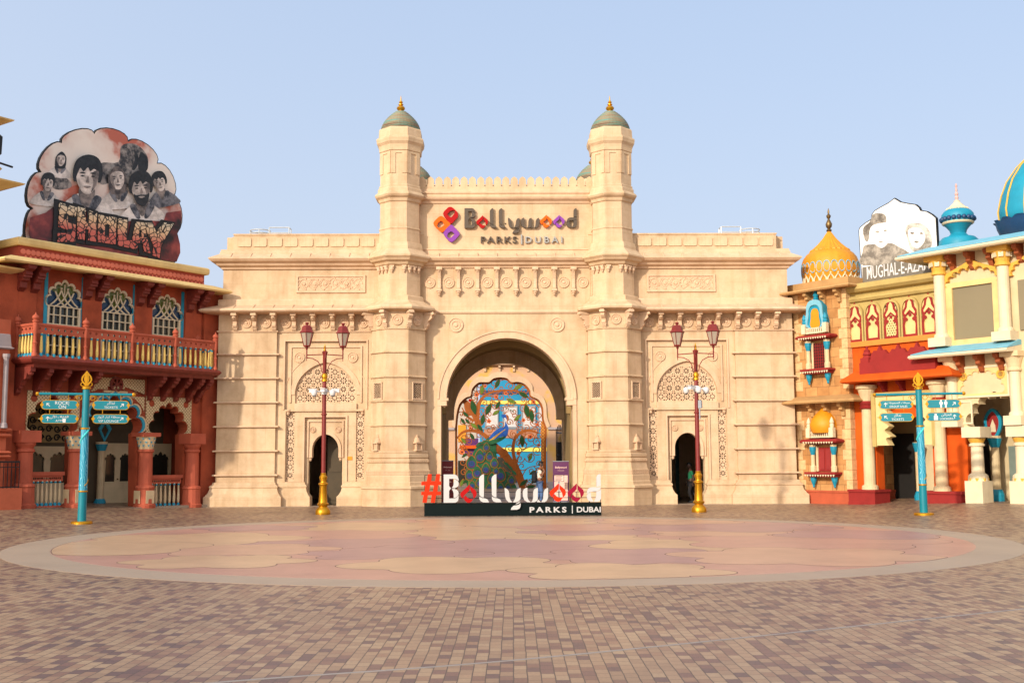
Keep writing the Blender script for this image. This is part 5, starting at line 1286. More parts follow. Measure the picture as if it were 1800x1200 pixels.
wn, xc, z0, h2 = niche(z2, 245, 205, 290, 440, 630, 640, 400, False)
o = [(-h2+0.25, 0), (-h2+0.42, 0.02), (-0.62, 0.25), (-0.5, 0.7), (-0.48, 1.0), (-0.3, 1.22), (0, 1.28)]
o = [(x*0.86, z) for x, z in o]; oo = catmull(o, 4); ring = oo+[(-x, z) for x, z in oo[::-1][1:]]
inr = [(x*0.72, z*0.82) for x, z in ring]
m = MB(); m.plate([[(xc+x, z0+z) for x, z in ring]], [], -0.3, 0.0); m.build('crest', TQ, wn)
m = MB(); m.plate([[(xc+x, z0+z) for x, z in ring]+[(xc+x, z0+z) for x, z in inr[::-1]]], [], -0.36, -0.3); m.build('crest_rim', M['turq_l'], wn)
m = MB(); m.plate([[(xc+x*0.5, z0+z*0.7) for x, z in ring]], [], -0.32, -0.3); m.build('crest_face', M['yellow_dome'], wn)
m = MB(); m.lathe([(0.1, 0), (0.13, 0.06), (0.08, 0.1), (0.13, 0.2), (0.07, 0.34), (0.01, 0.46)], 10, (xc, -0.2), 0, z0+1.28); m.build('crest_finial', TQ, wn)
wn, xc, z0, h2 = niche(z3, 290, 240, 340, 540, 720, 755, 500, True)
m = MB(); m.lathe([(0.52, 0), (0.6, 0.18), (0.62, 0.36), (0.55, 0.58), (0.36, 0.82), (0.18, 0.98), (0.08, 1.1), (0.04, 1.2)], 20, (xc, -0.05), 0, z0); m.build('onion_dome', M['yellow_dome'], wn, smooth=True)
m = MB(); m.lathe([(0.06, 0), (0.1, 0.06), (0.05, 0.12), (0.09, 0.2), (0.02, 0.34)], 10, (xc, -0.05), 0, z0+1.17); m.build('dome_finial', M['frame_cream'], wn)
# dome on the roof
dx, dy = 0.02, 2.0; dp = K.world(dx, dy); S = (dp.y)/F_PX
def zc(py): return KZ(1457, py, dy)
ps = [(502, 46), (490, 47), (484, 50.5), (478, 50.8), (465, 50), (455, 46.5), (448, 41), (443, 34)]
m = MB(); m.lathe([(r*S, zc(py)) for py, r in ps], 64, (dx, dy), lobes=24, amp=0.03); dome_o = m.build('dome', M['yellow_dome'], stt, smooth=True)
ps = [(444, 35.5), (441, 35), (438, 30), (430, 21), (420, 12), (412, 6.5), (407, 3)]
m = MB(); m.lathe([(r*S, zc(py)) for py, r in ps], 48, (dx, dy), lobes=24, amp=0.06); m.build('dome_cone', M['yellow_dome'], dome_o)
m = MB()
for k in range(24):
    a = 2*PI*k/24
    for (r, py, hh) in ((49.3*S, 475, 0.25),):
        c = Vector((dx+math.cos(a)*r, dy+math.sin(a)*r)); t = Vector((-math.sin(a), math.cos(a)))
        pts = [(0.145*math.sin(b), hh*math.cos(b)) for b in [2*PI*i/10 for i in range(11)]]
        m.tube([(c.x+t.x*u, c.y+t.y*u, zc(py)+v) for u, v in pts], 0.028, 5)
m.build('medallion_band', M['turq_l'], dome_o)
m = MB()
for k in range(24):
    a = 2*PI*(k+0.5)/24; r = 47.6*S; c = Vector((dx+math.cos(a)*r, dy+math.sin(a)*r)); t = Vector((-math.sin(a), math.cos(a)))
    m.tube([(c.x+t.x*u, c.y+t.y*u, zc(502)+v) for u, v in ((-0.15, 0.0), (-0.12, 0.18), (0, 0.36), (0.12, 0.18), (0.15, 0.0))], 0.04, 5); m.ball((c.x, c.y, zc(502)+0.42), 0.06, 8, 5)
m.build('crenel_band', M['frame_cream'], dome_o)
m = MB(); m.lathe([(r*S, zc(py)) for py, r in ((408, 3.5), (405, 5), (402, 2.5), (399, 5), (394, 5.8), (389, 3.5), (385, 1.6), (382, 3.6), (379, 4), (376, 1.4), (372, 1.8), (366, 0.4))], 12, (dx, dy)); m.build('finial', M['bronze'], dome_o, smooth=True)
m = MB(); m.lathe([(2.2, 9.2), (2.2, zc(503))], 24, (dx, dy)) if False else m.box(TX0+0.2, TX1-0.15, 0.4, 3.8, 9.3, zc(503)+0.02); m.build('roof_slab', STN, stt)

# ---- orange house
oh = thing('orange_house', 'bright orange house with red base and a row of pointed arch panels', 'house', K.o, K.a)
YO = 0.3
x0, x1 = 2.26, 7.4
zt = KZ(1565, 498, YO)-0.17; zm = KZ(1567, 518, YO); zl = KZ(1570, 598, YO)
OR = M['orange']
dxl, dxr = KP(1541, 800, YO)[0], KP(1640, 800, YO)[0]; dtop = KZ(1590, 782, YO)
m = MB(); m.plate([[(x0, 0), (dxl, 0), (dxl, 3.6), (dxr, 3.6), (dxr, 0), (x1, 0), (x1, zl), (x0, zl)]], [], YO, YO+0.5)
m.build('wall', OR, oh)
m = MB(); m.box(x0, x1, YO+0.02, 3.5, zl, zt+0.2); m.build('upper_wall', M['olive_stone'], oh)
m = MB(); m.box(x0, x1, YO-0.12, YO+0.02, zl-0.14, zl+0.08); m.build('orange_ledge', mat('orange_ledge', (220, 128, 52), 0.75, 0.1, 2), oh)
m = MB()
m.sweep([(x0, YO), (x1, YO)], [(-0.05, zt-0.06), (0.2, zt-0.02), (0.32, zt+0.1), (0.3, zt+0.3), (0.1, zt+0.36), (-0.4, zt+0.36)]); m.sweep([(x0, YO), (x1, YO)], [(-0.05, zm-0.12), (0.1, zm-0.1), (0.16, zm), (0.1, zm+0.1), (-0.05, zm+0.12)]); m.build('cornice', M['olive_stone'], oh)
ax = [KP(*z2(x, 440), YO)[0] for x in (478, 607, 742, 885, 1030, 1175)]
BE = mat('beige_panel', (214, 184, 124), 0.8, 0.08, 2, 0.1, 30)
for k in range(5):
    a, b = ax[k]+0.03, ax[k+1]-0.03; c = (a+b)/2; h = (b-a)/2; zb = zl+0.08; zp = zm-0.2
    og = lambda g, top: [(c+h-g, zb)]+[(c+(h-g)*math.cos(PI*t/2)**0.8, zb+1.1+(top-zb-1.1)*math.sin(PI*t/2)) for t in [i/10 for i in range(11)]]+[(c-(h-g)*math.cos(PI*t/2)**0.8, zb+1.1+(top-zb-1.1)*math.sin(PI*t/2)) for t in [i/10 for i in range(9, -1, -1)]]+[(c-h+g, zb)]
    m = MB(); m.plate([og(0, zp)], [og(0.07, zp-0.1)], YO-0.10, YO+0.02); pn = m.build('arch_panel', M['olive_stone'], oh)
    m = MB(); m.plate([og(0.06, zp-0.08)], [], YO-0.02, YO+0.015); m.build('panel_back', BE, pn)
    t5 = zp-0.62
    gab = [(c+h-0.1, zb+0.04), (c+h-0.1, t5-0.22), (c+h*0.5, t5-0.08), (c, t5+0.1), (c-h*0.5, t5-0.08), (c-h+0.1, t5-0.22), (c-h+0.1, zb+0.04)]
    inner = [(c+h*0.55, zb+0.06), (c+h*0.62, zb+0.5), (c+h*0.4, zb+0.75), (c+h*0.62, zb+1.0), (c+h*0.3, zb+1.2), (c+h*0.22, zb+1.4), (c, zb+1.55)]
    inner = inner+[(2*c-x, z) for x, z in inner[::-1][1:]]
    m = MB(); m.plate([gab], [inner], -0.075+YO, -0.02+YO); pf = m.build('panel_frame', BE, oh)
    m = MB(); m.plate([gab], [offset_poly(gab, -0.06)], -0.09+YO, -0.07+YO); m.plate([offset_poly(inner, 0.09)], [inner], YO-0.092, YO-0.07)
    for q in (-1, 0, 1): m.plate([circle(c+q*h*0.42, t5-0.2+(0.1 if q == 0 else -0.08), 0.07, 8)], [], YO-0.088, YO-0.07)
    m.build('red_outline', M['red_wall'], pf)
    if k == 2:
        m = MB()
        hs = []
        for i in range(8):
            for j in range(14):
                px, pz = c-h*0.62+i*0.115+(0.057 if j % 2 else 0), zb+0.12+j*0.1
                if abs(px-c) < h*0.5: hs.append([(px-.035, pz), (px, pz-.035), (px+.035, pz), (px, pz+.035)])
        m.plate([[(c-h*0.66, zb+0.06), (c+h*0.66, zb+0.06), (c+h*0.6, zb+1.3), (c, zb+1.6), (c-h*0.6, zb+1.3)]], hs, YO-0.05, YO-0.03); m.build('lattice', BE, pf)
        m = MB(); m.box(c-h*0.7, c+h*0.7, YO-0.028, YO-0.022, zb+0.06, zb+1.5); m.build('lattice_back', M['dark'], pf)
# crimson merlon canopy and orange awning
ya = -0.5
xa, xb = KP(*z2(560, 640), ya)[0], KP(*z2(1130, 600), ya)[0]
za0 = KZ(*z2(850, 645), ya); za1 = KZ(*z2(850, 575), ya)
m = MB(); m.box(xa, xb, ya, YO, za0-0.05, za0+0.42); m.box(xa+0.1, xb-0.1, ya+0.12, YO, za0+0.42, za0+0.55)
tp = [(xa+0.45, za0+0.55)]
for k in range(3):
    w_ = (xb-xa-0.9)/3; c = xa+0.45+(k+0.5)*w_; tp += [(c-w_*0.5+0.03, za0+0.72), (c-w_*0.3, za0+0.9), (c-w_*0.12, za0+0.88), (c, za0+1.08), (c+w_*0.12, za0+0.88), (c+w_*0.3, za0+0.9), (c+w_*0.5-0.03, za0+0.72)]
tp += [(xb-0.45, za0+0.55)]
m.plate([tp], [], ya+0.14, ya+0.3)
for x in (xa+0.22, xb-0.22):
    m.box(x-0.2, x+0.2, ya+0.05, ya+0.45, za0+0.42, za0+0.62); m.lathe([(0.2, 0.62), (0.14, 0.72), (0.18, 0.76), (0.12, 0.9), (0.14, 0.93), (0.05, 1.0), (0.06, 1.06), (0.01, 1.12)], 10, (x, ya+0.25), 0, za0)
m.build('merlon_canopy', M['red_wall'], oh)
zaw = KZ(*z2(840, 690), -0.7)
m = MB(); m.sweep([(xa-0.3, YO), (xa-0.3, -0.25), (xb+0.35, -0.25), (xb+0.35, YO)], [(-0.4, zaw-0.05), (0.42, zaw-0.16), (0.52, zaw-0.1), (0.48, zaw), (0.1, zaw+0.32), (-0.4, zaw+0.42)]); m.build('awning', OR, oh)
b = MB(); b.xprism([(YO, zaw-0.1), (YO-0.5, zaw-0.12), (YO-0.5, zaw-0.24), (YO-0.35, zaw-0.3), (YO-0.2, zaw-0.5), (YO, zaw-0.62)], -0.07, 0.07); bme = b.mesh('corbel', M['red_wall'])
for px in (1550, 1582): link('corbel', bme, oh, (KP(px, 680, 0.0)[0], 0, 0))
for px in (1526, 1652):
    cx = KP(px, 780, 0.05)[0]
    m = MB(); m.lathe([(0.34, 0.6), (0.33, 0.8), (0.24, 0.86), (0.23, 4.0), (0.27, 4.02)], 16, (cx, 0.08)); m.lathe([(0.22, 4.3), (0.34, 4.7), (0.36, 4.8), (0.44, 4.84), (0.44, 4.98)], 16, (cx, 0.08)); col = m.build('column', M['cream_panel'], oh)
    m = MB(); m.lathe([(0.30, 4.0), (0.33, 4.04), (0.26, 4.1), (0.3, 4.18), (0.33, 4.22), (0.26, 4.27), (0.25, 4.32)], 16, (cx, 0.08)); m.build('column_ring', M['red_wall'], col)
m = MB()
for a, b_ in ((x0, dxl+0.25), (dxr-0.25, x1)):
    m.box(a, b_, -0.28, YO+0.45, 0, 0.56); m.box(a-0.02, b_+0.05, -0.33, YO+0.48, 0.56, 0.66); m.box(a, b_+0.02, -0.31, YO+0.46, 0, 0.16)
m.build('red_plinth', M['red_wall'], oh)
fz0, fz1 = KZ(1590, 782, -0.1), KZ(1590, 690, -0.1); fx0, fx1 = KP(1536, 740, -0.1)[0], KP(1642, 740, -0.1)[0]
fc = (fx0+fx1)/2; fh = (fx1-fx0)/2
op = [(fc+fh*0.52, fz0), (fc+fh*0.62, fz0+0.28), (fc+fh*0.45, fz0+0.36), (fc+fh*0.66, fz0+0.6), (fc+fh*0.5, fz0+0.78), (fc+fh*0.72, fz0+1.0), (fc+fh*0.5, fz0+1.25), (fc+fh*0.62, fz0+1.5), (fc+fh*0.35, fz0+1.62), (fc+fh*0.2, fz0+1.8), (fc, fz0+1.75)]
op = catmull(op, 3); op = op+[(2*fc-x, z) for x, z in op[::-1][1:]]
m = MB(); m.plate([[(fx0, fz0)]+op[::-1]+[(fx1, fz0), (fx1, fz1), (fx0, fz1)]], [], -0.08, YO); fr = m.build('cusped_door_frame', mat('pale_olive', (206, 184, 128), 0.8, 0.08, 2, 0.1, 30), oh)
m = MB(); m.plate([[(fx0-0.08, fz0-0.05), (fx0+0.1, fz0-0.05), (fx0+0.1, fz1-0.1), (fx1-0.1, fz1-0.1), (fx1-0.1, fz0-0.05), (fx1+0.08, fz0-0.05), (fx1+0.08, fz1+0.06), (fx0-0.08, fz1+0.06)]], [], -0.14, -0.04); m.build('frame_border', M['olive_stone'], fr)
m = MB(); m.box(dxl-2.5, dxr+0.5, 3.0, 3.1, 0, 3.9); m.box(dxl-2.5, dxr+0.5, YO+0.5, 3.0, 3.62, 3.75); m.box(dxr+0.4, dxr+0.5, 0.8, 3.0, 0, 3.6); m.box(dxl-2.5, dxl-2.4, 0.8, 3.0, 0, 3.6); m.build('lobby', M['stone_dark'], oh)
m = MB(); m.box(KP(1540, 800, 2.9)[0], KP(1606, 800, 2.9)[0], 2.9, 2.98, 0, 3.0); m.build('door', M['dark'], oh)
m = MB(); m.lathe([(0.2, 0), (0.2, 0.4), (0.12, 0.6), (0.12, 2.2), (0.2, 2.6)], 10, (KP(1614, 800, 1.9)[0], 1.9)); p_ = m.build('pilaster', M['cream_panel'], oh)
m = MB(); m.lathe([(0.22, 0), (0.22, 0.38), (0.14, 0.58)], 10, (KP(1614, 800, 1.9)[0], 1.9)); m.lathe([(0.13, 2.2), (0.22, 2.58)], 10, (KP(1614, 800, 1.9)[0], 1.9)); m.build('pilaster_bands', TQ, p_)

# ---- billboard on the orange roof
YB = 1.5
b2o = thing('billboard', 'washed out white billboard of a grey couple with a pointed arch top', 'billboard', K.o, K.a)
pts = [(580,950),(553,540),(560,515),(600,480),(648,450),(652,415),(675,385),(720,358),(780,325),(825,290),(870,318),(930,330),(985,338),(1012,360),(1022,382),(1070,390),(1108,412),(1140,440),(1152,660),(1158,900)]
BP2 = [K.pix(*z1_(*p), YB) for p in pts]
m = MB(); m.plate([BP2], [], YB, YB+0.12); m.build('board', M['black'], b2o)
PALE = mat('pale_poster', (236, 232, 226), 0.5, 0.03, 1)
m = MB(); m.plate([offset_poly(BP2, -0.045)], [], YB-0.012, YB); pos2 = m.build('poster', PALE, b2o)
PG = grainy('pale_print', (120, 112, 100), (200, 192, 180), 2.2); PD = grainy('grey_print', (110, 102, 92), (168, 158, 144), 2.5); PM = grainy('mid_print', (96, 88, 78), (160, 150, 136), 3)
lay2 = [0]
def flat2(pts, mt, name, par=None):
    lay2[0] += 1; y = YB-0.012-0.002*lay2[0]; m = MB(); m.plate([[K.pix(*z1_(*p), YB) for p in catmull(pts, 4, True)]], [], y-0.001, y+0.001); return m.build(name, mt, par or b2o)
f = flat2([(585,700),(600,650),(660,640),(790,630),(860,660),(930,700),(980,760),(590,800)], PD, 'printed_coat')
flat2([(590,520),(640,470),(660,420),(700,405),(755,420),(765,470),(735,480),(660,500),(640,560),(625,620),(600,600)], PM, 'printed_hair', f)
flat2([(650,510),(730,480),(770,500),(785,570),(775,630),(730,668),(680,640),(640,590)], PALE, 'printed_face', f)
for p in ([(680,545),(700,538),(715,548),(698,556)], [(745,535),(762,530),(770,538),(755,546)], [(705,620),(725,615),(740,622),(722,630)]): flat2(p, PM, 'printed_feature', f)
g = flat2([(910,520),(960,480),(1040,490),(1090,540),(1110,620),(1080,700),(960,690),(925,600)], PG, 'printed_veil')
flat2([(930,540),(975,515),(1030,530),(1060,580),(1040,640),(995,670),(950,630)], PALE, 'printed_face', g)
for p in ([(945,555),(962,548),(978,558),(960,566)], [(1015,558),(1030,550),(1045,560),(1030,568)], [(975,620),(995,614),(1012,622),(995,632)]): flat2(p, PM, 'printed_feature', g)
m = MB(); m.plate([[K.pix(*z1_(*p), YB) for p in ((588,815),(1150,725),(1156,900),(590,945))]], [], YB-0.06, YB-0.02); m.build('title_band', mat('title_grey', (112, 104, 92), 0.6, 0.06, 2), b2o)
xA, zA = K.pix(*z1_(622, 905), YB); xB, zB = K.pix(*z1_(1095, 815), YB)
m = MB(); m.text('MUGHAL-E-AZAM', 0.78, xA, zA, YB-0.08, YB-0.062, 'LEFT', 0.004, sx=0.88)
lt = m.build('lettering', M['white'], b2o)
wd = max(v.co.x for v in lt.data.vertices)-xA; k_ = (xB-xA)/wd
for v in lt.data.vertices: v.co.x = xA+(v.co.x-xA)*k_
m = MB()
for x in (2.4, 3.6, 4.8): m.tube([(x, YB+0.2, 8.6), (x, YB+0.2, 11.5)], 0.05, 6); m.tube([(x, YB+0.2, 11.2), (x, YB+2.0, 8.8)], 0.05, 6)
m.build('support_frame', M['steel'], b2o)

# ---- cream house with turquoise roofs
ch = thing('cream_house', 'pale cream two storey house with turquoise edged roofs and columned porch', 'house', K.o, K.a)
cx0 = KP(1643, 520, 0.1)[0]; XE = 12.6; xBend = KP(1797, 640, 0)[0]+0.25
zE = 9.86; zA = 5.92; zW = KZ(1720, 750, 0)
m = MB(); m.box(cx0+0.12, XE, 0.12, 5, zA, zE+0.1)
ac, ah = (KP(*z7(525, 420), 0)[0]), 1.12
m.plate([[(cx0+0.35, zW)]+[(ac-ah, zW)]+multifoil(ac, zW, ah, KZ(*z7(520, 300), 0)+0.15, 7, 7)[::-1]+[(ac+ah, zW), (XE, zW), (XE, zA), (cx0+0.35, zA)]], [], 0.0, 0.5)
m.box(KP(1838, 700, 0.1)[0], XE-0.02, 0.1, 4.98, 0, zA+0.02); m.build('wall', CW, ch)
def awn(zz_, out, x_l, x_r, nm):
    m = MB(); m.sweep([(x_l, 2.0), (x_l, 0.0), (x_r, 0.0)], [(-0.2, zz_-0.02), (out-0.05, zz_-0.1), (out, zz_-0.04), (out-0.02, zz_+0.03), (-0.2, zz_+0.22)]); e = m.build(nm, M['frame_cream'], ch)
    m = MB(); m.sweep([(x_l, 2.0), (x_l, 0.0), (x_r, 0.0)], [(-0.2, zz_+0.225), (out-0.08, zz_+0.055), (out-0.08, zz_+0.085), (0.0, zz_+0.40), (-0.2, zz_+0.40)]); m.build('roof_sheet', M['turq_l'], e)
awn(9.92, 0.95, cx0-0.1, XE, 'eave'); awn(5.92, 0.95, cx0+0.3, xBend-0.3, 'awning')
b = MB(); b.xprism([(0.05, 0), (-0.55, -0.06), (-0.55, -0.2), (-0.36, -0.28), (-0.38, -0.4), (-0.2, -0.5), (-0.14, -0.68), (0.05, -0.76)], -0.09, 0.09); cbm = b.mesh('corbel', M['corbel'])
for x, y in ((145,280),(310,255),(485,235),(735,195),(850,175)): link('corbel', cbm, ch, (KP(*z6(x, y), -0.2)[0], 0.12, 9.9))
for x, y in ((235,1150),(410,1140),(585,1130)): link('corbel', cbm, ch, (KP(*z6(x, y), -0.2)[0], 0.0, 5.9))
CL = M['frame_cream']
def column(cx, y, z0, z1, r, par, cap='ochre'):
    m = MB(); m.box(cx-r*1.7, cx+r*1.7, y-r*1.7, y+r*1.7, z0, z0+0.35); m.lathe([(r*1.35, z0+0.35), (r*1.3, z0+0.45), (r, z0+0.52), (r*0.96, z1-0.75), (r*1.1, z1-0.72)], 16, (cx, y)); c = m.build('column', CL, par)
    m = MB(); m.lathe([(r*1.0, z1-0.76), (r*1.3, z1-0.72), (r*1.3, z1-0.66), (r*1.15, z1-0.6), (r*1.3, z1-0.45), (r*1.75, z1-0.2)], 16, (cx, y)); m.box(cx-r*1.8, cx+r*1.8, y-r*1.8, y+r*1.8, z1-0.2, z1); m.build('capital', M[cap], c)
    if cap == 'ochre':
        m = MB()
        for a in [i*PI/4+PI/8 for i in range(8)]:
            o = Vector((cx+math.cos(a)*r*1.5, y+math.sin(a)*r*1.5)); m.obox((cx, y), a, -r*0.4, r*0.4, r*1.42, r*1.62, z1-0.42, z1-0.24)
        m.build('capital_petal', CL, c)
for px in (1653, 1766): column(KP(px, 540, -0.12)[0], -0.12, zA+0.36, 9.86, 0.22, ch)
column(KP(1766, 540, -0.12)[0]+2.35, -0.12, zA+0.36, 9.86, 0.22, ch)
for px in (1675, 1785): column(KP(px, 690, -0.1)[0], -0.1, zW+0.02, 5.88, 0.2, ch, 'cream_panel')
def screen_bay(px0, px1, py0, py1):
    xa, za = KP(px0, py0, 0.0); xb, zb = KP(px1, py1, 0.0)
    m = MB(); m.plate([[(xa-0.42, zb-0.25), (xb+0.42, zb-0.25), (xb+0.42, za+0.2), (xa-0.42, za+0.2)]], [[(xa, zb), (xb, zb), (xb, za), (xa, za)]], -0.04, 0.2); f = m.build('screen_frame', OC if False else M['eave_cream'], ch)
    m = MB(); m.box(xa-0.05, xb+0.05, 0.05, 0.1, zb-0.05, za+0.05); m.build('screen', M['screen'], f)
    c = (xa+xb)/2; h = (xb-xa)/2+0.42; z0 = za+0.05
    up = [(c+h, z0), (c+h*0.97, z0+0.42), (c+h*0.55, z0+0.66), (c+h*0.2, z0+0.84), (c, z0+1.02)]; up = catmull(up, 4); up = up+[(2*c-x, z) for x, z in up[::-1][1:]]
    lowr = multifoil(c, z0, h*0.88, z0+0.60, 9, 5)
    m = MB(); m.plate([up+lowr[::-1]], [], -0.06, 0.14); m.build('scalloped_hood', OC, f)
screen_bay(1673.5, 1749, 506.5, 591); 
xw = KP(1790, 540, 0)[0]
m = MB(); m.box(xw, xw+1.7, 0.03, 0.1, KZ(1790, 580, 0), KZ(1790, 492, 0)); m.build('screen', M['screen'], ch)
c = xw+0.85; zh = KZ(1775, 485, 0)
m = MB(); up = [(c+1.25, zh), (c+1.1, zh+0.42), (c+0.6, zh+0.62), (c, zh+1.05)]; up = catmull(up, 4); up = up+[(2*c-x, z) for x, z in up[::-1][1:]]; m.plate([up+multifoil(c, zh, 1.08, zh+0.60, 9, 5)[::-1]], [], -0.04, 0.14); m.build('scalloped_hood', OC, ch)
# panels of the lower wall
pa, pb = KP(*z7(215, 270), 0)[0], KP(*z7(640, 250), 0)[0]; pz0, pz1 = KZ(*z7(430, 262), 0), KZ(*z7(430, 30), 0)
pc = (pa+pb)/2; ph = (pb-pa)/2
m = MB(); m.plate([[(pa, pz0), (pb, pz0), (pb, pz1), (pa, pz1)]], [[(pc+ph*0.84, pz0+0.08)]+multifoil(pc, pz0+0.1, ph*0.84, pz1-0.12, 9, 6)+[(pc-ph*0.84, pz0+0.08)]], -0.05, 0.02)
fr = m.build('wall_panel', M['eave_cream'], ch)
m = MB()
for q in (-1, 1): m.ylathe([(0.17, 0), (0.17, 0.03), (0.12, 0.03), (0.1, 0.0)], pc+q*ph*0.75, pz1-0.28, -0.05, 14)
m.build('panel_ring', OC, fr)
m = MB(); m.plate([[(pa-0.07, pz0-0.07), (pb+0.07, pz0-0.07), (pb+0.07, pz1+0.07), (pa-0.07, pz1+0.07)]], [[(pa, pz0), (pb, pz0), (pb, pz1), (pa, pz1)]], -0.075, 0.02); m.build('panel_border', CL, fr)
q0, q1 = KP(*z7(225, 400), 0)[0], KP(*z7(335, 400), 0)[0]
m = MB(); m.plate([[(q0, zW+0.12), (q1, zW+0.12), (q1, pz0-0.18), (q0, pz0-0.18)]], [[(q0+0.06, zW+0.18), (q1-0.06, zW+0.18), (q1-0.06, pz0-0.24), (q0+0.06, pz0-0.24)]], -0.03, 0.02); m.build('panel_border', CL, ch)
# porch columns
def porch_col(px, r, yl, banded):
    cx = KP(px, 800, yl)[0]; gz = ground_z(K.world(cx, yl).x)-0.03
    m = MB(); m.box(cx-r*1.5, cx+r*1.5, yl-r*1.5, yl+r*1.5, gz, gz+0.85)
    m.lathe([(octo(r*1.45), gz+0.85), (octo(r*1.4), gz+1.05), (octo(r*1.1), gz+1.12), (r, gz+1.15), (r*0.93, zW-0.75), (r*1.2, zW-0.72), (r*1.2, zW-0.66), (r, zW-0.62), (r*1.3, zW-0.42), (r*1.3, zW-0.40)], 16, (cx, yl)); m.box(cx-r*1.6, cx+r*1.6, yl-r*1.6, yl+r*1.6, zW-0.40, zW); c = m.build('column', CL, ch)
    m = MB(); m.lathe([(octo(r*1.48), gz+0.80), (octo(r*1.48), gz+0.96)], 8, (cx, yl), PI/8); m.lathe([(r*1.05, zW-0.60), (r*1.36, zW-0.43)], 16, (cx, yl)); m.build('column_band', OC, c)
porch_col(1718, 0.24, 0.05, True); porch_col(1797, 0.24, 0.05, True)
cx = KP(1688, 800, 0.6)[0]; m = MB(); yl = 0.75; gz = 0.15
m.box(cx-0.42, cx+0.42, yl-0.42, yl+0.42, gz, gz+1.2); m.lathe([(octo(0.36), gz+1.2), (octo(0.34), 2.3), (octo(0.28), 2.34), (octo(0.33), 2.4), (octo(0.28), 2.5), (octo(0.34), 2.62), (octo(0.26), 2.7), (octo(0.36), 2.85), (octo(0.36), zW)], 8, (cx, yl), PI/8); pr = m.build('pier', CL, ch)
m = MB(); m.lathe([(octo(0.375), 1.75), (octo(0.375), 2.02)], 8, (cx, yl), PI/8); m.build('pier_band', OC, pr)
# porch interior
m = MB(); m.box(cx0-2.5, XE, 2.6, 2.7, 0, 5.6); m.box(cx0-0.5, XE, 0.52, 2.6, 5.55, 5.7); m.build('porch_wall', CW, ch)
m = MB(); m.box(KP(1700, 800, 2.5)[0], KP(1738, 800, 2.5)[0], 2.5, 2.59, 0.2, 2.75); m.build('door', M['dark'], ch)
pxx = KP(1750, 800, 1.6)[0]
m = MB(); m.lathe([(0.24, 0.2), (0.24, 0.5), (0.16, 0.7), (0.15, 2.35), (0.25, 2.7), (0.25, 2.8)], 12, (pxx, 1.6)); pil = m.build('pilaster', CW, ch)
m = MB(); m.lathe([(0.27, 0.2), (0.27, 0.52), (0.19, 0.72)], 12, (pxx, 1.6)); m.lathe([(0.17, 2.35), (0.28, 2.7)], 12, (pxx, 1.6)); m.build('pilaster_bands', TQ, pil)
pet = [(pxx+0.36*math.sin(t*2*PI)*(1-0.25*math.cos(t*2*PI)), 3.2+0.55*-math.cos(t*2*PI)+0.12*max(0, -math.cos(t*2*PI))**6) for t in [i/24 for i in range(24)]]
m = MB(); m.plate([pet], [offset_poly(pet, -0.12)], 1.5, 1.6); m.build('crest_ring', TQ, pil); m = MB(); m.plate([offset_poly(pet, -0.11)], [], 1.52, 1.6); m.build('crest_red', M['red_wall'], pil)
m = MB(); m.plate([[(pxx-0.12, 2.95), (pxx+0.12, 2.95), (pxx+0.1, 3.2), (pxx, 3.45), (pxx-0.1, 3.2)]], [], 1.505, 1.53); m.build('crest_niche', CL, pil)
m = MB(); a, b_ = KP(1772, 800, 2.5)[0], KP(1797, 800, 2.5)[0]; m.box(a, b_+0.6, 2.54, 2.59, 0.95, 2.4); m.build('teal_panel', mat('grey_teal', (120, 132, 122), 0.7), ch)
# roof domes
def roof_dome(name, label, px, yl, ribs, prof, mt):
    cx = KP(px, 470, yl)[0]; S = K.world(cx, yl).y/F_PX
    t = thing(name, label, 'dome', K.o, K.a)
    return t, cx, S, (lambda py: KZ(px, py, yl))
td, cx, S, zf = roof_dome('roof_dome', 'small turquoise bulb dome on the cream house roof with a white spire', 1687.5, 1.9, 0, None, None)
m = MB(); m.lathe([(r*S, zf(py)) for py, r in ((440, 34), (432, 34), (423, 33), (418, 28), (415, 17), (410, 13), (404, 15), (398, 20), (393, 25), (388, 26.5), (382, 27.5), (376, 27), (371, 23), (367, 17))], 32, (cx, 1.9)); o = m.build('bulb', TQ, td, smooth=True)
m = MB(); m.lathe([(r*S, zf(py)) for py, r in ((394, 25.5), (392, 27.5), (390, 26)) ], 32, (cx, 1.9)); m.lathe([(r*S, zf(py)) for py, r in ((369, 17.5), (366, 18), (362, 13), (357, 8), (354, 5), (352, 5.5))], 24, (cx, 1.9))
for k in range(22): a = 2*PI*k/22; m.ball((cx+math.cos(a)*17*S, 1.9+math.sin(a)*17*S, zf(367)), 0.06, 6, 4)
m.build('white_trim', M['frame_cream'], td)
m = MB()
for k in range(20): a = 2*PI*k/20; m.ball((cx+math.cos(a)*27.2*S, 1.9+math.sin(a)*27.2*S, zf(385)), 0.1, 8, 5)
m.build('blue_bosses', M['navy'], td)
m = MB(); m.lathe([(r*S, zf(py)) for py, r in ((354, 4), (349, 2.5), (346, 3.5), (343, 2), (340, 3.5), (336, 1.6), (333, 2.2), (328, 1.4), (325, 2.2), (321, 0.6))], 10, (cx, 1.9)); m.build('spire', mat('pink_spire', (206, 160, 150), 0.5), td)
td, cx, S, zf = roof_dome('roof_dome', 'large turquoise dome with gold ribs and navy lotus petals at the right edge', 1836, 2.4, 0, None, None)
prof = [(r*S, zf(py)) for py, r in ((410, 56), (400, 62), (385, 69), (368, 70.5), (340, 64), (315, 54), (290, 36), (272, 17), (258, 5), (252, 3))]
m = MB(); m.lathe(prof, 48, (cx, 2.4)); m.build('shell', TQ, td, smooth=True)
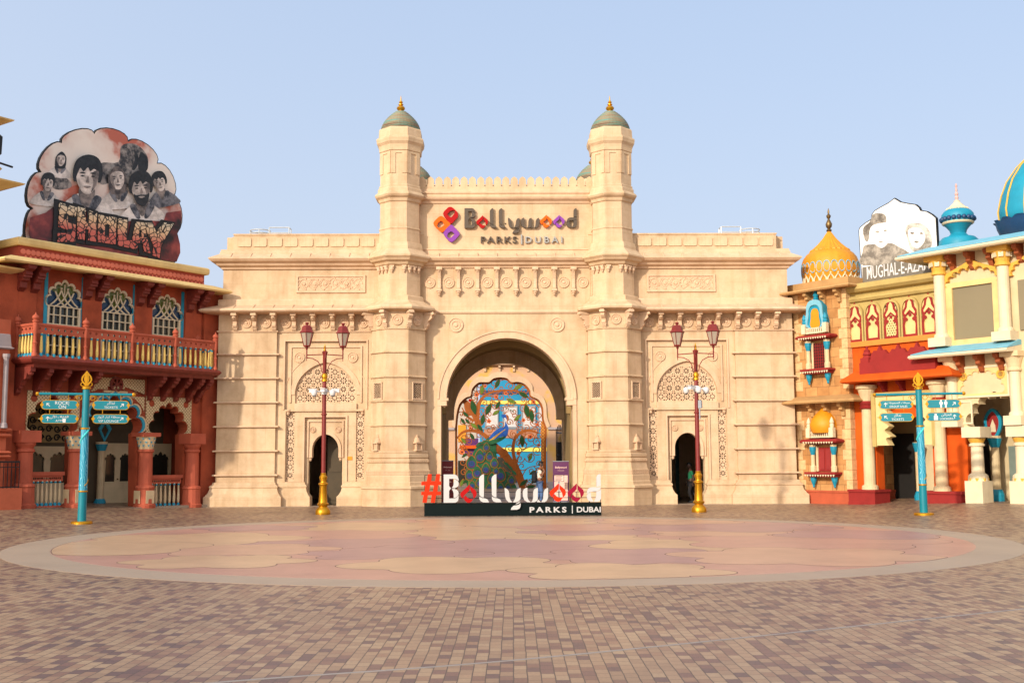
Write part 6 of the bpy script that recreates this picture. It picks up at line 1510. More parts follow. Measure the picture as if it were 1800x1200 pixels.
for k in range(12):
    a = 2*PI*k/12+0.1; m = MB(); m.tube([(cx+math.cos(a)*(r+0.02), 2.4+math.sin(a)*(r+0.02), z) for r, z in prof], 0.035, 6); m.build('rib', OC, td)
pm = MB()
pt = [(0, -0.2, 0), (0.3, 0.1, 0.15), (0.38, 0.5, 0.38), (0.2, 0.8, 0.62), (0, 0.92, 0.86)]
rings = []
for (w_, h_, o_) in ((0.2, -0.15, -0.06), (0.40, 0.10, 0.10), (0.44, 0.34, 0.20), (0.36, 0.52, 0.24), (0.16, 0.62, 0.34)):
    rings.append([(-w_, -o_, h_), (0, -o_-0.08, h_), (w_, -o_, h_), (0, -o_+0.05, h_)])
pm.loft(rings); pme = pm.mesh('lotus_petal', M['navy'], True)
for k in range(16):
    a = 2*PI*k/16; link('lotus_petal', pme, td, (cx+math.cos(a)*62*S, 2.4+math.sin(a)*62*S, zf(412)), a+PI/2)
m = MB(); m.lathe([(r*S, zf(py)) for py, r in ((428, 58), (418, 54), (412, 53), (408, 56))], 32, (cx, 2.4)); m.build('drum', M['cream_panel'], td)
m = MB(); m.box(cx0+0.3, XE, 0.4, 4.8, 10.1, zf(426)); m.build('roof_block', CW, ch)
# ------------------------------------------------------------------ big word, used twice (wall sign and free-standing sign)
Z = {}
sh = lambda P, dx, dy=0: [(x+dx, y+dy) for x, y in P]
Z['B'] = [[(455,120),(660,120),(700,133),(730,165),(745,210),(745,250),(715,222),(680,208),(650,204),(562,204),(562,345),(598,390),(562,435),(562,583),(665,583),(710,565),(745,530),(745,590),(735,630),(700,658),(670,665),(455,665)],
          [(655,215),(690,220),(725,245),(745,275),(748,310),(735,350),(700,375),(650,382),(612,382),(640,345),(652,310)],
          [(612,402),(660,402),(710,415),(740,445),(747,490),(735,530),(700,562),(652,575),(650,480),(635,435)]]
OO = [[(952,322),(870,400),(790,470),(778,510),(800,560),(838,590),(842,550),(872,508),(955,432),(966,330)], [(974,345),(976,430),(1022,500),(1040,590),(1085,545),(1098,495),(1085,440)], [(848,592),(862,545),(882,530),(910,562),(960,592),(1035,597),(1000,640),(965,668),(920,668),(882,642)]]
Z['o1'] = OO
LL = [[(1240,118),(1238,566),(1195,560),(1150,520),(1145,200),(1165,160),(1200,130)], [(1148,548),(1200,577),(1260,585),(1310,607),(1338,662),(1230,662),(1180,640),(1152,600)]]
Z['l1'] = LL; Z['l2'] = [sh(P, 243) for P in LL]
Y1 = [(1640,385),(1680,400),(1715,435),(1730,480),(1735,560),(1755,620),(1790,663),(1720,662),(1670,610),(1650,540)]
Y2 = sh([(155,390),(148,600),(120,640),(70,662),(2,665),(35,610),(52,560),(60,470),(85,420),(115,400)], 1800)
Y3 = sh([(148,640),(132,672),(92,694),(50,698),(88,672)], 1800); Y4 = sh([(152,678),(150,740),(130,785),(80,805),(-40,808),(-25,765),(20,727),(82,720),(122,707)], 1800)
Z['y'] = [Y1, Y2, Y3, Y4]
Z['w'] = [sh(P, 1800) for P in ([(285,385),(285,560),(305,620),(347,665),(280,660),(225,620),(198,550),(195,460),(215,415),(250,392)], [(487,390),(485,600),(465,640),(430,660),(356,665),(385,630),(395,580),(398,470),(415,420),(450,395)], [(688,390),(685,580),(660,635),(620,662),(553,665),(590,600),(600,470),(625,420),(660,395)], [(490,612),(546,664),(465,662)])]
Z['o2'] = [sh(P, 1737, -14) for P in OO]; Z['o3'] = [sh(P, 2087, -10) for P in OO]
Z['d'] = [sh(P, 1800) for P in ([(1712,125),(1712,362),(1630,368),(1632,190),(1650,150),(1680,130)], [(1720,380),(1700,420),(1650,453),(1560,463),(1500,473),(1442,516),(1445,460),(1470,410),(1520,382)], [(1515,482),(1525,580),(1568,658),(1500,655),(1455,620),(1437,560),(1445,525),(1480,494)], [(1718,420),(1715,600),(1690,640),(1640,660),(1577,660),(1610,600),(1625,530),(1625,468),(1680,447)])]
Z['#'] = [[(150,115),(222,112),(212,250),(290,250),(312,112),(385,110),(372,250),(408,255),(405,322),(345,326),(332,450),(405,450),(403,514),(306,518),(285,662),(203,662),(224,518),(146,518),(124,662),(44,660),(66,516),(20,516),(22,450),(84,450),(100,326),(22,326),(22,258),(128,252)]]
ZH = {'#': [[(190,328),(172,448),(246,448),(268,328)]]}
def word(keys, mats, parent, fx, fz, y0, y1):
    for k, mt in zip(keys, mats):
        m = MB()
        for P in Z[k]: m.plate([[(fx(x), fz(y)) for x, y in P]], [[(fx(x), fz(y)) for x, y in h] for h in ZH.get(k, [])], y0, y1)
        m.build('letter', mt, parent)

# ---- sign on the gatehouse
gs = thing('wall_sign', 'brown and coloured lettering sign fixed high on the gatehouse above the arch', 'sign', G.world(0, 0.15), G.a)
q = lambda zx, zy: G.pix(750+zx/12, 350+zy/12, 0.0)
px2x = lambda zx: G.pix(816.4+(zx-455)/3065*197.8, 390, 0.0)[0]
B0 = G.pix(816, 400.8, 0.0)[1]; B1 = G.pix(816, 366, 0.0)[1]
fz = lambda zy: B0+(665-zy)/545*(B1-B0)
SB = M['sign_brown']
word(['B', 'o1', 'l1', 'l2', 'y', 'w', 'o2', 'o3', 'd'], [SB, M['sign_red'], SB, SB, SB, SB, M['sign_orange'], M['sign_purple'], SB], gs, px2x, fz, -0.17, -0.03)
LOGO = [('sign_red', [(515,520),(420,430),(352,330),(362,270),(415,215),(450,180),(500,168),(550,185),(640,270),(665,330),(650,390),(600,440)], [(432,322),(500,250),(565,237),(598,258),(590,300),(520,388),(488,380)]),
        ('sign_orange', [(503,532),(400,640),(350,690),(300,690),(220,620),(152,540),(150,490),(210,420),(270,370),(320,362),(380,405),(440,465)], [(214,565),(240,500),(300,458),(340,480),(372,548),(290,608),(240,605)]),
        ('sign_purple', [(506,545),(368,690),(370,760),(440,850),(500,900),(560,892),(680,770),(690,720),(660,680),(600,610)], [(430,790),(450,720),(512,682),(545,694),(592,742),(510,818),(460,822)])]
for mt, o_, h_ in LOGO:
    m = MB(); m.plate([[q(*p) for p in catmull(o_, 4, True)]], [[q(*p) for p in h_]], -0.19, -0.03); m.build('logo_petal', M[mt], gs)
m = MB(); xa, za = q(1140, 912); xb = q(2040-0, 912)[0]
def fit_text(body, x0, x1, z, size, y0, y1, mt, par, name='lettering', bold=0.0, spacing=1.0):
    m = MB(); m.text(body, size, x0, z, y0, y1, 'LEFT', bold, spacing=spacing); o = m.build(name, mt, par)
    vs = o.data.vertices; a = min(v.co.x for v in vs); b = max(v.co.x for v in vs); k = (x1-x0)/(b-a)
    for v in vs: v.co.x = x0+(v.co.x-a)*k
    return o
xs0 = G.pix(845, 420, 0)[0]; xs1 = G.pix(909, 420, 0)[0]
zb = G.pix(900, 426.5, 0)[1]; zt_ = G.pix(900, 415, 0)[1]
fit_text('PARKS', xs0, xs1, zb, (zt_-zb)/0.727, -0.13, -0.03, SB, gs, bold=0.006, spacing=1.25)
m = MB(); xq = G.pix(916.8, 420, 0)[0]; m.box(xq-0.03, xq+0.03, -0.12, -0.03, zb-0.06, zt_+0.08); m.build('divider', M['sign_silver'], gs)
fit_text('DUBAI', G.pix(923.5, 420, 0)[0], G.pix(988.5, 420, 0)[0], zb, (zt_-zb)/0.727, -0.13, -0.03, M['sign_silver'], gs, bold=0.004, spacing=1.5)
m = MB()
for i in range(9): x = px2x(520+i*350); m.box(x-0.025, x+0.025, -0.04, 0.01, B0+0.2, B0+0.25)
m.build('fixing_stud', M['sign_brown'], gs)

# ---- free-standing sign in front of the arch
SY = 39.85; SS = 0.02044/11.25
fs = thing('hashtag_sign', 'white and red hashtag letter sign standing on a dark green base before the arch', 'sign', (0, SY, 0))
bx = lambda zx: (740+zx/11.25-900)*0.02044
bz = lambda zy: 0.035+(905.5-(825+zy/11.25))*0.02044
WH = M['letter_white']
word(['#', 'B', 'o1', 'l1', 'l2', 'y', 'w', 'o2', 'o3', 'd'], [M['sign_hot'], WH, M['sign_red'], WH, WH, WH, WH, M['sign_hot'], M['sign_magenta'], WH], fs, bx, bz, -0.31, -0.21)
m = MB(); m.box(bx(75), bx(3525), -0.2, 0.45, 0, bz(690)); m.box(bx(70), bx(3530), -0.215, 0.46, bz(690), bz(682)); base = m.build('base', M['dark_teal'], fs)
zb, zt_ = bz(860), bz(755)
fit_text('PARKS', bx(2125), bx(2845), zb, (zt_-zb)/0.727, -0.225, -0.19, WH, fs, bold=0.008, spacing=1.4)
m = MB(); m.box(bx(2949), bx(2966), -0.22, -0.19, bz(885), bz(730)); m.build('divider', WH, fs)
fit_text('DUBAI', bx(3045), bx(3512), zb, (zt_-zb)/0.727, -0.225, -0.19, WH, fs, bold=0.006)
m = MB()
for zy in (135, 470, 582): m.tube([(bx(80), -0.12, bz(zy)), (bx(3515 if zy > 200 else 700), -0.12, bz(zy))], 0.012, 6)
for zx in (80, 700, 1240, 1900, 2700, 3040, 3300, 3515): m.tube([(bx(zx), -0.12, bz(690)), (bx(zx), -0.12, bz(470 if zx > 700 else 135))], 0.014, 6)
for zx in (600, 960, 1240, 2260, 2730, 3040, 3290): m.tube([(bx(zx), -0.22, bz(690)), (bx(zx), -0.22, bz(655))], 0.02, 6)
m.build('support_wire', M['black'], fs)

# ------------------------------------------------------------------ street lamps
def lamp_parts(t):
    m = MB(); m.lathe([(0.30, 0), (0.31, 0.05), (0.30, 0.16), (0.26, 0.22), (0.2, 0.28), (0.17, 0.32), (0.23, 0.38), (0.24, 0.43), (0.18, 0.47), (0.175, 0.5), (0.14, 1.12), (0.16, 1.16), (0.2, 1.2), (0.2, 1.24), (0.13, 1.28), (0.12, 1.32), (0.16, 1.44), (0.165, 1.5), (0.12, 1.56), (0.1, 1.59), (0.12, 1.62), (0.1, 1.65)], 24); m.build('base', M['gold'], t, smooth=True)
    m = MB(); m.lathe([(0.095, 1.65), (0.09, 3.98), (0.12, 4.0), (0.12, 4.04), (0.085, 4.07), (0.08, 5.3), (0.075, 5.36), (0.075, 5.66), (0.085, 6.46), (0.1, 6.50), (0.13, 6.55), (0.1, 6.58)], 16); po = m.build('pole', M['lamp_red'], t, smooth=True)
    m = MB(); m.lathe([(0.08, 5.34), (0.12, 5.36), (0.12, 5.41), (0.095, 5.46), (0.13, 5.56), (0.1, 5.64), (0.078, 5.68)], 16); m.lathe([(0.06, 6.56), (0.08, 6.6), (0.05, 6.63), (0.045, 6.72), (0.06, 6.75), (0.03, 6.78), (0.02, 6.84), (0.005, 6.9)], 12); m.build('collar', M['gold'], t, smooth=True)
    for a in (R_(12), R_(192), R_(102), R_(282)):
        main = a in (R_(12), R_(192)); m = MB(); d = Vector((math.cos(a), math.sin(a), 0)); z = Vector((0, 0, 1)); ln = 0.74 if main else 0.62
        m.tube([d*0.06+z*6.46, d*ln+z*6.42], 0.022, 6)
        m.tube([d*0.08+z*5.70, d*0.13+z*5.78, d*0.16+z*5.98, d*0.28+z*6.17, d*0.5+z*6.29, d*(ln-0.02)+z*6.31], 0.02, 6)
        m.lathe([(0.005, -0.24), (0.02, -0.2), (0.012, -0.15), (0.028, -0.12), (0.028, 0.22), (0.045, 0.25), (0.03, 0.3)] if main else [(0.005, -0.2), (0.022, -0.14), (0.022, 0.14), (0.01, 0.28)], 8, (d.x*ln, d.y*ln), 0, 6.42)
        arm = m.build('arm', M['lamp_red'], t)
        if not main: continue
        c = (d.x*ln, d.y*ln); h = MB(); zb = 6.76
        h.lathe([(0.02, zb-0.12), (0.06, zb-0.06), (0.05, zb-0.02), (0.14, zb), (0.155, zb+0.03), (0.13, zb+0.06)], 6, c, PI/6)
        h.lathe([(0.29, zb+0.56), (0.32, zb+0.58), (0.31, zb+0.61), (0.25, zb+0.66), (0.22, zb+0.80), (0.15, zb+0.87), (0.05, zb+0.89), (0.045, zb+0.91), (0.08, zb+0.94), (0.09, zb+0.97), (0.05, zb+1.0), (0.01, zb+1.01)], 6, c, PI/6)
        for k in range(6):
            b = PI/6+PI/3*k; h.tube([(c[0]+0.135*math.cos(b), c[1]+0.135*math.sin(b), zb+0.04), (c[0]+0.275*math.cos(b), c[1]+0.275*math.sin(b), zb+0.58)], 0.016, 5)
        lt = h.build('lantern', M['lamp_red'], t)
        g = MB(); g.lathe([(0.125, zb+0.05), (0.265, zb+0.57)], 6, c, PI/6); g.build('glass', M['lamp_glass'], lt)
def cctv(t, z, spots):
    m = MB(); m.lathe([(0.12, z-0.1), (0.13, z-0.05), (0.13, z+0.1), (0.1, z+0.14)], 16); cl = m.build('camera_bracket', M['white'], t, smooth=True)
    for a, r, kind in spots:
        d = Vector((math.cos(R_(a)), math.sin(R_(a)))); c = d*r; m = MB(); m.tube([(d.x*0.1, d.y*0.1, z+0.02), (c.x, c.y, z+0.02)], 0.03, 6)
        if kind == 'dome': m.lathe([(0.0, -0.2), (0.08, -0.17), (0.12, -0.1), (0.13, -0.02), (0.12, 0.04), (0.05, 0.09)], 14, (c.x, c.y), 0, z)
        else: m.obox((c.x, c.y), R_(a), -0.08, 0.08, -0.1, 0.2, z-0.02, z+0.12); m.obox((c.x, c.y), R_(a), -0.1, 0.1, -0.12, 0.25, z+0.12, z+0.14)
        cm = m.build('security_camera', M['white'], t, smooth=True)
        if kind == 'dome':
            g = MB(); g.lathe([(0.0, -0.215), (0.07, -0.185), (0.085, -0.15)], 12, (c.x, c.y), 0, z); g.build('lens', M['black'], cm, smooth=True)
t = thing('street_lamp', 'red twin lantern lamp post before the gatehouse door nearer the terracotta building', 'street lamp', (-7.0, 41.3, 0), 0, 'twin lantern lamp posts')
t.scale = (0.9, 0.9, 0.915); lamp_parts(t); cctv(t, 4.92, [(0, 0.42, 'box'), (180, 0.42, 'box'), (215, 0.46, 'dome'), (325, 0.46, 'dome'), (270, 0.3, 'box')])
t2 = thing('street_lamp', 'red twin lantern lamp post with grey box, before the gatehouse door nearer the sandstone tower', 'street lamp', (6.9, 41.55, 0), R_(-24), 'twin lantern lamp posts')
t2.scale = (0.9, 0.9, 0.915); lamp_parts(t2); cctv(t2, 4.98, [(24, 0.40, 'dome'), (204, 0.42, 'dome'), (300, 0.34, 'dome'), (250, 0.3, 'box')])
m = MB(); m.box(0.1, 0.24, -0.16, 0.0, 4.2, 4.52); m.box(0.13, 0.17, -0.12, -0.06, 3.75, 4.2); m.tube([(0.09, -0.05, 4.4), (0.15, -0.05, 4.4)], 0.02, 6); m.build('junction_box', M['grey'], t2)

# ------------------------------------------------------------------ fingerpost signs
AR = {'tickets': '\uFEAE\uFEDB\uFE8D\uFEAC\uFE97', 'lockers': '\uFEE6\uFE8B\uFE8D\uFEB0\uFEA8\uFEDF\uFE8D', 'vip': '\uFEAD\uFE8D\uFEED\uFEB0\uFEDF\uFE8D \uFEAD\uFE8E\uFE92\uFEDB \uFE94\uFED8\uFEC4\uFEE8\uFEE3',
      'atm': '\uFEF2\uFEDF\uFEF5\uFE8D \uFED1\uFE8D\uFEAE\uFEBC\uFEDF\uFE8D', 'group': '\uFE95\uFE8E\uFECB\uFEEE\uFEE4\uFEA0\uFEE4\uFEDF\uFE8D \uFE95\uFE8E\uFECC\uFEF4\uFE92\uFEE3'}
def arrow(m, x, z, s, ang, y0, y1):
    ca, sa = math.cos(ang), math.sin(ang); T = lambda P: [(x+s*(a*ca-b*sa), z+s*(a*sa+b*ca)) for a, b in P]
    m.plate([T([(-0.06, -0.5), (0.06, -0.5), (0.06, 0.24), (0.3, 0.0), (0.38, 0.1), (0.0, 0.5), (-0.38, 0.1), (-0.3, 0.0), (-0.06, 0.24)])], [], y0, y1)
def panel(t, x0, x1, z, h, rows, arrow_side, arrow_ang, tip, icon=None, yb=-0.10):
    """One hanging finger board; tip = -1 / +1 points left / right, 0 = scalloped both ends."""
    def outline(g):
        a, b = x0-g, x1+g; hh = h/2+g
        Lft = [(a, z-hh*0.55), (a+0.03, z-hh*0.3), (a+0.01 if tip >= 0 else a-0.10, z), (a+0.03, z+hh*0.3), (a, z+hh*0.55), (a+0.04, z+hh*0.85), (a+0.10, z+hh)]
        Rgt = [(b-0.10, z+hh), (b-0.04, z+hh*0.85), (b, z+hh*0.55), (b-0.03, z+hh*0.3), (b-0.01 if tip <= 0 else b+0.10, z), (b-0.03, z-hh*0.3), (b, z-hh*0.55), (b-0.04, z-hh*0.85), (b-0.10, z-hh)]
        return [(a+0.10, z-hh), (a+0.04, z-hh*0.85)]+Lft+Rgt
    m = MB(); m.plate([outline(0.016)], [], yb-0.016, yb+0.016)
    for q in (-1, 1): m.plate([petal((x0 if q < 0 else x1), z, 0, -0.055, 0.055, 0.09)], [], yb-0.024, yb)
    o = m.build('sign_panel', M['gold'], t)
    m = MB(); m.plate([outline(0.0)], [], yb-0.022, yb+0.022); m.build('panel_face', M['teal'], o)
    m = MB(); f0, f1 = yb-0.027, yb-0.02; cxm = (x0+x1)/2
    for body, size, dx, dz, sp_ in rows: m.text(body, size, cxm+dx, z+dz, f0, f1, 'CENTER', 0.0, spacing=sp_)
    arrow(m, x0+0.19 if arrow_side < 0 else x1-0.19, z, h*0.55, arrow_ang, f0, f1)
    if icon == 'people':
        for q in (-1, 1):
            cx = cxm+q*0.075; m.plate([circle(cx, z+0.105, 0.03, 10)], [], f0, f1)
            m.plate([[(cx-0.055, z+0.065), (cx+0.055, z+0.065), (cx+0.05, z-0.02), (cx+0.03, z-0.02), (cx+0.025, z-0.14), (cx+0.005, z-0.14), (cx, z-0.03), (cx-0.005, z-0.14), (cx-0.025, z-0.14), (cx-0.03, z-0.02), (cx-0.05, z-0.02)]], [], f0, f1)
    if icon == 'locker':
        cx = x0+0.27; m.plate([[(cx-0.065, z-0.11), (cx+0.065, z-0.11), (cx+0.065, z+0.03), (cx-0.065, z+0.03)]], [], f0, f1); m.plate([[(cx-0.04, z+0.04), (cx+0.03, z+0.04), (cx+0.03, z+0.1), (cx-0.04, z+0.1)]], [], f0, f1)
    if icon == 'card':
        cx = x1-0.38; m.plate([[(cx-0.05, z+0.0), (cx+0.05, z+0.0), (cx+0.04, z-0.12), (cx-0.04, z-0.12)]], [], f0, f1)
        for k in range(4): m.box(cx-0.12+k*0.07, cx-0.08+k*0.07, f0, f1, z+0.06, z+0.075)
    m.build('lettering', M['white'], o)
def post_parts(t, kind):
    m = MB(); m.lathe([(0.33, 0), (0.33, 0.06), (0.3, 0.085), (0.14, 0.09)], 28); m.build('base_plate', M['gold'], t)
    m = MB(); m.lathe([(0.135, 0.08), (0.127, 1.02), (0.115, 3.02), (0.105, 4.3)], 20); m.build('pole', M['teal'], t, smooth=True)
    m = MB(); m.lathe([(0.132, 1.04), (0.121, 3.02)], 20); w_ = m.build('pole_wrap', M['swirl'], t, smooth=True)
    m = MB()
    for z in (1.03, 3.02): m.lathe([(0.13, z-0.03), (0.145, z-0.015), (0.145, z+0.015), (0.125, z+0.03)], 20)
    m.lathe([(0.11, 4.27), (0.14, 4.29), (0.14, 4.34), (0.1, 4.38), (0.06, 4.4)], 20); m.tube([(0.14*math.cos(a*2.2-1.2), 0.14*math.sin(a*2.2-1.2)-0.0, 1.2+a*0.3) for a in [i/12 for i in range(13)]][::1], 0.014, 5); m.build('pole_ring', M['gold'], t)
    m = MB(); m.tube([(0.12*math.cos(-PI+a), 0.12*math.sin(-PI+a), 2.55+a*0.16) for a in [i*PI/12 for i in range(13)]], 0.03, 6); m.build('pole_ribbon', mat('pale_teal_paint', (60, 186, 186), 0.4), t)
    # flame-like openwork finial
    half = catmull([(0.03, 4.38), (0.09, 4.45), (0.16, 4.57), (0.14, 4.69), (0.05, 4.81), (0.0, 4.88)], 5); ring = half+[(-x, z) for x, z in half[::-1][1:]]
    hole = catmull([(0.04, 4.48), (0.10, 4.54), (0.12, 4.60), (0.08, 4.71), (0.06, 4.72), (0.08, 4.6)], 3, True)
    m = MB(); m.plate([ring], [hole, [(-x, z) for x, z in hole[::-1]]], -0.035, 0.035)
    for q in (-1, 1): m.tube([(q*0.03, 0, 4.42)]+[(q*(0.12+0.055*math.cos(a)), 0, 4.44+0.055*math.sin(a)) for a in [PI*0.9-i*0.55 for i in range(10)]], 0.018, 5)
    m.plate([petal(0, 4.62, PI/2, -0.2, 0.2, 0.04)], [], -0.05, 0.05); m.build('finial', M['gold'], t)
    zb = 4.12; m = MB(); m.tube([(-1.42, 0, zb), (1.42, 0, zb)], 0.045, 10); m.build('crossbar', M['teal'], t)
    m = MB()
    for q in (-1, 1):
        m.lathe([(0.0, -0.07), (0.05, -0.05), (0.065, 0), (0.05, 0.05), (0.0, 0.07)], 10, (q*1.45, 0), 0, zb)
        m.tube([(q*(0.2+0.075*math.cos(a)), -0.02, zb-0.12+0.075*math.sin(a)) for a in [i*0.6 for i in range(12)]], 0.014, 5); m.tube([(q*0.12, -0.02, zb-0.03), (q*0.3, -0.02, zb-0.05), (q*0.34, -0.02, zb-0.14)], 0.012, 5)
        for x in (0.52, 1.06):
            m.tube([(q*x, -0.0, zb), (q*x, -0.1, zb-0.07), (q*x, -0.1, zb-0.20)], 0.011, 5); m.tube([(q*x, -0.1, zb-0.48), (q*x, -0.1, zb-0.62)], 0.011, 5)
    m.build('hanger', M['gold'], t)
    zA, zB, h = zb-0.35, zb-0.79, 0.27
    if kind == 'L':
        panel(t, -1.30, -0.24, zA, h, [('ROCK', 0.15, 0.06, 0.01, 1.0), ('ON', 0.15, 0.08, -0.115, 1.0), ('2', 0.07, 0.27, 0.05, 1), ('5', 0.07, 0.27, -0.03, 1)], -1, R_(45), 0)
        panel(t, -1.30, -0.24, zB, h, [(AR['atm'], 0.105, 0.0, 0.025, 1.0), ('ATM', 0.1, 0.0, -0.1, 1.1)], -1, 0, -1, 'card')
        panel(t, 0.24, 1.30, zA, h, [(AR['tickets'], 0.13, 0.0, 0.03, 1.0), ('TICKETS', 0.105, 0.0, -0.105, 1.05)], 1, R_(-45), 1)
        panel(t, 0.24, 1.30, zB, h, [(AR['vip'], 0.105, -0.06, 0.03, 1.0), ('VIP LOUNGE', 0.105, -0.06, -0.105, 1.05)], 1, R_(-45), 1)
    else:
        panel(t, -1.30, -0.24, zA, h, [(AR['group'], 0.095, 0.08, 0.03, 1.0), ('GROUP SALES', 0.095, 0.08, -0.1, 1.0)], -1, 0, 0)
        panel(t, -1.30, -0.24, zB, h, [(AR['tickets'], 0.13, 0.04, 0.03, 1.0), ('TICKETS', 0.105, 0.04, -0.105, 1.05)], -1, R_(45), -1)
        panel(t, 0.24, 1.30, zA, h, [], 1, R_(-45), 1, 'people')
        panel(t, 0.24, 1.30, zB, h, [(AR['lockers'], 0.12, 0.08, 0.03, 1.0), ('LOCKERS', 0.1, 0.08, -0.105, 1.05)], 1, 0, 1, 'locker')
t = thing('fingerpost', 'turquoise signpost with gold finial before the terracotta building, its boards for ATM and lounge', 'signpost', (-13.72, 35.7, ground_z(13.7)), R_(16), 'turquoise fingerposts')
post_parts(t, 'L')
t = thing('fingerpost', 'turquoise signpost with gold finial before the orange house, its boards for lockers and toilets', 'signpost', (14.0, 38.2, ground_z(14.0)), R_(-14), 'turquoise fingerposts')
post_parts(t, 'R')
# ------------------------------------------------------------------ inner archway beyond the gatehouse
IY = 27.0
iw = thing('inner_archway', 'pale scroll painted wall with a cusped archway behind the gatehouse', 'archway', G.o, G.a)
def IZ(zx, zy, yl=IY): return G.pix(740+zx/3.333, 560+zy/3.333, yl)
gl, gt = IZ(200, 600), IZ(470, 348)
foil = [(200,640),(208,560),(225,500),(262,462),(290,452),(300,410),(335,375),(375,372),(400,370),(425,350),(465,343),(505,350),(530,372),(570,370),(610,385),(640,420),(645,452),(690,475),(715,520),(720,590),(738,640)]
F2 = [IZ(*p) for p in catmull(foil, 3)]
xl, xr = IZ(200, 700)[0], IZ(740, 700)[0]
m = MB(); m.plate([[(xl, 0)]+F2+[(xr, 0), (6.5, 0), (6.5, 9.5), (-6.5, 9.5), (-6.5, 0)]], [], IY, IY+0.6); m.build('wall', M['mural'], iw)
m = MB(); inn = [(xl, 0)]+F2+[(xr, 0)]; c0 = Vector(((xl+xr)/2, 2.0))
rim = [tuple(c0+(Vector(p)-c0)*1.07) for p in F2]
m.plate([rim+F2[::-1]], [], IY-0.12, IY+0.01); m.build('arch_rim', M['stone_trim'], iw)
m = MB(); zc_ = IZ(460, 272)[1]; m.sweep([(-6, IY), (6, IY)], [(-0.05, zc_-0.05), (0.35, zc_), (0.4, zc_+0.08), (0.1, zc_+0.2), (-0.05, zc_+0.2)]); m.build('cornice', M['stone_trim'], iw)
bm = MB(); bm.xprism([(0, 0), (-0.32, 0), (-0.3, -0.12), (-0.14, -0.2), (-0.12, -0.38), (0, -0.46)], -0.07, 0.07); bme = bm.mesh('bracket', M['stone_trim'])
for zx in (290, 376, 460, 544, 628): link('bracket', bme, iw, (IZ(zx, 270)[0], IY, zc_-0.05))
m = MB()
for q in (-1, 1):
    x0 = xr if q > 0 else xl; z1 = IZ(460, 640)[1]
    m.box(*sorted((x0+q*0.04, x0+q*1.05)), IY-0.14, IY, z1-0.12, z1+0.04); m.box(*sorted((x0+q*0.02, x0+q*0.95)), IY-0.12, IY, 0, 0.45)
m.build('pier_trim', M['lilac_pillar'], iw)
# rear gate leaves folded back against the passage
for q, nm in ((-1, 'dark iron gate leaf folded back behind the maroon banner'), (1, 'dark iron gate leaf folded back behind the purple banner')):
    xx = G.pix(788 if q < 0 else 978, 780, 11.0)[0]
    gl_ = thing('iron_gate', nm, 'gate', G.world(xx, 11.0), G.a)
    m = MB(); 
    for i in range(6): m.tube([(q*0.1*i, 0.45*i, 0.05), (q*0.1*i, 0.45*i, 3.6+0.25*math.sin(i*PI/5))], 0.03, 6)
    for z in (0.2, 1.2, 2.2, 3.4): m.tube([(0, 0, z), (q*0.5, 2.25, z)], 0.035, 6)
    m.build('bars', M['black'], gl_)
    m = MB(); m.box(*sorted((q*0.1, q*0.66)), 1.2, 1.3, 0.5, 2.9); m.build('speaker_column', M['black'], gl_)

# ------------------------------------------------------------------ peacock gate in the archway
GY = IY+0.25
pg = thing('peacock_gate', 'openwork gate of orange branches and green leaves with a blue peacock', 'gate', G.o, G.a)
def W(pts): return [IZ(x, y, GY) for x, y in pts]
KS = IZ(100, 500, GY); UNIT = (IZ(200, 500, GY)[0]-KS[0])/100
depth_i = [0]
def flatg(loops, name, mt, par=pg, holes=(), dy=0.0, th=0.05):
    depth_i[0] += 1; y = GY-dy-0.0015*(depth_i[0] % 23)
    m = MB(); m.plate([W(l) for l in loops], [W(h) for h in holes], y-th, y); return m.build(name, mt, par)
def branch(pts, ws, par=pg, name='branch', mt=None, dy=0.0): return flatg([stroke(pts, ws, 5)], name, mt or M['gate_orange'], par, (), dy)
GO = M['gate_orange']
fr = catmull(foil, 3)
m = MB(); f_in = [tuple(Vector((470, 640))+(Vector(p)-Vector((470, 640)))*0.955) for p in fr]
depth_i[0] += 1
m.plate([W([(203, 1010)]+fr[1:-1]+[(736, 1010), (712, 1010)]+f_in[::-1]+[(216, 1010)])], [], GY-0.1, GY+0.05); frame = m.build('frame', GO, pg)
flatg([[(703,600),(735,600),(735,1010),(703,1010)]], 'lattice_border', M['gate_lattice'], pg, (), 0.03)
flatg([[(203,620),(212,620),(212,1010),(203,1010)]], 'lattice_border', M['gate_lattice'], pg, (), 0.03)
branch([(600,1005),(560,900),(500,800),(440,745),(395,700),(350,668),(300,655),(245,665),(212,700)], [34,36,34,28,24,22,20,15,8])
branch([(345,668),(330,600),(300,540),(262,490),(230,470)], [30,34,36,30,10])
branch([(330,640),(332,560),(340,500),(370,455),(420,430),(480,420),(560,425),(640,470),(690,520)], [26,24,22,16,13,11,10,8,6])
branch([(600,1005),(590,930),(560,860),(540,780),(548,710),(580,670),(630,655),(690,670)], [26,24,22,20,18,18,16,8])
branch([(300,545),(280,560),(262,520),(256,480)], [18,20,16,6]); branch([(310,600),(270,570),(240,520)], [16,12,6])
branch([(395,700),(430,760),(500,830),(560,930)], [10,14,14,10])
def spiral(cx, cy, r, turns, a0, sg, w=4.2):
    n = 14; pts = [(cx+r*(1-0.85*i/n)*math.cos(a0+sg*turns*2*PI*i/n), cy+r*(1-0.85*i/n)*math.sin(a0+sg*turns*2*PI*i/n)) for i in range(n+1)]
    return stroke(pts, [w]*len(pts), 2)
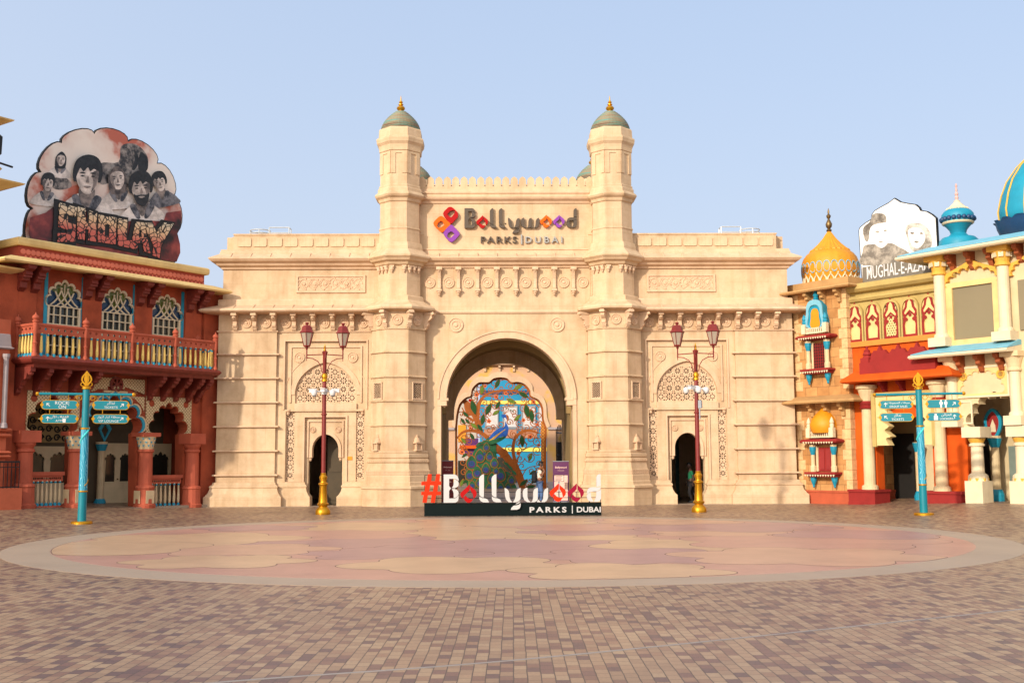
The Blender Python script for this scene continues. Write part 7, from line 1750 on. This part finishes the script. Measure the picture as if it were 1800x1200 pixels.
SP = [(300,415,28,1.3,0,1),(345,395,24,1.2,1,-1),(380,385,20,1.2,2,1),(430,380,24,1.3,0,-1),(520,395,26,1.3,3,1),(560,390,22,1.2,1,-1),(610,425,26,1.3,2,1),(650,440,20,1.2,0,-1),(360,540,26,1.4,2,1),(375,590,22,1.3,0,-1),(400,560,18,1.2,3,1),(430,470,22,1.2,1,1),(470,460,24,1.3,4,-1),(600,520,28,1.4,0,1),(640,560,24,1.3,2,-1),(690,570,22,1.2,3,1),(700,620,20,1.2,5,-1),(575,610,24,1.3,1,1),(620,640,20,1.2,4,1),(690,690,26,1.3,0,-1),(640,700,40,1.5,2,1),(600,740,30,1.4,4,-1),(680,770,30,1.4,1,1),(640,810,34,1.4,3,-1),(580,820,26,1.3,0,1),(690,850,26,1.3,2,-1),(650,890,28,1.3,5,1),(245,600,22,1.3,0,1),(250,700,26,1.3,2,-1),(280,720,22,1.3,4,1),(240,770,26,1.4,1,1),(290,790,20,1.2,3,-1),(245,840,24,1.3,5,1),(250,900,22,1.3,0,-1),(235,560,18,1.2,3,1),(520,760,28,1.3,2,1),(480,790,30,1.4,0,-1)]
rs = random.Random(11)
def in_foil(x, y): return 228 < x < 690 and y > 372+0.0035*(x-465)**2*1.0 and not (x < 560 and y > 700 and x > 270)
while len(SP) < 92:
    x, y, r = rs.uniform(225, 695), rs.uniform(370, 990), rs.uniform(14, 27)
    if in_foil(x, y) and all((x-a[0])**2+(y-a[1])**2 > (0.62*(r+a[2]))**2 for a in SP) or rs.random() < 0.002: SP.append((x, y, r, rs.uniform(1.1, 1.6), rs.uniform(0, 6.28), rs.choice((-1, 1))))
for a in SP: flatg([spiral(*a, 5.0)], 'scroll', GO, pg, (), 0.01, 0.04)
def stem(x0, y0, x1, y1, b=20): 
    mx, my = (x0+x1)/2+(y1-y0)*b/100, (y0+y1)/2-(x1-x0)*b/100; branch([(x0,y0),(mx,my),(x1,y1)], [6,5,4], pg, 'stem')
for s_ in ((480,420,300,415),(420,430,520,350),(560,425,600,360),(640,470,560,500),(370,455,470,500),(330,600,250,620),(590,930,680,860),(560,860,660,740),(548,710,500,640),(500,800,420,790),(560,900,480,870),(600,1000,680,930),(220,700,260,900),(230,760,300,820)): stem(*s_)
def leaf(x, y, ln, ang, mt='leaf'):
    a = R_(ang); d = Vector((math.cos(a), -math.sin(a))); n = Vector((-d.y, d.x)); c = Vector((x, y)); P = []
    for s_, w_ in ((-0.5, 0), (-0.25, 0.16), (0, 0.22), (0.25, 0.15), (0.5, 0), (0.25, -0.15), (0, -0.22), (-0.25, -0.16)): P.append(tuple(c+d*ln*s_+n*ln*w_*0.9))
    P = catmull(P, 3, True); o = flatg([[tuple(c+(Vector(p)-c)*1.22) for p in P]], 'leaf', GO, pg, (), 0.05, 0.03)
    m = MB(); y_ = GY-0.085-0.0015*(depth_i[0] % 23); m.plate([W(P)], [], y_-0.02, y_); m.build('leaf_enamel', M[mt], o)
for x, y, ln, an, mt in ((358,415,58,80,'leaf_l'),(448,380,56,65,'leaf'),(570,400,54,30,'leaf_l'),(600,445,62,-30,'leaf'),(530,482,56,-25,'leaf_l'),(308,520,86,-75,'leaf'),(395,530,70,65,'leaf'),(450,505,48,60,'leaf'),(440,550,46,35,'leaf_l'),(362,590,62,80,'leaf'),(312,628,52,-40,'leaf_l'),(345,638,50,-55,'leaf'),(262,560,44,-45,'leaf'),(246,600,40,-55,'leaf'),(272,600,36,-50,'leaf'),(565,580,48,45,'leaf_l'),(620,540,78,-80,'leaf'),(648,570,70,-85,'leaf'),(592,715,66,-85,'leaf'),(640,810,46,70,'leaf_l'),(250,715,44,-50,'leaf_l'),(300,690,46,-60,'leaf'),(255,800,36,40,'leaf'),(600,960,56,40,'leaf'),(640,985,60,15,'leaf'),(660,945,44,60,'leaf'),(240,960,44,70,'leaf_l'),(262,950,44,40,'leaf'),(285,965,40,110,'leaf_l'),(655,900,40,30,'leaf')): leaf(x, y, ln, an, mt)
for x, y, r in ((326,445,15),(440,457,14),(497,437,13),(658,487,14),(398,600,14),(600,594,13),(570,788,13),(640,690,17),(680,620,11),(240,780,17),(570,350,10),(375,395,11),(290,640,11),(690,740,11)):
    P = [(x+r*(0.7+0.3*abs(math.cos(2.5*t)))*math.cos(t), y+r*(0.7+0.3*abs(math.cos(2.5*t)))*math.sin(t)) for t in [i*2*PI/30 for i in range(30)]]
    fl = flatg([P], 'flower', mat('flower_rust', (196, 96, 40), 0.45) if 'flo' not in M else M['flo'], pg, (), 0.06, 0.03); M.setdefault('flo', fl.data.materials[0])
    m = MB(); yy = GY-0.1-0.0015*(depth_i[0] % 23); m.plate([W(circle(x, y, r*0.32, 8))], [], yy-0.02, yy); m.build('flower_centre', M['banner_red'], fl)
for x, y in ((248,480),(287,478)): flatg([circle(x, y, 9, 10)], 'bud', M['sign_red'], pg, (), 0.06, 0.03)
# the bird: tail fan with eyes, body, neck, head, crest
tail = catmull([(405,690),(350,735),(318,760),(300,800),(275,850),(262,900),(265,960),(300,1005),(420,1010),(540,1010),(560,985),(520,930),(480,880),(450,830),(440,770),(440,710)], 4, True)
td_ = flatg([tail], 'tail', M['tail_green'], pg, (), 0.05, 0.04)
def eye(x, y, r):
    P = catmull([(x, y-r*1.9), (x+r*1.25, y-r*0.3), (x+r*1.05, y+r*1.1), (x, y+r*1.6), (x-r*1.05, y+r*1.1), (x-r*1.25, y-r*0.3)], 4, True)
    depth_i[0] += 1; b0 = GY-0.11-0.002*(depth_i[0] % 19)
    m = MB(); m.plate([W([tuple(Vector((x, y))+(Vector(p)-Vector((x, y)))*1.14) for p in P])], [], b0-0.01, b0); o = m.build('tail_feather', GO, pg)
    m = MB(); m.plate([W(P)], [], b0-0.018, b0-0.008); m.build('vane', M['tail_green'], o)
    m = MB(); m.plate([W(circle(x, y+r*0.3, r*0.95, 14))], [], b0-0.026, b0-0.016); m.build('purple_ring', M['tail_purple'], o)
    m = MB(); m.plate([W(circle(x, y+r*0.15, r*0.72, 14))], [], b0-0.032, b0-0.024); m.build('blue_eye', M['tail_eye'], o)
    m = MB(); m.plate([W(circle(x, y+r*0.1, r*0.36, 10))], [], b0-0.04, b0-0.03); m.build('dark_pupil', M['navy'], o)
for e in ((383,752,13),(345,806,21),(402,806,15),(297,845,23),(430,845,16),(330,900,20),(380,880,18),(284,915,18),(465,915,22),(416,935,18),(345,960,17),(530,945,15),(466,988,15),(300,975,14),(510,985,13),(400,990,14),(370,700+90,9),(440,890,12)): eye(*e)
for x, y, a in ((340,735,35),(372,722,20),(415,735,-10),(430,775,-35),(520,870,-40),(500,850,-35),(510,905,-30),(545,900,-45)):
    leaf(x, y, 44, a+180, 'tail_green')
body = catmull([(398,700),(430,660),(460,640),(488,632),(492,600),(478,580),(470,572),(474,562),(492,561),(500,566),(506,580),(501,592),(497,582),(487,580),(492,596),(510,632),(512,655),(500,690),(470,690),(440,705),(412,720)], 4, True)
bd = flatg([body], 'bird_body', M['bird_blue'], pg, (), 0.17, 0.06)
def ong(P, nm, mt, dy):
    m = MB(); m.plate([W(P)], [], GY-dy-0.02, GY-dy); return m.build(nm, mt, bd)
ong(catmull([(498,562),(512,570),(514,588),(500,610),(504,590),(500,575)], 3, True), 'beak', GO, 0.235)
for k in range(5): ong(stroke([(400+k*6,714-k*2),(430+k*8,692-k*5),(462+k*8,668-k*5)], [3.5,4.5,3], 3), 'wing_feather', M['ochre'], 0.24)
ong(catmull([(400,705),(390,730),(420,735),(470,715),(500,690),(460,695),(430,708)], 3, True), 'rump', M['tail_green'], 0.236)
for k in range(4):
    x0, y0 = 488, 560; x1, y1 = 500+k*13, 528+k*4
    ong(stroke([(x0, y0), ((x0+x1)/2-2, (y0+y1)/2-6), (x1, y1)], [2.4, 2.2, 2], 3), 'crest_feather', GO, 0.20); ong(circle(x1, y1, 4, 8), 'crest_tip', M['tail_green'], 0.22)

# ------------------------------------------------------------------ street beyond the gate
BYY = 44.0
def Q(zx, zy): return G.pix(740+zx/3.333, 560+zy/3.333, BYY)
bl = thing('blue_building', 'sky blue building with white windows and a yellow band seen through the gate', 'building', G.o, G.a)
x0, zt = Q(345, 400); x1 = 9.0
m = MB(); m.box(x0, x1, BYY, BYY+6, 0, Q(470, 330)[1]); m.build('wall', M['blue_wall'], bl)
for a, b, c, d in ((380,448,515,632),(484,560,515,632),(595,665,515,632),(690,760,515,632)):
    xa, za = Q(a, d); xb, zb = Q(b, c); m = MB(); m.plate([[(xa-.08, za-.08), (xb+.08, za-.08), (xb+.08, zb+.08), (xa-.08, zb+.08)]], [[(xa, za), (xb, za), (xb, zb), (xa, zb)]], BYY-0.12, BYY+0.01); w_ = m.build('window', M['grey'], bl)
    m = MB(); m.box(xa, xb, BYY-0.05, BYY-0.01, za, zb); m.build('pane', mat('white_blind', (190, 184, 180), 0.5), w_)
for a, b in ((370,455),(475,560),(585,680),(700,770)):
    xa, za = Q(a, 698); xb, zb = Q(b, 648); m = MB(); m.box(xa, xb, BYY-0.06, BYY, za, zb); m.build('brown_panel', M['brown_panel'], bl)
for c, d, mt in ((480,500,'yellow_trim'),(755,778,'yellow_trim'),(640,646,'grey'),(420,440,'navy')):
    za = Q(470, d)[1]; zb = Q(470, c)[1]; m = MB(); m.box(x0-0.05, x1, BYY-0.1, BYY+0.02, za, zb); m.build('band', M[mt], bl)
m = MB(); xa, za = Q(395, 900); xb, zb = Q(560, 815); m.plate([[(xa, 0)]+[(xa+(xb-xa)*t, za*0+Q(470, 850)[1]*0.55+1.4*math.sin(PI*t)) for t in [i/12 for i in range(13)]]+[(xb, 0)]], [], BYY-0.08, BYY+0.01); m.build('dark_doorway', M['glass_dark'], bl)
wb = thing('white_shop', 'white and orange shop front seen through the left part of the gate', 'shop', G.o, G.a)
m = MB(); m.box(-9.5, x0-0.3, BYY+1, BYY+6, 0, Q(280, 340)[1]); m.build('wall', mat('white_shop_wall', (176, 164, 150), 0.7), wb)
m = MB(); a, b = Q(215, 720); c, d = Q(262, 620); m.box(a, c, BYY+0.9, BYY+1, b, d); m.build('yellow_panel', M['yellow_dome'], wb)
m = MB(); a, b = Q(255, 800); c, d = Q(335, 700); m.box(a, c, BYY+0.9, BYY+1, b, d); m.build('purple_poster', M['tail_purple'], wb)
m = MB(); a, b = Q(215, 900); c, d = Q(340, 830); m.box(a, c, BYY+0.88, BYY+1, 0, d); m.build('shop_window', M['glass_dark'], wb)
m = MB(); a, b = Q(225, 760); c, d = Q(330, 740); m.box(a, c, BYY+0.5, BYY+1, b, d); m.build('awning', M['orange'], wb)

# ------------------------------------------------------------------ banners and a small notice stand
def banner(name, label, mt, px0, px1, pyt, yl):
    xa = G.pix(px0, 840, yl)[0]; xb = G.pix(px1, 840, yl)[0]; zt = G.pix(px0, pyt, yl)[1]; w_ = xb-xa
    t = thing(name, label, 'banner', G.world((xa+xb)/2, yl), G.a)
    m = MB(); m.box(-w_/2, w_/2, -0.02, 0.02, 0.08, zt); o = m.build('banner_sheet', mt, t)
    m = MB(); m.box(-w_/2, w_/2, -0.12, 0.12, 0, 0.08); m.box(-w_/2-0.01, w_/2+0.01, -0.035, 0.035, zt, zt+0.03); m.box(-0.02, 0.02, 0.03, 0.06, 0, zt); m.build('stand', M['grey'], t)
    m = MB(); m.text('Bollywood', 0.16*w_/0.95, 0, zt-0.30, -0.026, -0.021, 'CENTER', 0.002, sx=1.0); m.text('PARKS | DUBAI', 0.06*w_/0.95, 0, zt-0.42, -0.026, -0.021); m.build('lettering', M['poster_pink'], o)
    return t, w_, zt, o
t, w_, zt, o = banner('pull_up_banner', 'maroon pull up banner behind the hash mark of the letter sign', M['banner_red'], 777, 797, 810, 1.7)
m = MB(); m.box(-w_*0.3, w_*0.3, -0.026, -0.021, zt-0.95, zt-0.92); m.box(-w_*0.15, w_*0.15, -0.026, -0.021, zt-0.8, zt-0.76); m.build('banner_print', M['poster_pink'], o)
t, w_, zt, o = banner('pull_up_banner', 'purple pull up banner with a pale pink lower half, right of the peacock gate', M['banner_purple'], 972, 1000, 811, 1.7)
m = MB(); m.box(-w_*0.42, w_*0.42, -0.026, -0.021, 0.12, zt-0.62); m.build('pink_panel', M['poster_pink'], o)
xn = G.pix(982.5, 845, 0.9)[0]; zn0, zn1 = G.pix(982, 846, 0.9)[1], G.pix(982, 834, 0.9)[1]
ns = thing('notice_stand', 'small framed notice on a thin grey stand before the purple banner', 'notice', G.world(xn, 0.9), G.a)
m = MB(); m.plate([[(-0.23, zn0), (0.23, zn0), (0.23, zn1), (-0.23, zn1)]], [[(-0.21, zn0+0.02), (0.21, zn0+0.02), (0.21, zn1-0.02), (-0.21, zn1-0.02)]], -0.03, 0.01); m.build('frame', M['black'], ns)
m = MB(); m.box(-0.215, 0.215, -0.015, 0.0, zn0+0.015, zn1-0.015); sh_ = m.build('sheet', M['poster_pink'], ns)
m = MB()
for k in range(4): m.box(-0.16, 0.16-0.05*(k % 2), -0.02, -0.014, zn1-0.08-k*0.055, zn1-0.06-k*0.055)
m.build('print_lines', M['black'], sh_)
m = MB(); m.box(-0.03, 0.03, 0.0, 0.04, 0.03, zn0); m.lathe([(0.2, 0), (0.2, 0.02), (0.04, 0.04)], 16); m.build('stand', M['grey'], ns)

# ------------------------------------------------------------------ people
def skin_mesh(name, joints, edges, mt, sub=2):
    """joints: list of (x, y, z, r1, r2); grown with a Skin modifier, smoothed, then kept as one mesh."""
    me = bpy.data.meshes.new('tmp'); me.from_pydata([j[:3] for j in joints], edges, []); ob = bpy.data.objects.new('tmp', me); C.objects.link(ob)
    ob.modifiers.new('skin', 'SKIN'); ob.modifiers['skin'].use_smooth_shade = True
    if not me.skin_vertices: me.skin_vertices.new(name='')
    for v, j in zip(me.skin_vertices[0].data, joints): v.radius = (j[3], j[4] if len(j) > 4 else j[3])
    me.skin_vertices[0].data[0].use_root = True
    s_ = ob.modifiers.new('sub', 'SUBSURF'); s_.levels = sub; s_.render_levels = sub
    bpy.context.view_layer.update(); dg = bpy.context.evaluated_depsgraph_get(); out = bpy.data.meshes.new_from_object(ob.evaluated_get(dg)); out.name = name
    bpy.data.objects.remove(ob); bpy.data.meshes.remove(me)
    out.materials.clear(); out.materials.append(mt); out.polygons.foreach_set('use_smooth', [True]*len(out.polygons)); return out
def hand(base, d, side, parent, mt):
    """Five-fingered relaxed hand at the wrist point base, fingers along d."""
    d = Vector(d).normalized(); s_ = Vector(side).normalized(); n = d.cross(s_); b = Vector(base); J = [(*b, 0.026, 0.02), (*(b+d*0.05), 0.036, 0.016), (*(b+d*0.09), 0.038, 0.014)]; E = [(0, 1), (1, 2)]
    for k, (o_, ln) in enumerate(((-0.030, 0.075), (-0.010, 0.088), (0.010, 0.083), (0.029, 0.066))):
        p = b+d*0.095+s_*o_; i = len(J); J += [(*p, 0.0095), (*(p+d*ln*0.5+n*0.012), 0.009), (*(p+d*ln*0.9+n*0.036), 0.0075)]; E += [(2, i), (i, i+1), (i+1, i+2)]
    i = len(J); p = b+d*0.03-s_*0.035; J += [(*p, 0.012), (*(p+d*0.035-s_*0.018+n*0.01), 0.0105), (*(p+d*0.07-s_*0.014+n*0.026), 0.009)]; E += [(1, i), (i, i+1), (i+1, i+2)]
    return link('hand', skin_mesh('hand', J, E, mt, 1), parent)
def head_parts(t, c, yaw, skin, hair_mt, pitch=0.0):
    """Head with eyes, nose, mouth and ears turned to yaw; short hair as a cap."""
    def T(p):
        x, y, z = p; y2 = y*math.cos(pitch)-z*math.sin(pitch); z2 = y*math.sin(pitch)+z*math.cos(pitch)
        return (c[0]+x*math.cos(yaw)-y2*math.sin(yaw), c[1]+x*math.sin(yaw)+y2*math.cos(yaw), c[2]+z2)
    m = MB(); rows = [(-0.112, 0.030, 0.035, -0.03), (-0.10, 0.046, 0.058, -0.02), (-0.07, 0.060, 0.078, -0.012), (-0.03, 0.070, 0.090, -0.004), (0.01, 0.074, 0.096, 0), (0.05, 0.074, 0.098, 0.002), (0.085, 0.064, 0.085, 0.004), (0.11, 0.042, 0.055, 0.005), (0.12, 0.012, 0.015, 0.005)]
    m.loft([[T((rx*math.cos(2*PI*k/16), oy+ry*math.sin(2*PI*k/16), z)) for k in range(16)] for z, rx, ry, oy in rows])
    m.loft([[T((0.012*q, -0.088+dy, 0.012+dz)) for q in (-1, 0, 1)] for dy, dz in ((0.0, 0.0), (-0.014, -0.02), (-0.024, -0.045), (0.0, -0.052))], False, False)
    for q in (-1, 1): m.loft([[T((q*(0.072+0.012*w_), 0.005+0.022*math.cos(a)*s_, -0.005+0.034*math.sin(a)*s_)) for a in [i*PI/4 for i in range(8)]] for w_, s_ in ((0, 0.8), (1, 1), (1.4, 0.6))])
    h = m.build('head', skin, t, smooth=True)
    m = MB()
    for q in (-1, 1): m.ball(T((q*0.030, -0.088, 0.012)), 0.009, 8, 5); m.loft([[T((q*0.030+u, -0.090, 0.032+v)) for u, v in ((-0.018, 0), (0, 0.006), (0.018, 0), (0, 0.002))], [T((q*0.030+u, -0.094, 0.032+v)) for u, v in ((-0.016, 0), (0, 0.005), (0.016, 0), (0, 0.002))]])
    m.build('eyes', M['black'], h); m = MB(); m.loft([[T((u, -0.086, -0.058+v)) for u, v in ((-0.024, 0), (0, 0.006), (0.024, 0), (0, -0.008))], [T((u*0.9, -0.092, -0.058+v)) for u, v in ((-0.024, 0), (0, 0.005), (0.024, 0), (0, -0.007))]]); m.build('mouth', M['banner_red'], h)
    m = MB(); rows = [(-0.05, 0.066, 0.05, 0.055), (-0.01, 0.080, 0.07, 0.045), (0.04, 0.084, 0.10, 0.014), (0.07, 0.082, 0.108, 0.0), (0.10, 0.066, 0.09, 0.0), (0.132, 0.03, 0.045, 0.005), (0.138, 0.008, 0.01, 0.005)]
    m.loft([[T((rx*math.cos(2*PI*k/16)*(1+0.04*math.sin(5*k)), oy+ry*math.sin(2*PI*k/16), z)) for k in range(16)] for z, rx, ry, oy in rows]); m.build('hair', hair_mt, t, smooth=True)

# person with a phone and a backpack, facing right
PY_ = 1.3
pp = G.pix(949, 880, PY_); PK = 1.05
p1 = thing('person', 'person in a pale shirt and blue jeans holding a phone to the ear, backpack on', 'person', G.world(pp[0], PY_), G.a); p1.scale = (PK, PK, PK)
# the figure is built facing +x with its left side away from the plaza
J = [(0, 0, 0.93, 0.13, 0.15), (0.0, 0, 1.12, 0.115, 0.15), (0.0, 0, 1.30, 0.125, 0.175), (0.0, 0, 1.42, 0.09, 0.14), (0.015, 0, 1.50, 0.055, 0.055), (0.04, 0, 1.57, 0.05, 0.05),
     (0.0, -0.19, 1.40, 0.06, 0.06), (0.05, -0.25, 1.15, 0.046, 0.046), (0.20, -0.15, 1.36, 0.036, 0.036), (0.14, -0.10, 1.50, 0.03, 0.03),
     (0.0, 0.19, 1.40, 0.06, 0.06), (0.02, 0.24, 1.13, 0.046, 0.046), (0.14, 0.22, 0.93, 0.034, 0.034),
     (0.0, -0.09, 0.86, 0.10, 0.10), (0.08, -0.10, 0.48, 0.062, 0.062), (0.04, -0.10, 0.09, 0.045, 0.045), (0.0, 0.09, 0.86, 0.10, 0.10), (-0.02, 0.10, 0.48, 0.062, 0.062), (-0.14, 0.10, 0.10, 0.045, 0.045)]
E_ = [(0, 1), (1, 2), (2, 3), (3, 4), (4, 5), (3, 6), (6, 7), (7, 8), (8, 9), (3, 10), (10, 11), (11, 12), (0, 13), (13, 14), (14, 15), (0, 16), (16, 17), (17, 18)]
bo1 = skin_mesh('body', J, E_, M['skin']); link('body', bo1, p1)
def garment(name, pts, ed, mt, par): return link(name, skin_mesh(name, pts, ed, mt), par)
g_ = 0.014
garment('shirt', [(*J[0][:2], 0.98, J[0][3]+g_, J[0][4]+g_)]+[(*J[i][:3], J[i][3]+g_, J[i][4]+g_) for i in (1, 2, 3)]+[(*J[6][:3], 0.075, 0.075), (0.03, -0.23, 1.24, 0.066, 0.066), (*J[10][:3], 0.075, 0.075), (0.015, 0.225, 1.24, 0.066, 0.066)], [(0, 1), (1, 2), (2, 3), (3, 4), (4, 5), (3, 6), (6, 7)], M['shirt_pale'], p1)
garment('jeans', [(0, 0, 0.95, 0.145, 0.165)]+[(*J[i][:3], J[i][3]+0.02, J[i][3]+0.02) for i in (13, 14)]+[(0.04, -0.10, 0.10, 0.062, 0.062)]+[(*J[i][:3], J[i][3]+0.02, J[i][3]+0.02) for i in (16, 17)]+[(-0.13, 0.10, 0.11, 0.062, 0.062)], [(0, 1), (1, 2), (2, 3), (0, 4), (4, 5), (5, 6)], M['jeans'], p1)
for x, y, z in ((0.04, -0.10, 0.0), (-0.14, 0.10, 0.0)):
    m = MB(); m.loft([[(x-0.08, y-0.04, z), (x+0.17, y-0.05, z), (x+0.17, y+0.05, z), (x-0.08, y+0.04, z)], [(x-0.08, y-0.045, z+0.05), (x+0.19, y-0.045, z+0.04), (x+0.19, y+0.045, z+0.04), (x-0.08, y+0.045, z+0.05)], [(x-0.06, y-0.04, z+0.11), (x+0.05, y-0.035, z+0.09), (x+0.05, y+0.035, z+0.09), (x-0.06, y+0.04, z+0.11)]]); m.build('shoe', M['black'], p1)
head_parts(p1, (0.06, 0, 1.66), PI/2, M['skin'], M['hair'])
hand((0.14, -0.10, 1.51), (-0.15, 0.05, 1), (1, 0.2, 0.2), p1, M['skin']); hand((0.145, 0.22, 0.92), (0.35, 0, -1), (0.3, 1, 0), p1, M['skin'])
ph_ = thing('phone', 'black phone held to the ear of the person with the backpack', 'phone', G.world(pp[0]+0.10*PK, PY_-0.105*PK, 1.56*PK), G.a)
m = MB(); m.box(-0.035, 0.035, -0.008, 0.0, 0, 0.15); m.build('case', M['black'], ph_)
bag = thing('backpack', 'black backpack slung low on the back of the person with the phone', 'backpack', G.world(pp[0]-0.235, PY_-0.03, 0.92), G.a)
m = MB(); m.loft([[(x*sx, y*sx, z) for x, y in circle(0, 0, 1, 14)] if False else [(0.13*sx*math.cos(a), 0.19*sx*math.sin(a), z) for a in [i*2*PI/14 for i in range(14)]] for sx, z in ((0.4, 0), (0.85, 0.05), (1.0, 0.2), (0.95, 0.36), (0.6, 0.47), (0.2, 0.5))]); m.build('sack', M['bag'], bag, smooth=True)
m = MB(); m.loft([[(-0.07+0.07*sx*math.cos(a), 0.14*sx*math.sin(a), z) for a in [i*2*PI/12 for i in range(12)]] for sx, z in ((0.4, 0.04), (1.0, 0.09), (1.0, 0.22), (0.4, 0.27))]); m.build('pocket', M['bag'], bag, smooth=True)
m = MB()
for y in (-0.13, 0.13): m.tube([(0.05, y, 0.42), (0.20, y, 0.55), (0.30, y, 0.62), (0.40, y, 0.50), (0.40, y, 0.30), (0.25, y, 0.12), (0.08, y, 0.10)], 0.018, 6)
m.build('strap', M['bag'], bag)

# person in a green shirt walking in through the right side door
pq = G.pix(1214, 878, 1.6)
p2 = thing('person', 'person in a green shirt and dark trousers stepping through a gatehouse side door', 'person', G.world(8.33, 1.5, 0.0), G.a)
J = [(0, 0, 0.92, 0.125, 0.145), (0.0, 0, 1.12, 0.11, 0.145), (-0.01, 0, 1.30, 0.12, 0.17), (-0.02, 0, 1.42, 0.09, 0.13), (-0.03, 0, 1.50, 0.055, 0.055), (-0.05, 0, 1.57, 0.05, 0.05),
     (0.0, -0.19, 1.40, 0.058, 0.058), (0.08, -0.24, 1.14, 0.045, 0.045), (0.06, -0.25, 0.90, 0.034, 0.034), (0.0, 0.19, 1.40, 0.058, 0.058), (-0.06, 0.24, 1.14, 0.045, 0.045), (-0.16, 0.22, 0.92, 0.034, 0.034),
     (0.0, -0.09, 0.86, 0.10, 0.10), (-0.10, -0.10, 0.48, 0.062, 0.062), (0.02, -0.10, 0.10, 0.045, 0.045), (0.0, 0.09, 0.86, 0.10, 0.10), (0.06, 0.10, 0.46, 0.062, 0.062), (0.32, 0.10, 0.20, 0.045, 0.045)]
E_ = [(0, 1), (1, 2), (2, 3), (3, 4), (4, 5), (3, 6), (6, 7), (7, 8), (3, 9), (9, 10), (10, 11), (0, 12), (12, 13), (13, 14), (0, 15), (15, 16), (16, 17)]
link('body', skin_mesh('body', J, E_, M['skin_dark']), p2)
garment('shirt', [(*J[0][:2], 0.96, 0.14, 0.16)]+[(*J[i][:3], J[i][3]+g_, J[i][4]+g_) for i in (1, 2, 3)]+[(*J[6][:3], 0.074, 0.074), (0.05, -0.22, 1.2, 0.062, 0.062), (*J[9][:3], 0.074, 0.074), (-0.04, 0.22, 1.2, 0.062, 0.062)], [(0, 1), (1, 2), (2, 3), (3, 4), (4, 5), (3, 6), (6, 7)], M['shirt_green'], p2)
garment('trousers', [(0, 0, 0.94, 0.14, 0.158)]+[(*J[i][:3], J[i][3]+0.02, J[i][3]+0.02) for i in (12, 13)]+[(0.02, -0.10, 0.12, 0.06, 0.06)]+[(*J[i][:3], J[i][3]+0.02, J[i][3]+0.02) for i in (15, 16)]+[(0.30, 0.10, 0.22, 0.06, 0.06)], [(0, 1), (1, 2), (2, 3), (0, 4), (4, 5), (5, 6)], M['trousers_dark'], p2)
for x, y, z, tl in ((0.02, -0.10, 0.0, 0), (0.34, 0.10, 0.08, 0.06)):
    m = MB(); m.loft([[(x+0.08, y-0.04, z+tl), (x-0.17, y-0.05, z), (x-0.17, y+0.05, z), (x+0.08, y+0.04, z+tl)], [(x+0.08, y-0.045, z+0.05+tl), (x-0.19, y-0.045, z+0.04), (x-0.19, y+0.045, z+0.04), (x+0.08, y+0.045, z+0.05+tl)], [(x+0.06, y-0.04, z+0.11+tl), (x-0.05, y-0.035, z+0.09+tl), (x-0.05, y+0.035, z+0.09+tl), (x+0.06, y+0.04, z+0.11+tl)]]); m.build('shoe', M['black'], p2)
head_parts(p2, (-0.07, 0, 1.66), -PI/2, M['skin_dark'], M['hair'])
hand((0.06, -0.25, 0.89), (-0.05, 0, -1), (1, 0, 0), p2, M['skin_dark']); hand((-0.165, 0.22, 0.91), (-0.4, 0, -1), (-0.3, 1, 0), p2, M['skin_dark'])
